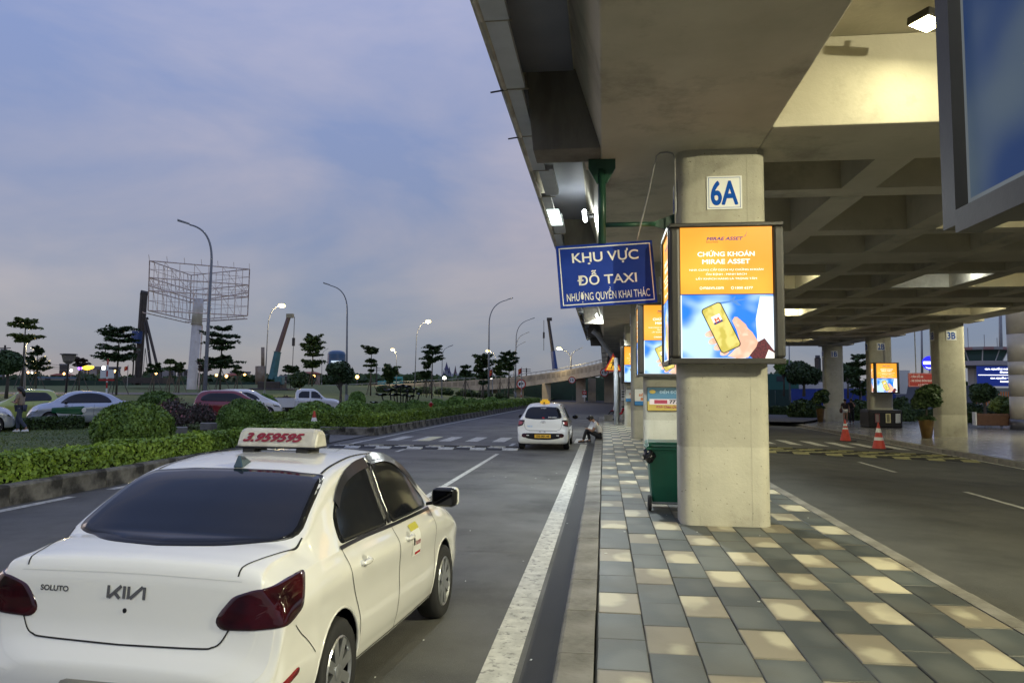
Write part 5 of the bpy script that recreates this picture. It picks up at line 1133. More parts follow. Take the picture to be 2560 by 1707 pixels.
for a in [('large bright round shrub nearest the taxi on the lawn', 332, 1023, 1121, 87, 'near'),
          ('round shrub right behind the roof sign of the taxi', 611, 1006, 1083, 62, 'near'),
          ('dark round shrub in front of the silver saloon', 223, 996, 1058, 49, 'mid'),
          ('low dark round shrub between the silver saloon and the dead bush', 394, 985, 1030, 46, 'mid'),
          ('small round shrub right of the tall lamp pole in front of the dark red car', 551, 990, 1036, 34, 'mid'),
          ('round shrub in front of the bonnet of the white crossover', 664, 990, 1036, 28, 'mid'),
          ('broad round shrub behind the small cone on the planter', 780, 1008, 1064, 56, 'mid'),
          ('round shrub right of the broad one with the cone', 880, 1003, 1050, 44, 'mid'),
          ('small round shrub behind the pair, under the second tall lamp pole', 892, 984, 1018, 21, 'mid'),
          ('round shrub below the lotus sculpture', 972, 1003, 1040, 33, 'mid'),
          ('round shrub just left of the red hydrant', 1037, 1001, 1036, 29, 'mid'),
          ('round shrub just right of the red hydrant', 1092, 998, 1026, 26, 'mid'),
          ('wide round shrub behind the far hedge, right of the hydrant', 1142, 992, 1022, 27, 'far'),
          ('small round shrub left of the third tall lamp pole', 1180, 996, 1016, 14, 'far'),
          ('small round shrub at the foot of the third tall lamp pole', 1202, 999, 1016, 12, 'far'),
          ('round shrub right of the third tall lamp pole', 1228, 993, 1013, 19, 'far'),
          ('last round shrub before the far end of the hedge', 1262, 996, 1011, 15, 'far')]:
    bush(*a)
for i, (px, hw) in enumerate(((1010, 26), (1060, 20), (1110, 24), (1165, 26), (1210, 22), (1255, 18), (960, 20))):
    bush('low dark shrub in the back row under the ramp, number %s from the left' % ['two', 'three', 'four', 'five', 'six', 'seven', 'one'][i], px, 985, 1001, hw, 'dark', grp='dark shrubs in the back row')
# dead-looking reddish bush and the two flowering ones
def twig_bush(label, px, ytop, ybot, hw, n=2600, mt='twig', D=None):
    t = bush(label, px, ytop, ybot, hw, 'mid', grp='reddish flowering bushes', cat='bush', name='flowering_bush', D=D)
    for ch in list(t.children): bpy.data.objects.remove(ch)
    rs = np.random.RandomState(int(px)); p, u = sphere_pts(n, rs, (0, 0, .42), (1, 1, .62), shell=.5, bump=.15)
    p = p*(.55+.45*rs.rand(len(p), 1)**.4); p[:, 2] = np.abs(p[:, 2]); link('foliage', leaves('foliage', p, u, .075, MT[mt], 4, elong=2.2), t)
    mb = MB()
    for k in range(16):
        a = rs.rand()*6.28; r = rs.rand(); mb.tube([(0, 0, 0), (.35*r*math.cos(a), .35*r*math.sin(a), .5), (.9*r*math.cos(a+.3), .9*r*math.sin(a+.3), .98)], [.03, .02, .006], 5)
    mb.build('branches', MT['bark'], t)
    fl, u2 = sphere_pts(60, rs, (0, 0, .45), (1, 1, .6)); link('flowers', leaves('flowers', fl, u2, .08, MT['petal'], 2), t)
    return t
MT['petal'] = mat('pink_petals', (.50, .20, .20), .6)
twig_bush('reddish half bare bush behind the nearest round shrub', 428, 1008, 1072, 46)
twig_bush('reddish bush left of the tall lamp pole, in front of the kerb block', 500, 1015, 1060, 34)
twig_bush('reddish flowering bush in front of the white pickup bed', 715, 992, 1030, 24, 1500); twig_bush('reddish flowering bush in front of the white pickup doors', 756, 990, 1030, 24, 1500)

def hedge(label, p0, p1, wd, h, z, size, dens, mt='hedge', seed=1, grp=None, lumps=.06):
    p0, p1 = V((*p0, 0)), V((*p1, 0)); L_ = (p1-p0).length; d = (p1-p0).normalized(); nr = V((-d.y, d.x, 0)); rs = np.random.RandomState(seed)
    t = thing('hedge', label, 'hedge', (p0.x, p0.y, z), group=grp)
    n = int(L_*dens); s_ = rs.rand(n)*L_; wt, ht = wd, h; per = rs.rand(n)*(wt+2*ht); x = np.where(per < ht, -wd/2, np.where(per < ht+wt, per-ht-wd/2, wd/2)); zz = np.where(per < ht, per, np.where(per < ht+wt, h, per-ht-wt))
    lump = lumps*np.sin(s_*2.1+seed)+lumps*.7*np.sin(s_*5.3)+rs.normal(0, .018, n); zz = zz*(1+lump)+rs.normal(0, .015, n); x = x+rs.normal(0, .02, n)+np.sign(x)*lump*.4
    nm = np.stack([np.where(per < ht, -1, np.where(per < ht+wt, 0, 1)), np.zeros(n), np.where((per >= ht) & (per < ht+wt), 1, .25)], 1)
    P_ = np.outer(s_, [d.x, d.y, 0])+np.outer(x, [nr.x, nr.y, 0]); P_[:, 2] = zz; NN = np.outer(nm[:, 0], [nr.x, nr.y, 0]); NN[:, 2] = nm[:, 2]
    for e_ in (0, 1):
        m_ = int(dens*wd*h*1.6*(1 if size > .08 else 1)); pe = np.outer(np.full(m_, e_*L_), [d.x, d.y, 0])+np.outer((rs.rand(m_)-.5)*wd, [nr.x, nr.y, 0]); pe[:, 2] = rs.rand(m_)*h; pe += rs.normal(0, .02, pe.shape)
        P_ = np.concatenate([P_, pe]); NN = np.concatenate([NN, np.tile([d.x*(2*e_-1), d.y*(2*e_-1), .2], (m_, 1))])
    link('foliage', leaves('foliage', P_, NN, size, MT[mt], seed), t)
    mb = MB(); q = [nr*(-wd/2+.03), nr*(wd/2-.03)]; e = d*L_
    q = [q[0]+d*.04, q[1]+d*.04]; e = d*(L_-.08)
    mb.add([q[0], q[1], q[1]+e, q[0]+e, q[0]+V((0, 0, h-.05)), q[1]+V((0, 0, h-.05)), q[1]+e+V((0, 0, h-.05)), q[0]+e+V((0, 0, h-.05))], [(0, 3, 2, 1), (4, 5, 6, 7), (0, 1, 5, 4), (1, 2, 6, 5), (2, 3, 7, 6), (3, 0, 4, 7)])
    mb.build('shaded_core', MT['core'], t); return t
hedge('long clipped hedge along the near planter kerb, left of the taxi', (-10.12, 6.5), (-10.05, 19), .62, .42, .3, .062, 1500, seed=2, grp='hedges along the planter kerbs')
hedge('clipped hedge ending at the gap, behind the taxi roof sign', (-10.05, 19.05), (-10.0, 25.2), .62, .44, .3, .062, 1500, seed=3, grp='hedges along the planter kerbs')
hedge('clipped hedge beyond the gap along the far planter kerb', (-9.75, 31.0), (-9.35, 52), .7, .50, .3, .09, 900, seed=4, grp='hedges along the planter kerbs')
hedge('far end of the clipped hedge along the road', (-9.35, 52.1), (-8.45, 96), .75, .50, .3, .14, 380, seed=5, grp='hedges along the planter kerbs')
hedge('short hedge on the near side of the gap running away from the road', (-10.4, 25.4), (-14.5, 27.8), .6, .42, .3, .07, 1000, seed=6)
hedge('short hedge on the far side of the gap running away from the road', (-10.2, 30.9), (-14.6, 33.0), .6, .5, .3, .08, 900, seed=16)
a, b = AD(-120, 1057, 34), AD(205, 1057, 34); hedge('low dark hedge behind the lawn at the feet of the walking woman', a.xy, b.xy, .7, .42, .3, .08, 700, 'leafd', 7)
a, b = AD(110, 1045, 36.5), AD(430, 1045, 38); hedge('low hedge in front of the parked silver saloon', a.xy, b.xy, .6, .30, .3, .085, 600, 'leaf', 9)
a, b = AD(560, 1060, 37), AD(900, 1050, 45); hedge('low leafy border between the round shrubs behind the cone', a.xy, b.xy, 2.4, .28, .3, .10, 1100, 'hedge', 11, lumps=.12)
a, b = AD(930, 1020, 58), AD(1290, 1003, 98); hedge('low border plants under the round shrubs beside the far hedge', a.xy, b.xy, 2.2, .35, .3, .15, 700, 'leaf', 12, lumps=.12)

# grass blades on the near lawn: nobody could count it
rs = np.random.RandomState(5); n = 60000; x = -10.6-rs.rand(n)**1.2*26; y = 9+rs.rand(n)*26
P_ = np.stack([x, y, np.full(n, .308)], 1); ga = bpy.data.objects.new('grass', leaves('grass', P_, np.tile([0, 0, .2], (n, 1)), .030, leafmat('grass_blades', (.07, .115, .02), (.16, .20, .055), ns=.35), 5, 1.9)); COL.objects.link(ga)
tag(ga, 'short green grass of the lawn left of the road', 'grass', kind='stuff')

# ---- layered trees ------------------------------------------------------
def tiered(label, px, ytop, ybase, D, tiers, mt='leafd', grp='layered trees beyond the street', lean=0, seed=1, lsz=None, stakes=True, name='layered_tree'):
    # tiers: (y in photo of the tier, half width in px, thickness px)
    k = D/FOC; c = AD(px, 1000, D); zb = EYE+(hor(px)-ybase)*k; H = (ybase-ytop)*k; rs = np.random.RandomState(seed)
    t = thing(name, label, 'tree', (c.x, c.y, zb), group=grp)
    MB().tube([(0, 0, -.2), (.03*H*lean, 0, H*.35), (.02, .02, H*.7), (0, 0, H*.97)], [max(.07, H*.016), max(.06, H*.014), max(.04, H*.010), .02], 8).build('trunk', MT['bark'], t, smooth=True)
    pts = []; nms = []; br = MB()
    for (yt, hw, th) in tiers:
        z0 = (ybase-yt)*k; R_ = hw*k; T = th*k; nb = 10
        for b_ in range(nb):
            a = 2*PI*b_/nb+rs.rand()*1.1; rr = R_*(.45+.65*rs.rand()); up = T*rs.uniform(.1, 1.1); dz = rs.uniform(-.55, .35)*T
            tip = np.array([rr*math.cos(a), rr*math.sin(a), z0+up*.4+dz]); base = np.array([0, 0, z0-T*.35])
            br.tube([tuple(base), tuple(base*.35+tip*.65+np.array([0, 0, .05*T])), tuple(tip)], [max(.03, .05*R_*.35), .025, .008], 4)
            # clumps hang as flat plates along the branch
            for s_ in np.linspace(.22, 1.0, 7):
                q = base+(tip-base)*s_; m = int(17*(.6+R_*.25)); w_ = R_*.155*(1.15-.55*abs(s_-.6))
                if rs.rand() < .12: continue
                off = np.stack([rs.normal(0, w_*.6, m), rs.normal(0, w_*.6, m), rs.normal(0, T*.075, m)], 1); off[:, 2] -= (off[:, 0]**2+off[:, 1]**2)/(w_*6)
                pts.append(q+off); nms.append(np.tile([0, 0, 1.], (m, 1)))
    br.build('limbs', MT['bark'], t)
    P_ = np.concatenate(pts); link('crown', leaves('crown', P_, np.concatenate(nms), lsz or max(.14, D*.0021), MT[mt], seed, elong=1.9, jitter=.55), t)
    if stakes:
        sb = MB()
        for q in range(3):
            a = q*2.1+.4; sb.tube([(.9*math.cos(a), .9*math.sin(a), -.1), (.08*math.cos(a), .08*math.sin(a), 1.9)], .035, 5)
        sb.build('stakes', MT['bark'], t)
    return t
tiered('layered tree with bright lamp-lit crown near the left edge', 53, 820, 968, 88, [(826, 22, 10), (836, 30, 14), (860, 32, 10), (868, 18, 8)], 'leafy', seed=1)
tiered('small layered tree right of the lamp-lit one', 88, 884, 972, 92, [(886, 12, 8), (895, 16, 8), (915, 26, 16), (925, 26, 12)], seed=2)
tiered('two-tier layered tree left of the dark piling mast', 290, 832, 980, 70, [(838, 40, 12), (850, 40, 14), (862, 38, 10), (880, 44, 12), (896, 50, 14), (905, 48, 10)], seed=3)
tiered('tall layered tree just right of the billboard column', 549, 825, 976, 75, [(830, 30, 10), (845, 42, 12), (862, 42, 12), (876, 36, 10), (900, 34, 10), (908, 50, 12), (918, 40, 10)], seed=4)
tiered('spiky layered tree between the crane and the second tall lamp pole', 779, 838, 962, 100, [(848, 20, 18), (862, 27, 14), (876, 28, 14), (888, 22, 10), (908, 28, 12), (916, 20, 8)], seed=5)
tiered('slender three-tier layered tree above the ramp wall', 926, 864, 985, 95, [(874, 24, 14), (882, 16, 6), (904, 18, 8), (914, 16, 5), (927, 10, 4)], seed=6)
tiered('broad vase-shaped tree above the ramp wall left of the lit lamp', 973, 912, 975, 105, [(922, 24, 16), (934, 22, 14), (944, 16, 12), (952, 12, 10)], seed=7)
tiered('dense layered tree right of the third lit street lamp', 1079, 865, 992, 88, [(869, 24, 9), (880, 27, 10), (895, 28, 9), (902, 12, 6)], seed=8)
tiered('small layered tree close left behind the dense one', 1065, 906, 988, 92, [(908, 12, 7), (918, 10, 6), (932, 17, 10), (940, 16, 10)], seed=9)
tiered('small umbrella tree just left of the castle white wall', 1163, 915, 992, 90, [(918, 12, 6), (928, 17, 8), (936, 16, 6)], seed=10)
tiered('dark full layered tree behind the third tall lamp pole', 1207, 884, 985, 110, [(890, 24, 12), (902, 27, 14), (914, 26, 12), (928, 24, 14), (940, 22, 12)], seed=11)
tiered('dark layered tree right of the red flag', 1272, 878, 990, 100, [(883, 18, 12), (895, 26, 12), (908, 26, 12), (920, 20, 12)], seed=12)
tiered('second dark layered tree beside the far lamp poles', 1250, 898, 985, 118, [(904, 18, 12), (918, 22, 14), (932, 20, 12)], seed=13)
tiered('small umbrella tree left of the billboard column', 422, 906, 978, 100, [(910, 12, 6), (925, 18, 6)], seed=14)
tiered('small round tree between the umbrella tree and the billboard column', 446, 914, 978, 100, [(920, 12, 10), (928, 11, 8)], seed=15)
tiered('thin bare-legged tree beside the foot of the piling mast', 383, 915, 978, 90, [(920, 14, 8), (930, 16, 8)], seed=16)
tiered('flat-topped tree left of the white pickup', 725, 917, 972, 120, [(920, 20, 6), (928, 18, 8)], seed=17)
tiered('little young tree before the ramp wall near the third lamp pole', 1208, 952, 994, 80, [(956, 13, 8)], seed=18)
tiered('small tree behind the dark lantern post', 196, 905, 975, 85, [(908, 14, 6), (918, 18, 8)], seed=19, mt='twig')
tiered('tree crown behind the billboard column on its right', 506, 905, 978, 92, [(912, 14, 10), (925, 16, 12)], seed=20, mt='twig')
tiered('small tree left of the crane body', 592, 915, 975, 110, [(920, 10, 8), (932, 12, 8)], seed=21)

def round_tree(label, px, ytop, ybase, hw, D, mt='leafd', n=3500, grp=None, seed=1, blobs=9, name='leafy_tree', right=False):
    k = D/FOC; c = AD(px, 1000, D); zb = EYE+(hor(px)-ybase)*k; H = (ybase-ytop)*k; Rr = hw*k; rs = np.random.RandomState(seed)
    t = thing(name, label, 'tree', (c.x, c.y, zb), group=grp)
    cz = H-Rr*.75 if H > Rr*1.2 else H*.5
    MB().tube([(0, 0, -.2), (.05, 0, cz*.5), (0, 0, cz)], [Rr*.07+.04, Rr*.05+.03, .04], 8).build('trunk', MT['bark'], t, smooth=True)
    P_ = []; U_ = []; lm = MB()
    for b_ in range(blobs):
        a = rs.rand()*6.28; r = Rr*.55*math.sqrt(rs.rand()); bc = np.array([r*math.cos(a), r*math.sin(a), cz+(H-cz)*rs.uniform(-.55, .45)]); br_ = Rr*rs.uniform(.34, .52)
        lm.tube([(0, 0, cz*.55), tuple(bc)], [.05, .02], 5)
        p, u = sphere_pts(n//blobs, rs, bc, (br_, br_, br_*.85), shell=.35, lo=-.8); P_.append(p); U_.append(u)
    lm.build('limbs', MT['bark'], t)
    link('crown', leaves('crown', np.concatenate(P_), np.concatenate(U_), max(.12, D*.0026), MT[mt], seed), t); return t
round_tree('big dark leafy tree at the left edge behind the lime hatchback', 15, 890, 985, 34, 62, seed=2, n=5000)
round_tree('twisted small tree with many stems in front of the white pickup nose', 850, 905, 1030, 36, 50, 'leafd', n=3800, seed=5, blobs=12)
round_tree('dark dome tree left of the white pickup roof', 748, 930, 972, 26, 115, seed=6)
round_tree('dark tree beyond the right pavement left of column 1B', 2010, 905, 985, 40, 80, 'leafd', seed=7, n=5000, blobs=12)
round_tree('lighter tree just right of the 6A light box', 1960, 905, 985, 22, 82, 'leaf', seed=8)
round_tree('tree between columns 1B and 2B', 2120, 915, 990, 24, 84, 'leafd', seed=9)
tiered('layered tree left of the 2B light box', 2150, 893, 1005, 72, [(900, 18, 12), (915, 26, 14), (935, 24, 14), (960, 24, 16), (980, 20, 14)], seed=22, grp=None)
round_tree('leafy tree between column 3B and the round column', 2460, 955, 1040, 34, 60, 'leafd', seed=10, n=4200)
round_tree('small tree behind the potted plant, left of column 3B', 2245, 990, 1045, 22, 62, 'leafd', seed=11)
round_tree('orange-lit tree beside the round column', 2500, 985, 1050, 26, 56, 'leafy', seed=12)
MT['leafd2'] = MT['leafd']
def pot_plant(label, px, ybase, D, h_pot, hw, ytop):
    k = D/FOC; c = AD(px, 1000, D); zb = -.155
    t = thing('potted_tree', label, 'potted plant', (c.x, c.y, zb), group='potted trees on the right pavement'); r = hw*k; H = (ybase-ytop)*k; hp = h_pot*k
    MB().lathe([(r*.30, 0), (r*.48, hp*.96), (r*.52, hp), (r*.44, hp), (r*.42, hp*.93)], 20).build('pot', mat('bronze_pot', (.28, .17, .06), .3, .5, c2=(.20, .12, .05), ns=5) if 'bronze_pot' not in bpy.data.materials else bpy.data.materials['bronze_pot'], t, smooth=True)
    MB().tube([(0, 0, hp*.9), (.03, 0, hp*1.4), (0, 0, H*.75)], [.04, .035, .02], 6).build('trunk', MT['bark'], t)
    rs = np.random.RandomState(3); P_ = []; U_ = []
    for b_ in range(9):
        a = rs.rand()*6.28; q = r*.55*rs.rand(); p, u = sphere_pts(330, rs, (q*math.cos(a), q*math.sin(a), H*.72+rs.uniform(-.16, .14)*H), (r*.52, r*.52, r*.42), shell=.4, lo=-.9); P_.append(p); U_.append(u)
    p, u = sphere_pts(200, rs, (0, 0, hp+.03), (r*.45, r*.45, .12)); P_.append(p); U_.append(u)
    link('foliage', leaves('foliage', np.concatenate(P_), np.concatenate(U_), .13, MT['leafd'], 3), t)
pot_plant('potted tree in a bronze pot left of column 3B', 2314, 1088, 39.3, 40, 33, 968)
pot_plant('potted tree in a bronze pot left of column 1B', 2050, 1052, 56.0, 32, 20, 975)
for lab, pa, pb, D_, hh, mt_, sd_ in (('low hedge beyond the right pavement behind the columns', 1930, 2560, 62, .75, 'leafd', 31),):
    a, b = AD(pa, 1040, D_+6), AD(pb, 1040, D_+2); hedge(lab, a.xy, b.xy, 1.2, hh, -.16, .13, 900, mt_, sd_)
for i, (px, hw) in enumerate(((2010, 36), (2150, 34), (2260, 26), (2440, 40))):
    bush(['dark round shrub in front of the blue wall, left', 'dark round shrub behind the walking pair', 'dark round shrub left of column 3B', 'dark round shrub right of column 3B'][i], px, 1008+5*(i > 1), 1052, hw, 'dark', z=-.165, grp='dark shrubs beyond the right pavement', D=61)
# ================================================================== RAMP, FENCES, FAR THINGS
mramp = mat('ramp_concrete', (.50, .44, .34), .85, c2=(.38, .33, .26), ns=.6, nd=8, bump=.2, bs=8, stain=(.16, .145, .12), ss=.35, slo=.55, shi=.72)
mrampp = mat('ramp_panel', (.33, .29, .23), .9, c2=(.24, .21, .165), ns=.7, nd=8)
ramp = thing('curved_ramp', 'long curved concrete approach ramp rising from left to the elevated deck', 'ramp', (0, 0, 0))
# (px, y of coping, y of lower edge, distance)
RP = [(655, 975, 990, 158), (700, 973, 989, 157), (760, 971, 988, 156), (830, 968, 986, 155), (890, 965.5, 984, 154), (950, 962, 982, 153), (1010, 959, 980.5, 152), (1070, 956, 980, 150), (1130, 953, 978.5, 148), (1190, 949, 976, 145), (1240, 946, 973, 142),
      (1290, 942, 969, 138), (1340, 936, 962, 133), (1390, 929, 955, 127), (1440, 920, 947, 120), (1480, 912, 941, 114), (1520, 902, 933, 108), (1560, 890, 925, 103)]
def rp(u):
    i = min(int(u), len(RP)-2); t = u-i; a, b = RP[i], RP[i+1]; return [a[k]+(b[k]-a[k])*t for k in range(4)]
NS = 68; tp = []; 
for k in range(NS+1):
    px, yt, yb, D = rp(k/NS*(len(RP)-1)); a = AD(px, yt, D); b = AD(px, yb, D); tp.append((a, b))
front = MB(); n_ = len(tp)
for a, b in tp:
    out = V((-a.x, -a.y, 0)).normalized()
    front.v += [tuple(a), tuple(a-out*.35), tuple(a-out*.35-V((0, 0, .9))), tuple(V((a.x, a.y, min(b.z, a.z-.5)))-out*8.5), tuple(V((a.x, a.y, min(b.z, a.z-.5)))), ]
front.f = [(i*5+j, i*5+(j+1) % 5, (i+1)*5+(j+1) % 5, (i+1)*5+j) for i in range(n_-1) for j in range(5)]+[(0, 1, 2, 3, 4), tuple(5*(n_-1)+j for j in range(5))[::-1]]; front.m = [0]*len(front.f)
front.build('parapet_beam', mramp, ramp)
for k in range(NS):        # ribs and recessed panels of the parapet
    a, b = tp[k]; c, d = tp[k+1]; out = V((-a.x, -a.y, 0)).normalized(); hh = a.z-b.z
    if hh < .6: continue
    dr = (c-a)
    pa = a+dr*.14+out*.03; pb = a+dr*.86+out*.03
    z1, z2 = -.22, -min(1.05, hh*.55)
    mb = MB(); mb.add([pa+V((0, 0, z2)), pb+V((0, 0, z2)), pb+V((0, 0, z1)), pa+V((0, 0, z1))], [(0, 1, 2, 3)]); mb.build('panel', mrampp, ramp, fixn=False)
    if k % 1 == 0:
        e = a-dr*.06+out*.05; f_ = a+dr*.06+out*.05; mb = MB(); mb.prism([e+V((0, 0, -1.15 if hh > 1.3 else -hh*.6)), f_+V((0, 0, -1.15 if hh > 1.3 else -hh*.6)), f_, e], -out*.12); mb.build('rib', mramp, ramp)
rb = MB()
rb.tube([tuple(a+V((0, 0, .42))) for a, b in tp], .06, 5)
for k in range(0, NS+1, 1): rb.tube([tuple(tp[k][0]), tuple(tp[k][0]+V((0, 0, .42)))], .045, 4)
rb.build('hand_rail', MT['pole'], ramp)
deckm = MB()
for k in range(NS):
    a, b = tp[k]; c, d = tp[k+1]; o1 = V((a.x, a.y, 0)).normalized(); o2 = V((c.x, c.y, 0)).normalized()
    deckm.add([a+o1*8.5, c+o2*8.5, c+o2*8.9, a+o1*8.9, a+o1*8.5+V((0, 0, .1)), c+o2*8.5+V((0, 0, .1)), c+o2*8.9+V((0, 0, .1)), a+o1*8.9+V((0, 0, .1))], [(4, 5, 6, 7), (3, 2, 6, 7), (0, 1, 5, 4)])
    deckm.add([a+o1*.3-V((0, 0, .9)), c+o2*.3-V((0, 0, .9)), c+o2*8.6-V((0, 0, .9)), a+o1*8.6-V((0, 0, .9))], [(0, 1, 2, 3)])
    deckm.add([a+o1*8.6-V((0, 0, 1.2)), c+o2*8.6-V((0, 0, 1.2)), c+o2*8.6+V((0, 0, .1)), a+o1*8.6+V((0, 0, .1))], [(0, 1, 2, 3)])
deckm.build('carriageway', mramp, ramp)
for (px, yb, D, w_) in ((1366, 1003, 131, 1.5), (1452, 1003, 122, 1.5), (1480, 1004, 128, 1.3), (1522, 1003, 120, 1.4), (1300, 1000, 140, 1.4), (1235, 998, 146, 1.4), (1160, 996, 149, 1.3)):
    c = AD(px, yb, D); t_ = rp(0); zt = 6
    u = min(range(len(RP)-1), key=lambda i: abs((RP[i][0]+RP[i+1][0])/2-px)); q = rp(u+.5); zt = AD(px, q[2], q[3]).z+.1
    MB().box((c.x, c.y, (zt+.0)/2), (w_, 1.2, zt), rz=math.atan2(c.y, c.x)-PI/2).build('pier', mramp, ramp)
# dark green site wall under and behind the ramp
mgw = mat('green_sheet', (.010, .045, .032), .6, c2=(.006, .030, .022), ns=.4)
def far_fence(nm, label, pa, pb, D1, D2, ytop, ybot, mt, panel=3.0, post=None, cat='fence', yt2=None, yb2=None):
    a = AD(pa, 1000, D1); b = AD(pb, 1000, D2); zt = EYE+(hor(pa)-ytop)/FOC*D1; zb = EYE+(hor(pa)-ybot)/FOC*D1
    zt2 = EYE+(hor(pb)-(yt2 or ytop))/FOC*D2; zb2 = EYE+(hor(pb)-(yb2 or ybot))/FOC*D2
    t = thing(nm, label, cat, (a.x, a.y, 0)); L_ = (b-a).length; n = max(2, int(L_/panel)); d = (b-a)/n; d.z = 0; nr = V((-d.y, d.x, 0)).normalized()
    for i in range(n):
        f0, f1 = i/n, (i+1)/n; z0a, z0b = zb+(zb2-zb)*f0, zb+(zb2-zb)*f1; z1a, z1b = zt+(zt2-zt)*f0, zt+(zt2-zt)*f1
        p, q = d*i+d*.006, d*(i+1)-d*.006; of = nr*random.uniform(-.03, .03)
        mb = MB(); mb.add([p+of+V((0, 0, z0a-.4)), q+of+V((0, 0, z0b-.4)), q+of+V((0, 0, z1b)), p+of+V((0, 0, z1a)), p+of+nr*.05+V((0, 0, z0a-.4)), q+of+nr*.05+V((0, 0, z0b-.4)), q+of+nr*.05+V((0, 0, z1b)), p+of+nr*.05+V((0, 0, z1a))],
                          [(0, 1, 2, 3), (7, 6, 5, 4), (3, 2, 6, 7), (0, 3, 7, 4), (1, 5, 6, 2)]); mb.build('sheet_panel', mt, t, fixn=False)
    if post:
        for i in range(n+1):
            f0 = i/n; MB().box((d.x*i-nr.x*.1, d.y*i-nr.y*.1, (zb+(zb2-zb)*f0+zt+(zt2-zt)*f0)/2), (.10, .10, zt-zb+.1)).build('post', post, t)
    return t
far_fence('site_fence', 'long dark green site fence beyond the far street on the left', -60, 740, 132, 165, 951, 974, mgw, 4.0, yt2=957, yb2=978)
far_fence('site_wall', 'dark green sheet wall in the shade under the ramp', 1150, 1560, 160, 142, 958, 1000, mgw, 5.0, yt2=945, yb2=1002)
far_fence('blue_fence', 'blue sheet site fence beyond the right road', 1978, 2240, 92, 96, 972, 1013, mat('blue_sheet', (.012, .045, .27), .5, c2=(.008, .03, .20), ns=.5), 2.6)
far_fence('green_fence', 'short dark green sheet fence left of the blue one', 1900, 1977, 92, 92, 974, 1013, mgw, 2.6)
far_fence('white_wall', 'pale wall with a flat top behind the blue fence', 1900, 2400, 112, 118, 957, 975, mat('pale_wall', (.42, .43, .46), .8, c2=(.35, .36, .38), ns=.3), 9, cat='wall')
far_fence('grey_wall', 'grey panel wall behind the trees between columns 2B and 3B', 2235, 2440, 100, 104, 966, 1020, mat('grey_panels', (.16, .17, .20), .7, c2=(.11, .12, .14), ns=.3), 2.2, cat='wall')

# ---- street lamps ---------------------------------------------------------
def bez(pts, n=14):
    return smooth_poly(pts, n)
mlamp_on = emat('street_lamp_glow', (1.0, .72, .22), 7)
def street_lamp(label, basepx, ybase, bend, tip, D, on=False, r=.085, grp='tall single-arm street lamps', zb=None):
    b = AD(basepx, ybase, D); t = thing('street_lamp', label, 'street lamp', tuple(b), group=grp)
    bd = AD(bend[0], bend[1], D)-b; tp_ = AD(tip[0], tip[1], D)-b; top = V((bd.x*.92, bd.y*.92, bd.z))
    q0_ = top*.84; qc = V((top.x*1.02, top.y*1.02, tp_.z-(tp_.z-top.z)*.35)); pts = [(0, 0, -.3), tuple(top*.5), tuple(q0_)]+[tuple(q0_*(1-u_)**2+qc*2*u_*(1-u_)+tp_*u_*u_) for u_ in [k_/12 for k_ in range(1, 13)]]
    n = len(pts); rr = [r, r*.8, r*.6]+[r*.55-(r*.2)*i/12 for i in range(12)]
    MB().tube(pts, rr[:n], 8).build('pole', MT['pole'], t, smooth=True)
    MB().tube([(0, 0, -.1), (0, 0, .5)], r*1.5, 8).build('base', MT['pole'], t)
    d = (tp_-V(pts[-3])).normalized(); h = MB(); q0 = tp_; q1 = tp_+d*.7; sd_ = V((-d.y, d.x, 0)).normalized()*.13
    h.prism([q0-sd_*.5, q1-sd_, q1+sd_, q0+sd_*.5], (0, 0, .09)); h.build('lamp_head', MT['pole'], t)
    if on:
        c = (q0+q1)/2-V((0, 0, .06)); MB().ell(c, (.42, .42, .22), 10, 6).build('lamp_glass', mlamp_on, t, smooth=True)
        l = lamp('lamp_light', 'POINT', c-V((0, 0, .25)), (1, .78, .40), 1500, .3); l.parent = t
    return t
street_lamp('tallest unlit street lamp between the billboard and the dark red car, arm to the left', 509, 1034, (533, 585), (474, 562), 49, r=.13)
street_lamp('second tall unlit street lamp left of the ramp centre, arm to the left', 866, 1000, (868, 735), (826, 714), 73, r=.12)
street_lamp('third tall unlit street lamp by the road, arm to the right', 1221, 1012, (1223, 775), (1268, 750), 86, r=.12)
street_lamp('unlit street lamp at the road end, arm to the right', 1288, 990, (1291, 820), (1325, 799), 108, r=.11)
street_lamp('shorter-looking unlit lamp just behind the one at the road end', 1287, 985, (1291, 850), (1314, 834), 130, r=.11)
street_lamp('faintest of the three overlapping lamps at the road end', 1284, 980, (1286, 875), (1306, 858), 155, r=.11)
street_lamp('lit street lamp right of the billboard, shining over the crane', 661, 986, (672, 785), (697, 766), 89, True)
street_lamp('lit street lamp above the middle of the ramp', 1036, 985, (1042, 825), (1065, 805), 111, True)
street_lamp('smaller lit street lamp left of the middle one', 991, 975, (991, 885), (985, 876), 150, True)
street_lamp('small lit lamp just at the third tall pole', 1238, 975, (1240, 890), (1224, 878), 150, True)
street_lamp('lit lamp glowing against the tree at the left edge', 62, 985, (64, 862), (73, 848), 95, True)
street_lamp('dark lamp pole right of the spiky tree', 804, 962, (805, 885), (814, 875), 170)
street_lamp('dark lamp pole right of the dense tree before the castle', 1104, 1000, (1106, 876), (1120, 868), 100)
street_lamp('lit arm of the two-armed lamp standing on the ramp', 1427, 930, (1427, 893), (1402, 872), 124, True, r=.14)
street_lamp('unlit arm of the two-armed lamp standing on the ramp', 1428, 929, (1428, 890), (1447, 873), 125, r=.12)
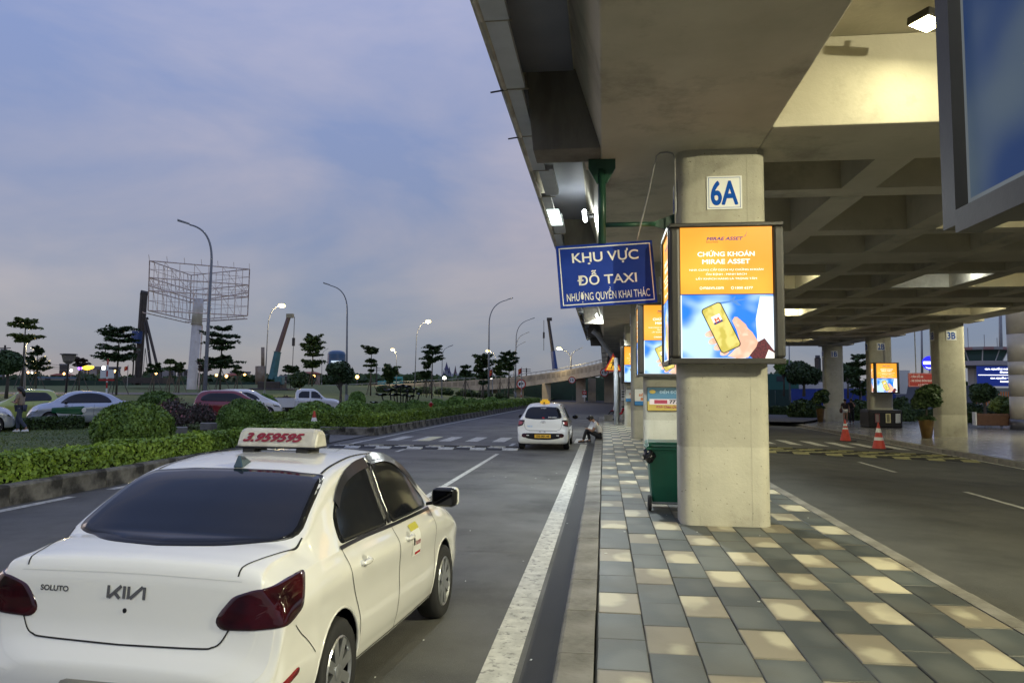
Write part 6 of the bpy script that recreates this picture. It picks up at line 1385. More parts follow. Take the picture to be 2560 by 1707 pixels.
def small_glow(label, px, py, D, c, s, r, cat='lamp', grp='distant lights on the skyline', nm='distant_light'):
    p = AD(px, py, D); t = thing(nm, label, cat, tuple(p), group=grp); m_ = bpy.data.materials.get('glow_'+c) or emat('glow_'+c, {'warm': (1, .55, .16), 'white': (1, .95, .85), 'amber': (1, .5, .05), 'violet': (.25, .08, 1), 'red': (1, .12, .05)}[c], s)
    MB().ell((0, 0, 0), (r, r*.6, r), 8, 6).build('glass', m_, t, smooth=True); MB().tube([(0, 0, -3), (0, 0, -r*.9)], .05, 5).build('post', MT['pole'], t); return t
gl_list = [(893, 942, 'warm', .42), (785, 940, 'warm', .3), (1111, 945, 'white', .42), (1229, 949, 'white', .4), (612, 937, 'warm', .3), (390, 934, 'warm', .3), (259, 920, 'white', .45), (288, 928, 'warm', .3), (160, 934, 'warm', .25), (178, 926, 'white', .28), (1222, 878, 'white', .01), (541, 938, 'warm', .3), (2085, 957, 'white', .5), (566, 940, 'warm', .35), (70, 931, 'warm', .22), (80, 932, 'white', .2), (89, 933, 'warm', .2)]
for i, (px, py, c, r) in enumerate(gl_list):
    if r > .05: small_glow('tiny %s skyline light at the height of the tree tops, %s from the left' % ({'warm': 'orange', 'white': 'white'}[c], ['first', 'second', 'third', 'fourth', 'fifth', 'sixth', 'seventh', 'eighth', 'ninth', 'tenth', 'eleventh', 'twelfth', 'thirteenth', 'fourteenth', 'fifteenth', 'sixteenth', 'seventeenth'][sorted(g_[0] for g_ in gl_list).index(px)]), px, py, 175 if px < 1300 else 110, c, 5, r)
an = thing('neon_sign', 'yellow and violet neon sign glowing among the far roofs on the left', 'sign', tuple(AD(218, 919, 178)))
MB().ell((0, 0, 0), (1.15, .2, .42), 14, 6).ell((.9, 0, .1), (.6, .2, .3), 10, 5).build('yellow_tubes', emat('neon_yellow', (1, .55, .02), 5), an, smooth=True)
MB().ell((-1.6, 0, -.12), (.5, .2, .3), 10, 5).build('violet_tubes', emat('neon_violet', (.22, .06, 1), 6), an, smooth=True); MB().bx(-.1, .1, -.1, .1, -4, -.4).build('post', MT['pole'], an)

# ---- billboard frame on a white column --------------------------------------
bb = thing('billboard', 'empty three-sided steel billboard frame on a thick white column', 'billboard', tuple(AD(478, 981, 118)))
b0 = AD(478, 981, 118)
wp = mat('white_column_paint', (.60, .60, .58), .6, c2=(.48, .47, .44), ns=.8, stain=(.32, .27, .2), ss=1.2, slo=.6, shi=.75)
ct = AD(497, 745, 119)-b0
MB().tube([(0, 0, -.6), (0, 0, .3), tuple(ct*.72)], [.78, .68, .66], 24).build('column', wp, bb, smooth=True)
MB().tube([tuple(ct*.712), tuple(ct*.722)], .80, 24).build('collar', MT['lip'], bb)
MB().tube([tuple(ct*.722), tuple(ct*.99)], [.72, .70], 24).build('upper_column', wp, bb, smooth=True)
mrust = mat('rusty_white_steel', (.72, .66, .64), .6, c2=(.48, .36, .31), ns=2.5, nd=6)
FL = [AD(374, 652, 113)-b0, AD(624, 673, 118)-b0, AD(478, 688, 128.5)-b0]; BL_ = [AD(370, 776, 113)-b0, AD(619, 789, 118)-b0, AD(474, 800, 128.5)-b0]
def lerp(a, b, t): return a+(b-a)*t
for (i, j, nv) in ((0, 1, 7), (0, 2, 10), (2, 1, 9)):
    fr_ = MB(); A0, A1, B0, B1 = FL[i], FL[j], BL_[i], BL_[j]; back = V((0, 0, 0))
    for t_ in (0, .34, .60, 1): fr_.tube([lerp(A0, B0, t_), lerp(A1, B1, t_)], .085 if t_ in (0, 1, .34, .60) else .05, 4)
    for t_ in (.17, .47, .8): fr_.tube([lerp(A0, B0, t_), lerp(A1, B1, t_)], .035, 4)
    fr_.build('horizontal_rails', mrust, bb)
    for k in range(nv+1):
        f_ = k/nv; MB().tube([lerp(A0, A1, f_)+V((0, 0, .0)), lerp(B0, B1, f_)], .085 if k in (0, nv) else .045, 4).build('upright', mrust, bb)
    dg_ = MB()
    for k in range(nv):
        if k % 2 == 0: dg_.tube([lerp(lerp(A0, A1, k/nv), lerp(B0, B1, k/nv), .34), lerp(lerp(A0, A1, (k+1)/nv), lerp(B0, B1, (k+1)/nv), .60)], .035, 4).tube([lerp(lerp(A0, A1, (k+1)/nv), lerp(B0, B1, (k+1)/nv), .34), lerp(lerp(A0, A1, k/nv), lerp(B0, B1, k/nv), .60)], .035, 4)
        else: dg_.tube([lerp(A0, A1, k/nv), lerp(lerp(A0, A1, (k+1)/nv), lerp(B0, B1, (k+1)/nv), .34)], .03, 4).tube([lerp(lerp(A0, A1, k/nv), lerp(B0, B1, k/nv), .60), lerp(B0, B1, (k+1)/nv)], .03, 4)
    dg_.build('bracing', mrust, bb)
mb = MB()
for k in range(7):
    a = lerp(FL[0], FL[1], k/6); mb.tube([a-V((0, 0, .1)), a+V((.15, -.5, .75))], .03, 4)
for q in FL: mb.tube([lerp(FL[0], FL[1], .5)*.0+ct*.97, lerp(q, BL_[FL.index(q)], .5)], .09, 4)
cw = MB()
for (i, j) in ((0, 2), (2, 1)):
    for s_ in (0, .9): cw.tube([BL_[i]+V((-.2, -s_, -.35)), BL_[j]+V((0, -s_, -.5))], .05, 4)
    for k in range(9): p_ = lerp(BL_[i], BL_[j], k/8)+V((-.1, 0, -.43)); cw.tube([p_, p_+V((0, -.9, 0)), p_+V((0, -1.0, .2))], .035, 4)
cw.build('catwalk', mrust, bb); mb.build('outrigger', mrust, bb)
MB().tube([(1.05, 0, 0), (1.3, 0, ct.z*.70)], .10, 6).build('ladder', mrust, bb)

# ---- piling rig, cranes, excavator --------------------------------------------
mdk = mat('dark_steel', (.035, .032, .033), .6, c2=(.06, .05, .045), ns=2); mteal2 = mat('teal_machine', (.04, .17, .20), .45, c2=(.03, .12, .14), ns=2); mbl = mat('machine_blue', (.02, .06, .22), .45)
pr_ = thing('piling_rig', 'dark piling rig mast with raking stays and a blue hammer left of the billboard', 'piling rig', tuple(AD(345, 957, 125))); q0 = AD(345, 957, 125)
def rel(px, py, D, o): return AD(px, py, D)-o
MB().tube([rel(344, 962, 125, q0), rel(360, 732, 125, q0)], .52, 8).build('mast', mdk, pr_)
MB().tube([rel(351, 731, 125, q0), rel(370, 735, 125, q0)], .40, 6).build('mast_head', mdk, pr_)
MB().tube([rel(340, 858, 124.4, q0), rel(344, 828, 124.4, q0)], .75, 8).build('hammer', mbl, pr_)
for a, b in (((365, 800), (401, 948)), ((362, 806), (380, 940)), ((341, 940), (338, 860)), ((331, 960), (336, 862))): MB().tube([rel(*a, 124, q0), rel(*b, 122, q0)], .20 if a[0] > 350 else .10, 6).build('stay', mdk, pr_)
MB().tube([rel(365, 797, 124, q0), rel(371, 795, 124, q0)], .2, 6).build('stay_head', mdk, pr_)
cbm = MB()
for a, b in (((352, 735), (345, 825)), ((356, 735), (349, 830)), ((363, 870), (356, 955)), ((363, 870), (371, 940))): cbm.tube([rel(*a, 124.5, q0), rel(*b, 124.5, q0)], .045, 4)
cbm.build('cables', mdk, pr_)
MB().box(rel(372, 951, 122, q0), (6, 3, .8)).build('crawler_base', mdk, pr_)
def crane(label, foot, knee, tip, D, cols, body, hook, r):
    q0 = AD(*foot, D); t = thing('mobile_crane', label, 'crane', tuple(q0)); f_ = V((0, 0, 0)); k_ = rel(*knee, D, q0); e_ = rel(*tip, D, q0)
    MB().tube([f_, k_], [r, r*.8], 4).build('lower_boom', cols[0], t); MB().tube([k_, e_], [r*.62, r*.5], 4).build('upper_boom', cols[1], t)
    MB().tube([k_*.99, k_*1.01], r*.95, 4).build('boom_collar', cols[0], t); MB().box(e_+V((.2, 0, .15)), (1.0, .6, .6)).build('boom_head', cols[2], t)
    if hook: MB().tube([e_+V((.9 if hook > 0 else -.9, 0, 0)), e_+V((.8 if hook > 0 else -.9, 0, -abs(hook)))], .05, 4).build('hoist_rope', mdk, t); MB().box(e_+V((.85 if hook > 0 else -.9, 0, -abs(hook)*.5)), (.35, .3, 1.2)).build('hook_block', mdk, t)
    if body: MB().box((0, 0, -1.0), (3.4, 2.6, 1.3)).build('crane_body', mdk, t, bevel=.1); MB().box((1.3, -.4, -.2), (1.1, 1.2, 1.2)).build('cab', cols[0], t, bevel=.1); MB().box((0, 0, -1.7), (6, 3.2, .8)).build('crawler_tracks', mdk, t, bevel=.2)
    return t
crane('teal crane with a raised boom right of the lit lamp', (681, 948), (694, 880), (722, 792), 118, (mteal2, mat('boom_brown', (.16, .10, .09), .6), mat('boom_cream', (.35, .32, .22), .6)), True, 7.5, .62)
crane('blue and dark crane boom rising behind the ramp, left of the two-armed lamp', (1388, 925), (1382, 878), (1371, 800), 150, (mbl, mdk, mdk), False, -6, .55)
ex = thing('excavator', 'turquoise excavator arm behind the ramp wall above the lotus sculpture', 'excavator', tuple(AD(975, 960, 170))); q0 = AD(975, 960, 170)
mtq = mat('turquoise_machine', (.05, .25, .25), .5)
MB().tube([rel(957, 964, 170, q0), rel(966, 952, 170, q0), rel(985, 947, 170, q0)], [.5, .6, .45], 6).build('boom', mtq, ex); MB().tube([rel(984, 946, 170, q0), rel(1005, 945, 170, q0), rel(1004, 958, 170, q0)], [.45, .4, .35], 6).build('stick', mtq, ex); MB().box(rel(975, 958, 171, q0), (5, 2.5, 1.0)).build('engine_cover', mtq, ex, bevel=.1)
for (px, yt, yb, r, lab) in ((657, 868, 920, .26, 'thin pale steel pile left of the crane'), (652, 915, 960, .8, 'thick rusty casing standing beside the pale pile')):
    a = AD(px, yb, 120); b = AD(px, yt, 120); o = MB().tube([a, b], r*1.0, 10).build('steel_pile', mat('pile_tan', (.30, .27, .22), .8, c2=(.2, .15, .11), ns=1) if 'pile_tan' not in bpy.data.materials else bpy.data.materials['pile_tan'], smooth=True); tag(o, lab, 'pile')

# ---- skyline: wood, houses, castle -----------------------------------------------
def treeline(nm, label, pa, pb, D, ytop, ybot, mt, n, seed, amp=8):
    rs = np.random.RandomState(seed); px = pa+(pb-pa)*rs.rand(n); d_ = D*(1+.12*rs.rand(n)); k = D/FOC
    top = ytop+amp*(np.sin(px*.045+seed)+.7*np.sin(px*.11+1.3*seed)+.5*np.sin(px*.27))*.5
    y = top+(ybot-top)*rs.rand(n)**1.3; pts = np.array([tuple(AD(a, b, c)) for a, b, c in zip(px, y, d_)])
    o = bpy.data.objects.new(nm, leaves(nm, pts, np.tile([0, -1, .6], (n, 1)), D*.0085, MT[mt], seed, 1.3)); COL.objects.link(o)
    tag(o, label, 'trees', kind='stuff')
    # dark body of the wood behind the leaves, depth shade put into its colour
    mb = MB(); m = int((pb-pa)/8)
    for i in range(m+1):
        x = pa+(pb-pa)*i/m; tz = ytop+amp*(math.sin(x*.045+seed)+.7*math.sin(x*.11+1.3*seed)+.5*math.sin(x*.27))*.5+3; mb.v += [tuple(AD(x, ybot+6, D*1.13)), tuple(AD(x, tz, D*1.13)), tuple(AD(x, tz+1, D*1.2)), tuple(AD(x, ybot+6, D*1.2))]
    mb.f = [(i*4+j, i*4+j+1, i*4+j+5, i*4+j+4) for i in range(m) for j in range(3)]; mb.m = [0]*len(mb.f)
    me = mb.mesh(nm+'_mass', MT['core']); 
    oo = bpy.data.objects.new('wood_shade_body', me); COL.objects.link(oo); oo.parent = o; oo['kind'] = 'stuff'; return o
treeline('far_wood', 'dark belt of far trees along the horizon on the left', -40, 780, 172, 946, 968, 'leafd', 5200, 1, 9)
treeline('far_wood', 'dark belt of trees behind the ramp', 700, 1240, 205, 944, 968, 'leafd', 5200, 2, 7)
treeline('far_wood', 'trees behind the pale wall right of the island', 1890, 2140, 125, 936, 965, 'leafd', 3600, 3, 14)
treeline('far_wood', 'trees behind column 2B and the red notice', 2140, 2460, 140, 962, 1000, 'leafd', 2600, 4, 6)
treeline('far_wood', 'distant trees at the end of the road beyond the ramp', 1240, 1600, 220, 948, 985, 'leafd', 2600, 5, 6)
mh = [mat('house_wall_%d' % i, c, .85) for i, c in enumerate(((.30, .29, .30), (.36, .34, .32), (.24, .25, .28), (.32, .26, .22)))]
mhr = [mat('roof_red', (.26, .055, .03), .8), mat('roof_grey', (.20, .21, .23), .8), mat('roof_blue', (.12, .20, .30), .7)]
mwin = mat('house_window', (.03, .035, .045), .3)
def house(label, pa, pb, ytop, ybot, D, wi, ri, floors=2, gable=False):
    a = AD(pa, ybot, D); b = AD(pb, ybot, D); W_ = (b-a).length; H = (ybot-ytop)/FOC*D; ang = math.atan2((b-a).y, (b-a).x)
    t = thing('house', label, 'house', tuple((a+b)/2), ang)
    rh = H*.22 if gable else .25; MB().bx(-W_/2, W_/2, 0, 7, -3, H-rh).build('wall', mh[wi], t)
    if gable: MB().prism([(-W_/2-.3, -.4, H-rh), (W_/2+.3, -.4, H-rh), (W_/2-.2*W_, 3.5, H), (-W_/2+.2*W_, 3.5, H)], (0, 0, .08)).add([(-W_/2-.3, 7.4, H-rh), (W_/2+.3, 7.4, H-rh), (W_/2-.2*W_, 3.5, H), (-W_/2+.2*W_, 3.5, H)], [(0, 1, 2, 3)]).build('roof', mhr[ri], t)
    else: MB().bx(-W_/2-.15, W_/2+.15, -.15, 7.1, H-rh, H).build('roof', mhr[ri], t)
    nw = max(2, int(W_/2.2)); wm = MB().bx(-.45, .45, -.04, .02, -.5, .5).mesh('window', mwin)
    for f_ in range(floors):
        for i in range(nw): link('window', wm, t, (-W_/2+W_*(i+.5)/nw, -.02, (H-rh)*(f_+.55)/floors))
    return t
HS = [('wide orange-red roofed hall left of the dark lantern post', 128, 185, 937, 955, 185, 3, 0, 1, True), ('pale house behind the dark lantern post', 148, 168, 915, 950, 190, 0, 1, 3, False), ('long pale block under the neon sign', 200, 262, 924, 955, 188, 1, 1, 3, False),
      ('grey block right of the neon sign', 236, 300, 921, 955, 200, 2, 1, 3, False), ('low white shed with a blue roof beyond the green fence', 95, 190, 944, 955, 170, 1, 2, 1, False), ('pale building row between the piling mast and the billboard', 385, 440, 922, 955, 195, 1, 1, 3, False),
      ('small grey house left of the billboard column', 442, 472, 926, 955, 188, 0, 1, 2, False), ('grey and red block between the lamp pole and the crane', 575, 625, 930, 958, 185, 1, 1, 2, False), ('pale gabled building below the lit lamp', 560, 610, 935, 958, 180, 0, 0, 1, True),
      ('white container cabin right of the crane', 700, 716, 938, 950, 150, 1, 1, 1, False), ('red roofed house left of the second tall lamp pole', 745, 800, 930, 952, 190, 3, 0, 2, True), ('small grey tower house at the far left', 0, 14, 880, 920, 210, 2, 1, 3, False)]
for h_ in HS: house(*h_)
# blue tower block with a rounded top
tb = thing('tower_block', 'blue glass tower block with a white name band behind the trees', 'tower', tuple(AD(840, 950, 230)), .3); k = 230/FOC
MB().lathe([(2.6, -2), (2.6, 7.6), (2.3, 8.3), (1.2, 8.7)], 20).build('wall', mat('tower_glass', (.05, .12, .22), .3, c2=(.07, .15, .25), ns=1), tb)
MB().bx(-1.4, 1.6, -2.66, -2.5, 4.6, 5.6).build('name_band', emat('name_band', (.6, .72, .85), .8), tb)
for z in range(7): MB().lathe([(2.63, z+.1), (2.63, z+.22)], 20).build('floor_band', mh[2], tb)
# castle
ca = thing('castle', 'fairy tale castle with dark pointed spires and white battlement wall on the skyline', 'castle', tuple(AD(1125, 955, 260))); q0 = AD(1125, 955, 260)
msp = mat('spire_slate', (.06, .055, .13), .6); mst = mat('castle_stone', (.26, .27, .34), .8); msb = mat('spire_brown', (.13, .085, .09), .7); k = 260/FOC
def spire(px, ytip, yeave, ybot, r, mt, sides=8):
    c = rel(px, 955, 260, q0); z = lambda y: (955-y)*k
    MB().lathe([(r*k, z(ybot)), (r*k, z(yeave))], sides, (c.x, c.y, 0)).build('turret', mst, ca); MB().lathe([(r*1.35*k, z(yeave)), (r*.7*k, z((yeave*1.3+ytip*.7)/2)), (.03, z(ytip))], sides, (c.x, c.y, 0), cap=False).build('spire', mt, ca)
for a in ((1116, 905, 924, 960, 5, msp), (1123, 916, 932, 960, 3, msp), (1109, 925, 936, 960, 2.2, msp), (1127, 930, 938, 960, 2, msp), (1138, 914, 936, 955, 4, msb)): spire(*a)
a = rel(1127, 955, 260, q0); b = rel(1158, 955, 260, q0); zt = (955-937)*k; MB().bx(a.x, b.x, a.y-.5, a.y+.5, -2, zt).build('wall', mat('castle_white', (.55, .56, .62), .7), ca)
mr_ = MB()
for i in range(10): x = a.x+(b.x-a.x)*(i+.5)/10; mr_.bx(x-.12, x+.12, a.y-.6, a.y+.4, zt, zt+.35)
mr_.build('battlement', bpy.data.materials['castle_white'], ca)
# flags
def flag(label, px, ytop, ybot, D, wd, hg, yb):
    b = AD(px, yb, D); k = D/FOC; t = thing('flag', label, 'flag', tuple(b), group='red flags on poles'); H = (yb-ytop)*k
    MB().tube([(0, 0, 0), (0, 0, H)], .05, 6).build('pole', MT['pole'], t)
    mb = MB(); nx = 8
    for i in range(nx+1):
        x = -wd*k*i/nx; dy = .12*math.sin(i*.9); mb.v += [(x, dy, H-.1-.03*i), (x, dy, H-.1-hg*k-.05*i)]
    mb.f = [(2*i, 2*i+1, 2*i+3, 2*i+2) for i in range(nx)]; mb.m = [0]*nx; o = mb.build('cloth', MT['flagred'], t, smooth=True)
    st = [( -wd*k*.5+wd*k*.16*(1 if j % 2 == 0 else .42)*math.sin(j*PI/5), -.16, H-.18-hg*k*.5+hg*k*.24*(1 if j % 2 == 0 else .42)*math.cos(j*PI/5)) for j in range(10)]
    MB().add(st, [tuple(range(10))]).build('star', mat('flag_yellow', (.8, .6, .05), .6) if 'flag_yellow' not in bpy.data.materials else bpy.data.materials['flag_yellow'], t)
MT['flagred'] = mat('flag_red', (.50, .03, .02), .7)
flag('red flag with a yellow star at the third tall lamp pole', 1231, 920, 0, 95, 8, 13, 985); flag('red flag beside the overlapping lamps at the road end', 1304, 918, 0, 110, 9, 12, 985); flag('red flag among the trees at the left edge', 59, 914, 0, 95, 10, 11, 970); flag('pale red flag between the layered tree and the piling rig', 318, 918, 0, 120, 10, 8, 965)
# dark lantern post and white direction boards
lpst = thing('lantern_post', 'slim black lantern post with a boxy head in front of the far street', 'lamp post', tuple(AD(162, 1010, 48))); q0 = AD(162, 1010, 48)
MB().tube([(0, 0, 0), rel(171, 910, 48, q0)], [.07, .045], 8).build('pole', MT['blk'], lpst); e_ = rel(171, 910, 48, q0); MB().tube([e_, e_+V((0, 0, .15))], [.1, .3], 8).tube([e_+V((0, 0, .16)), e_+V((0, 0, .5))], [.27, .36], 8).build('lantern', mat('lantern_glass', (.25, .22, .17), .3), lpst); MB().tube([e_+V((0, 0, .505)), e_+V((0, 0, .56))], [.45, .42], 8).build('lantern_cap', MT['blk'], lpst)
db = thing('direction_sign', 'pair of small white boards on a red and white striped post beyond the silver saloon', 'sign', tuple(AD(266, 985, 62))); k = 62/FOC
for i in range(6): MB().tube([(0, 0, i*.42), (0, 0, i*.42+.418)], .06, 8).build('post_band', MT['red'] if i % 2 else MT['white'], db)
for s_ in (-1, 1): MB().bx(s_*.30-.22, s_*.30+.22, -.05, 0, 1.15, 1.75).build('board', MT['white'], db)
MB().bx(-.6, .6, -.07, -.05, .95, 1.08).build('red_strip', MT['red'], db)
def round_sign(label, px, py, ybase, D, r, grp='round red-rimmed prohibition signs', post=True, txt=''):
    c = AD(px, py, D); t = thing('round_sign', label, 'traffic sign', tuple(c), group=grp)
    MB().lathe([(r, -.02), (r, .02)], 20, axis='y').build('rim', MT['red'], t); MB().lathe([(r*.76, -.035), (r*.76, .0)], 20, axis='y').build('face', MT['white'], t)
    if txt: put_text(txt, t, MT['blk'], (0, -.037, 0), (1, 0, 0), (0, 0, 1), .1, bold=.03, width=r*1.0, height=r*.6)
    if post:
        zb = AD(px, ybase, D).z-c.z; n = 6
        for i in range(n): MB().tube([(0, .04, zb+(-zb)*i/n), (0, .04, zb+(-zb)*(i+.98)/n)], .05, 6).build('post_band', MT['red'] if i % 2 else MT['white'], t)
round_sign('round turn prohibition sign on a striped post at the road end', 1303, 960, 1000, 118, .75, txt='P')
round_sign('round sign fixed on the ramp wall', 1430, 950, 0, 119, .55, post=False, txt='15'); round_sign('round sign on the ramp wall half hidden by the warning triangle', 1511, 931, 0, 106, .6, post=False, txt='15')
ne = thing('no_entry_sign', 'red no entry board with small plates under the ramp', 'traffic sign', tuple(AD(1461, 1003, 112))); k = 112/FOC
MB().tube([(0, 0, 0), (0, 0, 1.7)], .06, 6).build('post', MT['white'], ne); MB().bx(-.32, .32, -.08, -.03, 1.0, 1.5).build('red_board', MT['red'], ne); MB().bx(-.22, .22, -.1, -.081, 1.2, 1.3).build('white_bar', MT['white'], ne); MB().bx(-.3, .3, -.08, -.03, .6, .85).build('plate', MT['white'], ne)

# lotus sculpture of black iron bowls
lo = thing('lotus_sculpture', 'black sculpture of bowl-shaped lotus leaves on stems among the round shrubs', 'sculpture', tuple(AD(1000, 1003, 62))); q0 = AD(1000, 1003, 62); k = 62/FOC
for i, (px, py, hw) in enumerate(((976, 972, 17), (1002, 962, 16), (1018, 964, 14), (1020, 975, 10), (1036, 970, 11), (992, 965, 13), (955, 984, 16), (985, 984, 17), (1026, 988, 13), (1048, 983, 9), (936, 1004, 11), (1008, 985, 14))):
    c = rel(px, py, 62+(.9 if i % 2 else -.7), q0); r = hw*k
    mb = MB(); n = 18
    rings_ = [(.15, 0), (.6, .05), (.95, .20), (1.05, .36)]
    for rr, zz in rings_: mb.v += [(c.x+r*rr*math.cos(2*PI*j/n), c.y+r*rr*math.sin(2*PI*j/n)*.9, c.z-r*.36+r*zz*(1+(.35*math.sin(j*2*PI/n*5) if zz > .3 else 0))) for j in range(n)]
    mb.f = [(a*n+j, a*n+(j+1) % n, (a+1)*n+(j+1) % n, (a+1)*n+j) for a in range(3) for j in range(n)]+[tuple(range(n))]; mb.m = [0]*len(mb.f)
    lf = mb.build('lotus_leaf', MT['blk'], lo, smooth=True, fixn=False)
    MB().lathe([(r*.8, 0), (r*.5, .02), (.02, .03)], 14, (c.x, c.y, c.z-r*.10)).build('leaf_heart', mat('white_enamel', (.55, .57, .6), .4) if 'white_enamel' not in bpy.data.materials else bpy.data.materials['white_enamel'], lo)
    MB().tube([(c.x*.85, c.y, -.1), (c.x*.95, c.y, c.z*.4), (c.x, c.y, c.z-r*.34)], .05, 6).build('stem', MT['blk'], lo)
# hydrant, cones, kerb blocks in the planting
hy = thing('fire_hydrant', 'red fire hydrant with a pale cap among the round shrubs', 'hydrant', tuple(AD(1077, 1028, 52)))
MB().lathe([(.14, 0), (.14, .05), (.09, .07), (.09, .48), (.12, .50), (.12, .55), (.07, .60)], 14).build('barrel', MT['red'], hy, smooth=False); MB().lathe([(.08, .60), (.05, .68), (.01, .70)], 12).build('cap', mat('brass_cap', (.5, .4, .25), .5), hy); MB().tube([(-.17, 0, .45), (.17, 0, .45)], .045, 8).build('outlet', MT['red'], hy)
def cone(label, c, h, bands, grp, base=True):
    t = thing('traffic_cone', label, 'traffic cone', c, random.uniform(0, 1), grp); r = h*.23
    def seg(z0, z1): f_ = lambda z: r*(1-z/h)+.018*h; return [(f_(z0), z0), (f_(z1), z1)]
    zs = [.03]+[b*h for b in bands]+[h]
    for i in range(len(zs)-1): MB().lathe(seg(zs[i]+.0005, zs[i+1]), 18).build('cone_body' if i % 2 == 0 else 'white_band', MT['orange'] if i % 2 == 0 else MT['white'], t, smooth=False)
    if base: MB().box((0, 0, .015), (r*2.9, r*2.9, .03)).build('base', MT['rubber'], t, bevel=.005)
    return t
GRP = 'traffic cones on the right road'
cone('orange cone nearer the left, farther away by the right kerb', (10.44, 34.9, -.24), .95, (.55, .62, .70, .80), GRP); cone('bigger orange cone standing by the speed hump at the right kerb', (10.26, 30.3, -.235), 1.0, (.33, .45, .62, .78), GRP)
cp = AD(785, 1062, 29.5); t = thing('traffic_cone', 'small cone with a white lower half standing in the planting behind the taxi sign', 'traffic cone', (cp.x, cp.y, cp.z))
MB().lathe([(.15, 0), (.075, .28)], 16).build('white_base', MT['white'], t); MB().lathe([(.074, .281), (.035, .52)], 16).build('cone_body', MT['orange'], t)
for lab, px0, px1, yt, yb, D in (('grey concrete planter block behind the nearest round shrub', 418, 468, 1070, 1097, 27), ('tan kerb block left of the second round shrub', 500, 550, 1058, 1074, 31)):
    a, b = AD(px0, yb, D), AD(px1, yb, D); ang = math.atan2((b-a).y, (b-a).x); h = (yb-yt)/FOC*D
    o = MB().box((0, 0, h/2), ((b-a).length, .5, h)).build('planter_block', MT['kerb'], None, (a+b)/2, bevel=.02, rz=ang); tag(o, lab, 'concrete block')

# ---- green wheeled bin beside column 6A --------------------------------------------
bn = thing('wheeled_bin', 'dark green wheeled rubbish bin beside column 6A with a black bag on its rim', 'rubbish bin', (.895, 11.75, .15))
mgb = mat('bin_green', (.008, .135, .075), .38, c2=(.010, .11, .062), ns=3, bump=.03)
pf_ = [(.19, .24, .09), (.215, .27, .35), (.245, .31, .83), (.255, .325, .90)]
mb = MB()
for hx_, hy_, z in pf_:
    for cx, cy, a0 in ((hx_-.04, hy_-.04, 0), (-hx_+.04, hy_-.04, 90), (-hx_+.04, -hy_+.04, 180), (hx_-.04, -hy_+.04, 270)):
        for j in range(4): a = R(a0+j*30); mb.v.append((cx+.04*math.cos(a), cy+.04*math.sin(a), z))
n = 16; mb.f = [(i*n+j, i*n+(j+1) % n, (i+1)*n+(j+1) % n, (i+1)*n+j) for i in range(3) for j in range(n)]+[tuple(range(n))[::-1], tuple(3*n+j for j in range(n))]; mb.m = [0]*len(mb.f)
mb.build('bin_body', mgb, bn); MB().bx(-.285, .285, -.36, .36, .885, .925).build('rim', mgb, bn, bevel=.012)
MB().add([(-.28, -.37, .93), (.28, -.37, .93), (.28, .35, .965), (-.28, .35, .965), (-.25, -.30, .975), (.25, -.30, .975), (.25, .30, 1.0), (-.25, .30, 1.0)], [(0, 3, 2, 1), (4, 5, 6, 7), (0, 1, 5, 4), (1, 2, 6, 5), (2, 3, 7, 6), (3, 0, 4, 7)]).build('lid', mgb, bn, bevel=.012)
MB().tube([(-.24, -.38, .985), (.24, -.38, .985)], .018, 8).bx(-.25, -.21, -.38, -.30, .95, 1.0).bx(.21, .25, -.38, -.30, .95, 1.0).build('handle', mgb, bn)
for sx in (-1, 1): MB().lathe([(.11, -.025), (.115, 0), (.11, .025)], 20, (sx*.235, -.27, .115), axis='x').build('wheel', MT['rubber'], bn, smooth=True)
MB().tube([(-.24, -.27, .115), (.24, -.27, .115)], .015, 6).build('axle', MT['pole'], bn)
MB().bx(-.16, .16, -.245, -.232, .1, .16).build('foot_plate', mgb, bn)
bg_ = MB().ell((0, 0, 0), (.085, .08, .10), 14, 9); rs_l = random.Random(4)
for i, v in enumerate(bg_.v): bg_.v[i] = (v[0]*(1+rs_l.uniform(-.22, .22))-.02*(v[2] > .05), v[1]*(1+rs_l.uniform(-.22, .22)), v[2]*(1+rs_l.uniform(-.2, .25)))
bgo = bg_.build('rubbish_bag', mat('black_bag', (.01, .01, .012), .25), None, (.655, 11.44, .95), smooth=False); tag(bgo, 'crumpled black plastic bag hooked over the corner of the green bin', 'bag')
# concrete block at the island end, small litter
o = MB().bx(.0, .5, 44.6, 45.2, .15, .5).build('concrete_block', MT['kerb'], bevel=.02); tag(o, 'low pale concrete block left of the red scooter', 'concrete block')
lit = MB(); rl_ = random.Random(9)
for _ in range(36):
    x, y = rl_.choice([(rl_.uniform(-3, -.4), rl_.uniform(4.5, 20)), (rl_.uniform(0, 3), rl_.uniform(4.5, 14))]); z = .008 if x < -.4 else .156; s_ = rl_.uniform(.006, .014); lit.box((x, y, z), (s_*2.2, s_, .003), rl_.uniform(0, 3))
o = lit.build('litter', MT['white']); tag(o, 'tiny scraps of pale litter scattered on the road and tiles', 'litter', kind='stuff')

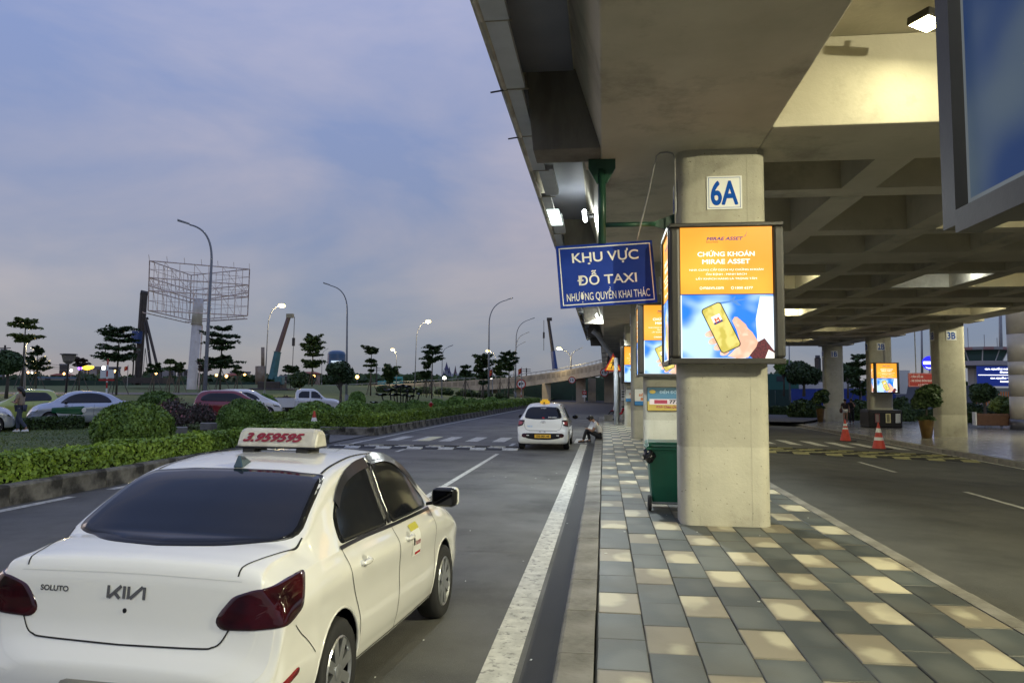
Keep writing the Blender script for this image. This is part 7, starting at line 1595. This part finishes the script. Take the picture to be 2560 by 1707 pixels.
# ---- right side: kiosk at 2B, control tower, signs, planter -----------------------------
ki = thing('waste_kiosk', 'black counter with three framed openings round the foot of column 2B', 'kiosk', (16.06, 46.2, -.15))
MB().bx(-.93, .93, 0, 1.6, 0, .98).build('counter', MT['blk'], ki, bevel=.08); MB().bx(-.9, .9, -.01, 1.6, .985, 1.03).build('top_rim', mat('counter_top', (.05, .05, .055), .3), ki)
for x, mt in ((-.46, 'maroon_frame'), (.13, 'cream_frame'), (.66, 'silver_frame')):
    fm = mat(mt, {'maroon_frame': (.16, .05, .06), 'cream_frame': (.65, .58, .32), 'silver_frame': (.45, .47, .50)}[mt], .4)
    w_ = .13; f_ = MB().bx(x-w_, x+w_, -.03, -.002, .78, .82).bx(x-w_, x+w_, -.03, -.002, .30, .34).bx(x-w_, x-w_+.04, -.03, -.002, .341, .779).bx(x+w_-.04, x+w_, -.03, -.002, .341, .779).build('opening_frame', fm, ki)
    MB().bx(x-w_+.045, x+w_-.045, -.012, -.003, .345, .775).build('opening', mat('opening_'+mt, {'maroon_frame': (.20, .15, .15), 'cream_frame': (.16, .15, .09), 'silver_frame': (.38, .40, .42)}[mt], .5), ki)
ctw = thing('control_tower', 'octagonal control tower cabin with green slanted glass right of column 3B', 'control tower', tuple(AD(2452, 968, 105))); k = 105/FOC
MB().lathe([(1.3, -6), (1.3, 2.3)], 10).build('shaft', mh[1], ctw); MB().lathe([(2.3, 2.3), (3.3, 2.5), (3.3, 3.0), (2.4, 3.04)], 10).build('gallery', mat('tower_concrete', (.42, .38, .37), .8), ctw)
MB().lathe([(2.25, 3.05), (2.85, 4.25)], 10, cap=False).build('window_band', mat('tower_green_glass', (.06, .12, .10), .1, spec=.7), ctw)
for j in range(10): a = 2*PI*j/10; MB().tube([(2.27*math.cos(a), 2.27*math.sin(a), 3.05), (2.88*math.cos(a), 2.88*math.sin(a), 4.25)], .06, 5).build('mullion', MT['white'], ctw)
for j in range(20):
    a0, a1 = 2*PI*j/20, 2*PI*(j+1)/20; MB().prism([(3.4*math.cos(a0), 3.4*math.sin(a0), 4.27), (3.4*math.cos(a1), 3.4*math.sin(a1), 4.27), (2.4*math.cos(a1), 2.4*math.sin(a1), 4.27), (2.4*math.cos(a0), 2.4*math.sin(a0), 4.27)], (0, 0, .32)).build('roof_band', [mat('roof_pink', (.38, .20, .18), .7) if 'roof_pink' not in bpy.data.materials else bpy.data.materials['roof_pink'], mh[1]][j % 2], ctw)
MB().lathe([(2.9, 4.28), (2.9, 4.5)], 10).build('roof', mh[1], ctw)
for x, h in ((-1.2, 2.4), (.6, 1.6), (2, 1.2)): MB().tube([(x, 0, 4.6), (x, 0, 4.6+h)], .04, 4).build('aerial', MT['pole'], ctw)
gs_ = thing('gate_sign', 'blue lit overhead sign with white arrows right of column 3B', 'sign', tuple(AD(2500, 937, 64))); k = 64/FOC
MB().bx(-1.5, 1.6, 0, .12, -.80, .62).build('panel', mat('gate_blue', (.015, .03, .16), .4, em=(.01, .03, .25), ems=.35), gs_)
mgl = emat('gate_letters', (.75, .80, 1.0), 2.2); tm_ = thing
for s_, x, z, wd, h in (('GA QUỐC NỘI', -.15, .42, 1.7, .17), ('Domestic', .45, .20, .9, .12), ('GA QUỐC TẾ', .05, -.22, 1.4, .16), ('International', .45, -.46, .9, .12)): put_text(s_, gs_, mgl, (x, -.012, z), (1, 0, 0), (0, 0, 1), .1, bold=.08, width=wd, height=h)
for z in (.30, -.35): MB().add([(1.20, -.02, z-.15), (1.35, -.02, z-.15), (1.55, -.02, z+.05), (1.35, -.02, z+.25), (1.20, -.02, z+.25), (1.38, -.02, z+.05)], [tuple(range(6))]).build('arrow', mgl, gs_, fixn=False); MB().bx(.88, 1.12, -.03, -.01, z-.12, z+.22).build('pictogram', mgl, gs_)
MB().bx(-1.45, 1.55, -.03, -.01, -.03, .01).build('divider', mgl, gs_); MB().tube([(-1.2, .1, -3.4), (-1.2, .1, -.8)], .08, 8).tube([(1.3, .1, -3.4), (1.3, .1, -.8)], .08, 8).build('posts', MT['pole'], gs_)
rsn = thing('round_neon_sign', 'round blue neon sign with a white wave left of column 3B', 'sign', tuple(AD(2325, 907, 90))); k = 90/FOC
MB().lathe([(.72, 0), (.72, .2)], 28, axis='y').build('disc', emat('neon_blue', (.02, .02, .75), 1.3), rsn)
mnw = emat('neon_white', (.75, .8, 1.0), 3.0); MB().bx(-.66, .70, -.03, -.01, -.14, .14).prism([(-.5, -.03, -.42), (-.2, -.03, -.58), (.2, -.03, -.58), (.5, -.03, -.42), (.2, -.03, -.50), (-.2, -.03, -.50)], (0, .02, 0)).build('wave', mnw, rsn)
put_text('AIRPORT', rsn, mblue, (0, -.035, 0), (1, 0, 0), (0, 0, 1), .1, bold=.04, width=1.0, height=.14) if False else None
MB().tube([(0, .15, -4), (0, .15, -.7)], .08, 8).build('post', MT['pole'], rsn)
for lab, px, yt, yb, D, r in (('slim flood light mast between columns 2B and 3B', 2303, 790, 1000, 100, .13), ('slim tapering mast between column 3B and the round column', 2500, 780, 960, 110, .22), ('thin grey post left of column 1B', 1972, 880, 1000, 80, .07)):
    o = MB().tube([AD(px+3, yb, D), AD(px, yt-60, D)], [r*1.3, r*.6], 8).build('mast', MT['pole'], smooth=True); tag(o, lab, 'mast')
o = MB().tube([AD(2046, 960, 120), AD(2044, 895, 120)], .45, 4).tube([AD(2038, 893, 120), AD(2050, 893, 120)], .3, 4).build('mast', mdk, smooth=False); tag(o, 'dark square rig mast left of column 1B above the trees', 'mast')
pb = thing('planter_box', 'brown slatted planter box with a lattice end at the foot of the round column', 'planter', tuple(AD(2515, 1064, 52)), -.1); mbw = mat('brown_slats', (.16, .075, .04), .6, c2=(.11, .05, .03), ns=6)
for i in range(9): MB().bx(-1.5, .7, 0, .04, .02+i*.075, .085+i*.075).build('slat', mbw, pb)
MB().bx(-1.56, -1.5, -.03, .5, 0, .75).build('end_post', MT['white'], pb)
lt = MB()
for i in range(5): lt.tube([(.75+i*.17, 0, .0), (.75+(i+1)*.17-.34*0, 0, .34)], .015, 4).tube([(.75+i*.17+.17, 0, 0), (.75+i*.17, 0, .34)], .015, 4).tube([(.75+i*.17, 0, .35), (.75+i*.17+.17, 0, .69)], .015, 4).tube([(.75+i*.17+.17, 0, .35), (.75+i*.17, 0, .69)], .015, 4)
lt.build('lattice', mat('lattice_gold', (.35, .22, .08), .5), pb); MB().bx(-1.45, 1.6, .1, .6, .0, .6).build('soil_box', MT['soil'], pb)
og = thing('orange_fence', 'orange brown picket fence behind the tree beside the round column', 'fence', tuple(AD(2505, 1030, 66)));
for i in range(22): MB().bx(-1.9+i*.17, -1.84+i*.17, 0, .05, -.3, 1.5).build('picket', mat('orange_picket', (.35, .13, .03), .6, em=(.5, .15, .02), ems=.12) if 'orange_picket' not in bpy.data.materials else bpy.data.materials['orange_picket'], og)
dc = thing('dome_camera', 'small black round device on the edge of column 3B', 'camera', (15.36, 37.75, 1.9)); MB().ell((0, 0, 0), (.10, .12, .14), 12, 8).build('housing', MT['blk'], dc, smooth=True)
wt = thing('water_tub', 'white tapered tub standing behind the 2B light box', 'tub', tuple(AD(2250, 960, 88))); MB().lathe([(.55, -1), (.75, .0), (.95, 1.4), (.9, 1.4), (.7, .1)], 16).build('tub', MT['white'], wt)
gh = thing('green_container', 'dark green container cabin with a lamp above the green fence', 'container', tuple(AD(1950, 955, 98))); MB().bx(-2, 2.2, 0, 2.5, -1, 1.0).build('cabin', mat('container_green', (.02, .11, .08), .6), gh, bevel=.03); MB().bx(-.4, .4, -.05, 0, .1, .7).build('window', mwin, gh)
# power line poles far left
for lab, px, yt, D in (('far power pole with cross arms at the left edge', 7, 880, 150), ('far power pole behind the ramp', 941, 918, 200), ('far power pole at the road end', 1316, 920, 180)):
    b = AD(px, 965, D); k = D/FOC; t = thing('power_pole', lab, 'power pole', tuple(b), group='far power poles'); H = (965-yt)*k
    MB().tube([(0, 0, 0), (0, 0, H)], .15, 6).build('pole', mdk, t)
    for z in (.82, .93): MB().bx(-1.0, 1.0, -.06, .06, H*z-.07, H*z+.07).build('cross_arm', mdk, t)
wires = MB()
for dy in (0, 7, 12): wires.tube([AD(12, 892+dy, 150), AD(60, 905+dy, 152), AD(165, 914+dy*.7, 158)], .03, 3)
o = wires.build('power_lines', mdk); tag(o, 'thin sagging power lines from the far pole at the left edge', 'power line')
# ================================================================== PEOPLE
def skin_obj(name, verts, edges, radii, mt, parent, sub=2, root=0):
    me = bpy.data.meshes.new(name); me.from_pydata([tuple(v) for v in verts], edges, []); me.materials.append(mt)
    o = link(name, me, parent); sk = o.modifiers.new('skin', 'SKIN'); sk.use_smooth_shade = True
    for i, r in enumerate(radii):
        d = me.skin_vertices[0].data[i]; d.radius = r if hasattr(r, '__len__') else (r, r); d.use_root = i == root
    s = o.modifiers.new('sub', 'SUBSURF'); s.levels = sub; s.render_levels = sub
    dg = bpy.context.evaluated_depsgraph_get(); nm = bpy.data.meshes.new_from_object(o.evaluated_get(dg)); o.modifiers.clear(); o.data = nm
    for p in nm.polygons: p.use_smooth = True
    return o
def person(label, loc, rz, J, shirt, trousers, shoe, hair, phone=None, long_hair=False, bag=None, bare_legs=False, grp=None, sc_=1.0):
    # J: joints in metres, local frame, person faces +x ; keys: pel, chest, neck, head, shL/R elL/R haL/R, hiL/R knL/R anL/R toL/R
    t = thing('person', label, 'person', loc, rz, grp, sc_); j = {k: V(v) for k, v in J.items() if k != 'short'}
    ks = ['pel', 'belly', 'chest', 'neck', 'head', 'crown', 'shL', 'elL', 'wrL', 'haL', 'shR', 'elR', 'wrR', 'haR', 'hiL', 'knL', 'anL', 'toL', 'hiR', 'knR', 'anR', 'toR']
    j['belly'] = (j['pel']+j['chest'])/2+V((-.02, 0, 0)) if 'belly' not in j else j['belly']
    hd = (j['head']-j['neck']).normalized(); j['crown'] = j['head']+hd*.085
    for s_ in 'LR': j['wr'+s_] = j['ha'+s_]+(j['el'+s_]-j['ha'+s_]).normalized()*.07
    E_ = [(0, 1), (1, 2), (2, 3), (3, 4), (4, 5), (2, 6), (6, 7), (7, 8), (8, 9), (2, 10), (10, 11), (11, 12), (12, 13), (0, 14), (14, 15), (15, 16), (16, 17), (0, 18), (18, 19), (19, 20), (20, 21)]
    Rr = [(.12, .10), (.115, .095), (.13, .10), .048, (.078, .085), (.060, .065), .055, .040, .028, .030, .055, .040, .028, .030, .080, .055, .040, .034, .080, .055, .040, .034]
    V_ = [j[k] for k in ks]
    body = skin_obj('body', V_, E_, Rr, MT['skin'], t)
    # fingers rooted in the palms, part of the body mesh
    fm = MB()
    for s_ in 'LR':
        d = (j['ha'+s_]-j['el'+s_]).normalized(); side = d.cross(V((0, 0, 1))).normalized() if abs(d.z) < .9 else V((0, 1, 0)); dn = side.cross(d).normalized()
        for q in range(4):
            b = j['ha'+s_]+side*(.012*(q-1.5)*1.3); L_ = (.062, .072, .067, .052)[q]; fm.tube([b-d*.01, b+d*L_*.55-dn*.008, b+d*L_*.95-dn*.03], [.010, .009, .006], 6)
        b = j['ha'+s_]-side*.022-d*.02; fm.tube([b, b-side*.02+d*.025, b-side*.018+d*.045-dn*.01], [.012, .010, .007], 6)
    hc = j['head']; fwd = V(J.get('face', (1, 0, 0))).normalized(); lat = fwd.cross(hd).normalized()
    fm.ell(hc+fwd*.088+hd*(-.012), (.016, .013, .02), 8, 5).ell(hc+lat*.078, (.012, .010, .028), 6, 5).ell(hc-lat*.078, (.012, .010, .028), 6, 5).ell(hc+fwd*.062-hd*.055, (.032, .035, .028), 8, 6)
    fo = fm.build('body_tmp', MT['skin'], t, smooth=True)
    bm = bmesh.new(); bm.from_mesh(body.data); bm.from_mesh(fo.data); me = bpy.data.meshes.new('body'); bm.to_mesh(me); bm.free(); me.materials.append(MT['skin']); body.data = me
    for p in me.polygons: p.use_smooth = True
    bpy.data.objects.remove(fo)
    fe = MB()
    for s_ in (-1, 1): fe.ell(hc+fwd*.082+lat*.030*s_+hd*.012, (.009, .009, .006), 8, 5)
    fe.ell(hc+fwd*.084-hd*.045, (.008, .018, .004), 8, 4); fe.build('eyes_and_mouth', MT['hair'], t)
    # shirt with sleeves, trousers, shoes, hair
    sl_ = .62 if J.get('short', True) else .98
    vs = [j['pel']+V((0, 0, .04)), j['belly'], j['chest'], j['neck']-hd*.03, j['shL'], j['shL'].lerp(j['elL'], sl_*.9), j['shR'], j['shR'].lerp(j['elR'], sl_*.9)]; es = [(0, 1), (1, 2), (2, 3), (2, 4), (4, 5), (2, 6), (6, 7)]
    rr = [(.15, .125), (.142, .115), (.155, .118), .062, .078, .060, .078, .060]
    if sl_ > .9:
        vs = vs[:6]+[j['elL'].lerp(j['wrL'], .9)]+vs[6:]+[j['elR'].lerp(j['wrR'], .9)]; es = [(0, 1), (1, 2), (2, 3), (2, 4), (4, 5), (5, 6), (2, 7), (7, 8), (8, 9)]; rr = [(.15, .125), (.142, .115), (.155, .118), .062, .078, .055, .040, .078, .055, .040]
    skin_obj('shirt', vs, es, rr, shirt, t)
    kf = .25 if bare_legs else .96
    vs = [j['pel']-V((0, 0, .0))]; es = []; rr = [(.145, .125)]
    for s_ in 'LR':
        b = len(vs); vs += [j['hi'+s_], j['hi'+s_].lerp(j['kn'+s_], kf if bare_legs else .5)]; es += [(0, b), (b, b+1)]; rr += [.098, .092 if bare_legs else .085]
        if not bare_legs: vs += [j['kn'+s_], j['kn'+s_].lerp(j['an'+s_], .5), j['kn'+s_].lerp(j['an'+s_], .93)]; es += [(b+1, b+2), (b+2, b+3), (b+3, b+4)]; rr += [.072, .064, .060]
    skin_obj('skirt' if bare_legs else 'trousers', vs, es, rr, trousers, t)
    sh = MB()
    for s_ in 'LR':
        a, b = j['an'+s_], j['to'+s_]; d = (b-a); d.z = 0; d = d.normalized() if d.length > 0 else V((1, 0, 0)); ang = math.atan2(d.y, d.x); z0 = min(a.z, b.z)-.035
        n = 12; o_ = [(.13*math.cos(2*PI*i/n)+.06, .045*math.sin(2*PI*i/n)) for i in range(n)]
        for zz, kk in ((0, 1), (.03, 1.0), (.055, .86), (.09, .55)): sh.v += [(a.x+(x*kk-.02*(1-kk))*math.cos(ang)-y*kk*math.sin(ang), a.y+x*kk*math.sin(ang)+y*kk*math.cos(ang), z0+zz) for x, y in o_]
        base = len(sh.v)-4*n; sh.f += [(base+i*n+q, base+i*n+(q+1) % n, base+(i+1)*n+(q+1) % n, base+(i+1)*n+q) for i in range(3) for q in range(n)]+[tuple(base+q for q in range(n))[::-1], tuple(base+3*n+q for q in range(n))]
    sh.m = [0]*len(sh.f); sh.build('shoes', shoe, t, smooth=True)
    hm = MB().ell(hc-fwd*.015+hd*.030, (.100, .092, .090), 16, 10); hm.ell(hc-fwd*.045-hd*.01, (.075, .085, .085), 12, 8); hm.ell(hc+fwd*.045+hd*.078, (.055, .07, .035), 12, 6)
    if long_hair: hm.tube([hc-fwd*.07, hc-fwd*.11-hd*.12, hc-fwd*.10-hd*.26], [.065, .060, .025], 10)
    hm.build('hair', hair, t, smooth=True)
    return t, j
mw = mat('white_shirt', (.62, .60, .60), .8, c2=(.50, .49, .50), ns=5); mk = mat('black_trousers', (.012, .012, .016), .85); mshoe = mat('dark_shoes', (.03, .026, .025), .5)
# man sitting on the kerb (local +x is where he faces; turned to -x in the world)
J = dict(pel=(0, 0, .13), belly=(.03, 0, .30), chest=(.13, 0, .50), neck=(.26, 0, .66), head=(.36, 0, .73), face=(.75, 0, -.66), shL=(.16, -.17, .54), shR=(.16, .17, .54), elL=(.27, -.20, .28), elR=(.27, .20, .28), haL=(.50, -.05, .37), haR=(.50, .05, .37),
         hiL=(.06, -.09, .12), hiR=(.06, .09, .12), knL=(.47, -.12, .30), knR=(.50, .10, .32), anL=(.40, -.13, -.07), anR=(.62, .10, -.07), toL=(.56, -.14, -.10), toR=(.80, .10, -.10))
man, mj = person('man in a white shirt and black trousers sitting on the kerb looking at his phone', (-.13, 27.9, .15), PI-.05, J, mw, mk, mshoe, MT['hair'])
ph = MB().bx(-.075, .075, -.038, .038, -.004, .004).build('phone', MT['blk'], None, (-.66, 27.9, .585), bevel=.003); ph.rotation_euler = (0, R(25), 0); tag(ph, 'black smartphone in the hands of the sitting man', 'phone')
# white scrap and dark mat beside him
o = MB().bx(-.33, .02, 27.3, 27.6, .151, .158).build('flat_bag', MT['blk']); tag(o, 'dark thin folder lying on the kerb beside the sitting man', 'folder')
# woman walking beyond the lawn at the left edge
mbg = mat('beige_top', (.30, .24, .18), .8); mjn = mat('blue_jeans', (.05, .06, .09), .85)
JW = dict(pel=(0, 0, .88), chest=(.02, 0, 1.20), neck=(.03, 0, 1.38), head=(.06, 0, 1.50), face=(1, 0, -.05), shL=(.02, -.17, 1.30), shR=(.02, .17, 1.30), elL=(.04, -.22, 1.02), elR=(.05, .22, 1.02), haL=(.24, -.10, 1.06), haR=(.25, .10, 1.08), short=True,
          hiL=(0, -.08, .86), hiR=(0, .08, .86), knL=(.14, -.08, .48), knR=(-.02, .08, .46), anL=(.10, -.08, .07), anR=(-.28, .08, .13), toL=(.25, -.08, .035), toR=(-.16, .08, .05))
c = AD(50, 1057, 32.4); person('woman with a dark ponytail in a beige top walking left behind the low hedge', (c.x, c.y, terr(c.x, c.y)), PI+.2, JW, mbg, mjn, MT['white'], MT['hair'], long_hair=True)
# two people walking beside column 1B
JP = dict(JW); JP.update(haL=(.10, -.20, .82), elL=(-.02, -.23, 1.05), haR=(.02, .24, .80), elR=(-.05, .22, 1.05))
c = (15.26, 50.9, -.155); person('young woman in a dark top and white shorts walking with a bag beside column 1B', c, R(250), JP, mat('dark_top', (.035, .025, .03), .85), MT['white'], MT['white'], MT['hair'], long_hair=True, bare_legs=True, grp='pair walking on the right pavement')
JQ = dict(JP); JQ.update(haR=(.12, .12, 1.30), elR=(.12, .2, 1.08)); person('person in black clothes walking behind the woman in white shorts', (15.75, 51.3, -.155), R(250), JQ, mk, mk, mshoe, MT['hair'], long_hair=True, grp='pair walking on the right pavement', sc_=1.02)
o = MB().ell((0, 0, 0), (.10, .14, .17), 12, 8).tube([(0, 0, .15), (0, 0, .35)], .015, 5).build('shoulder_bag', mat('brown_bag', (.08, .03, .02), .6), None, (14.96, 50.75, .72), smooth=True); tag(o, 'small brown bag swinging from the arm of the woman in white shorts', 'bag')
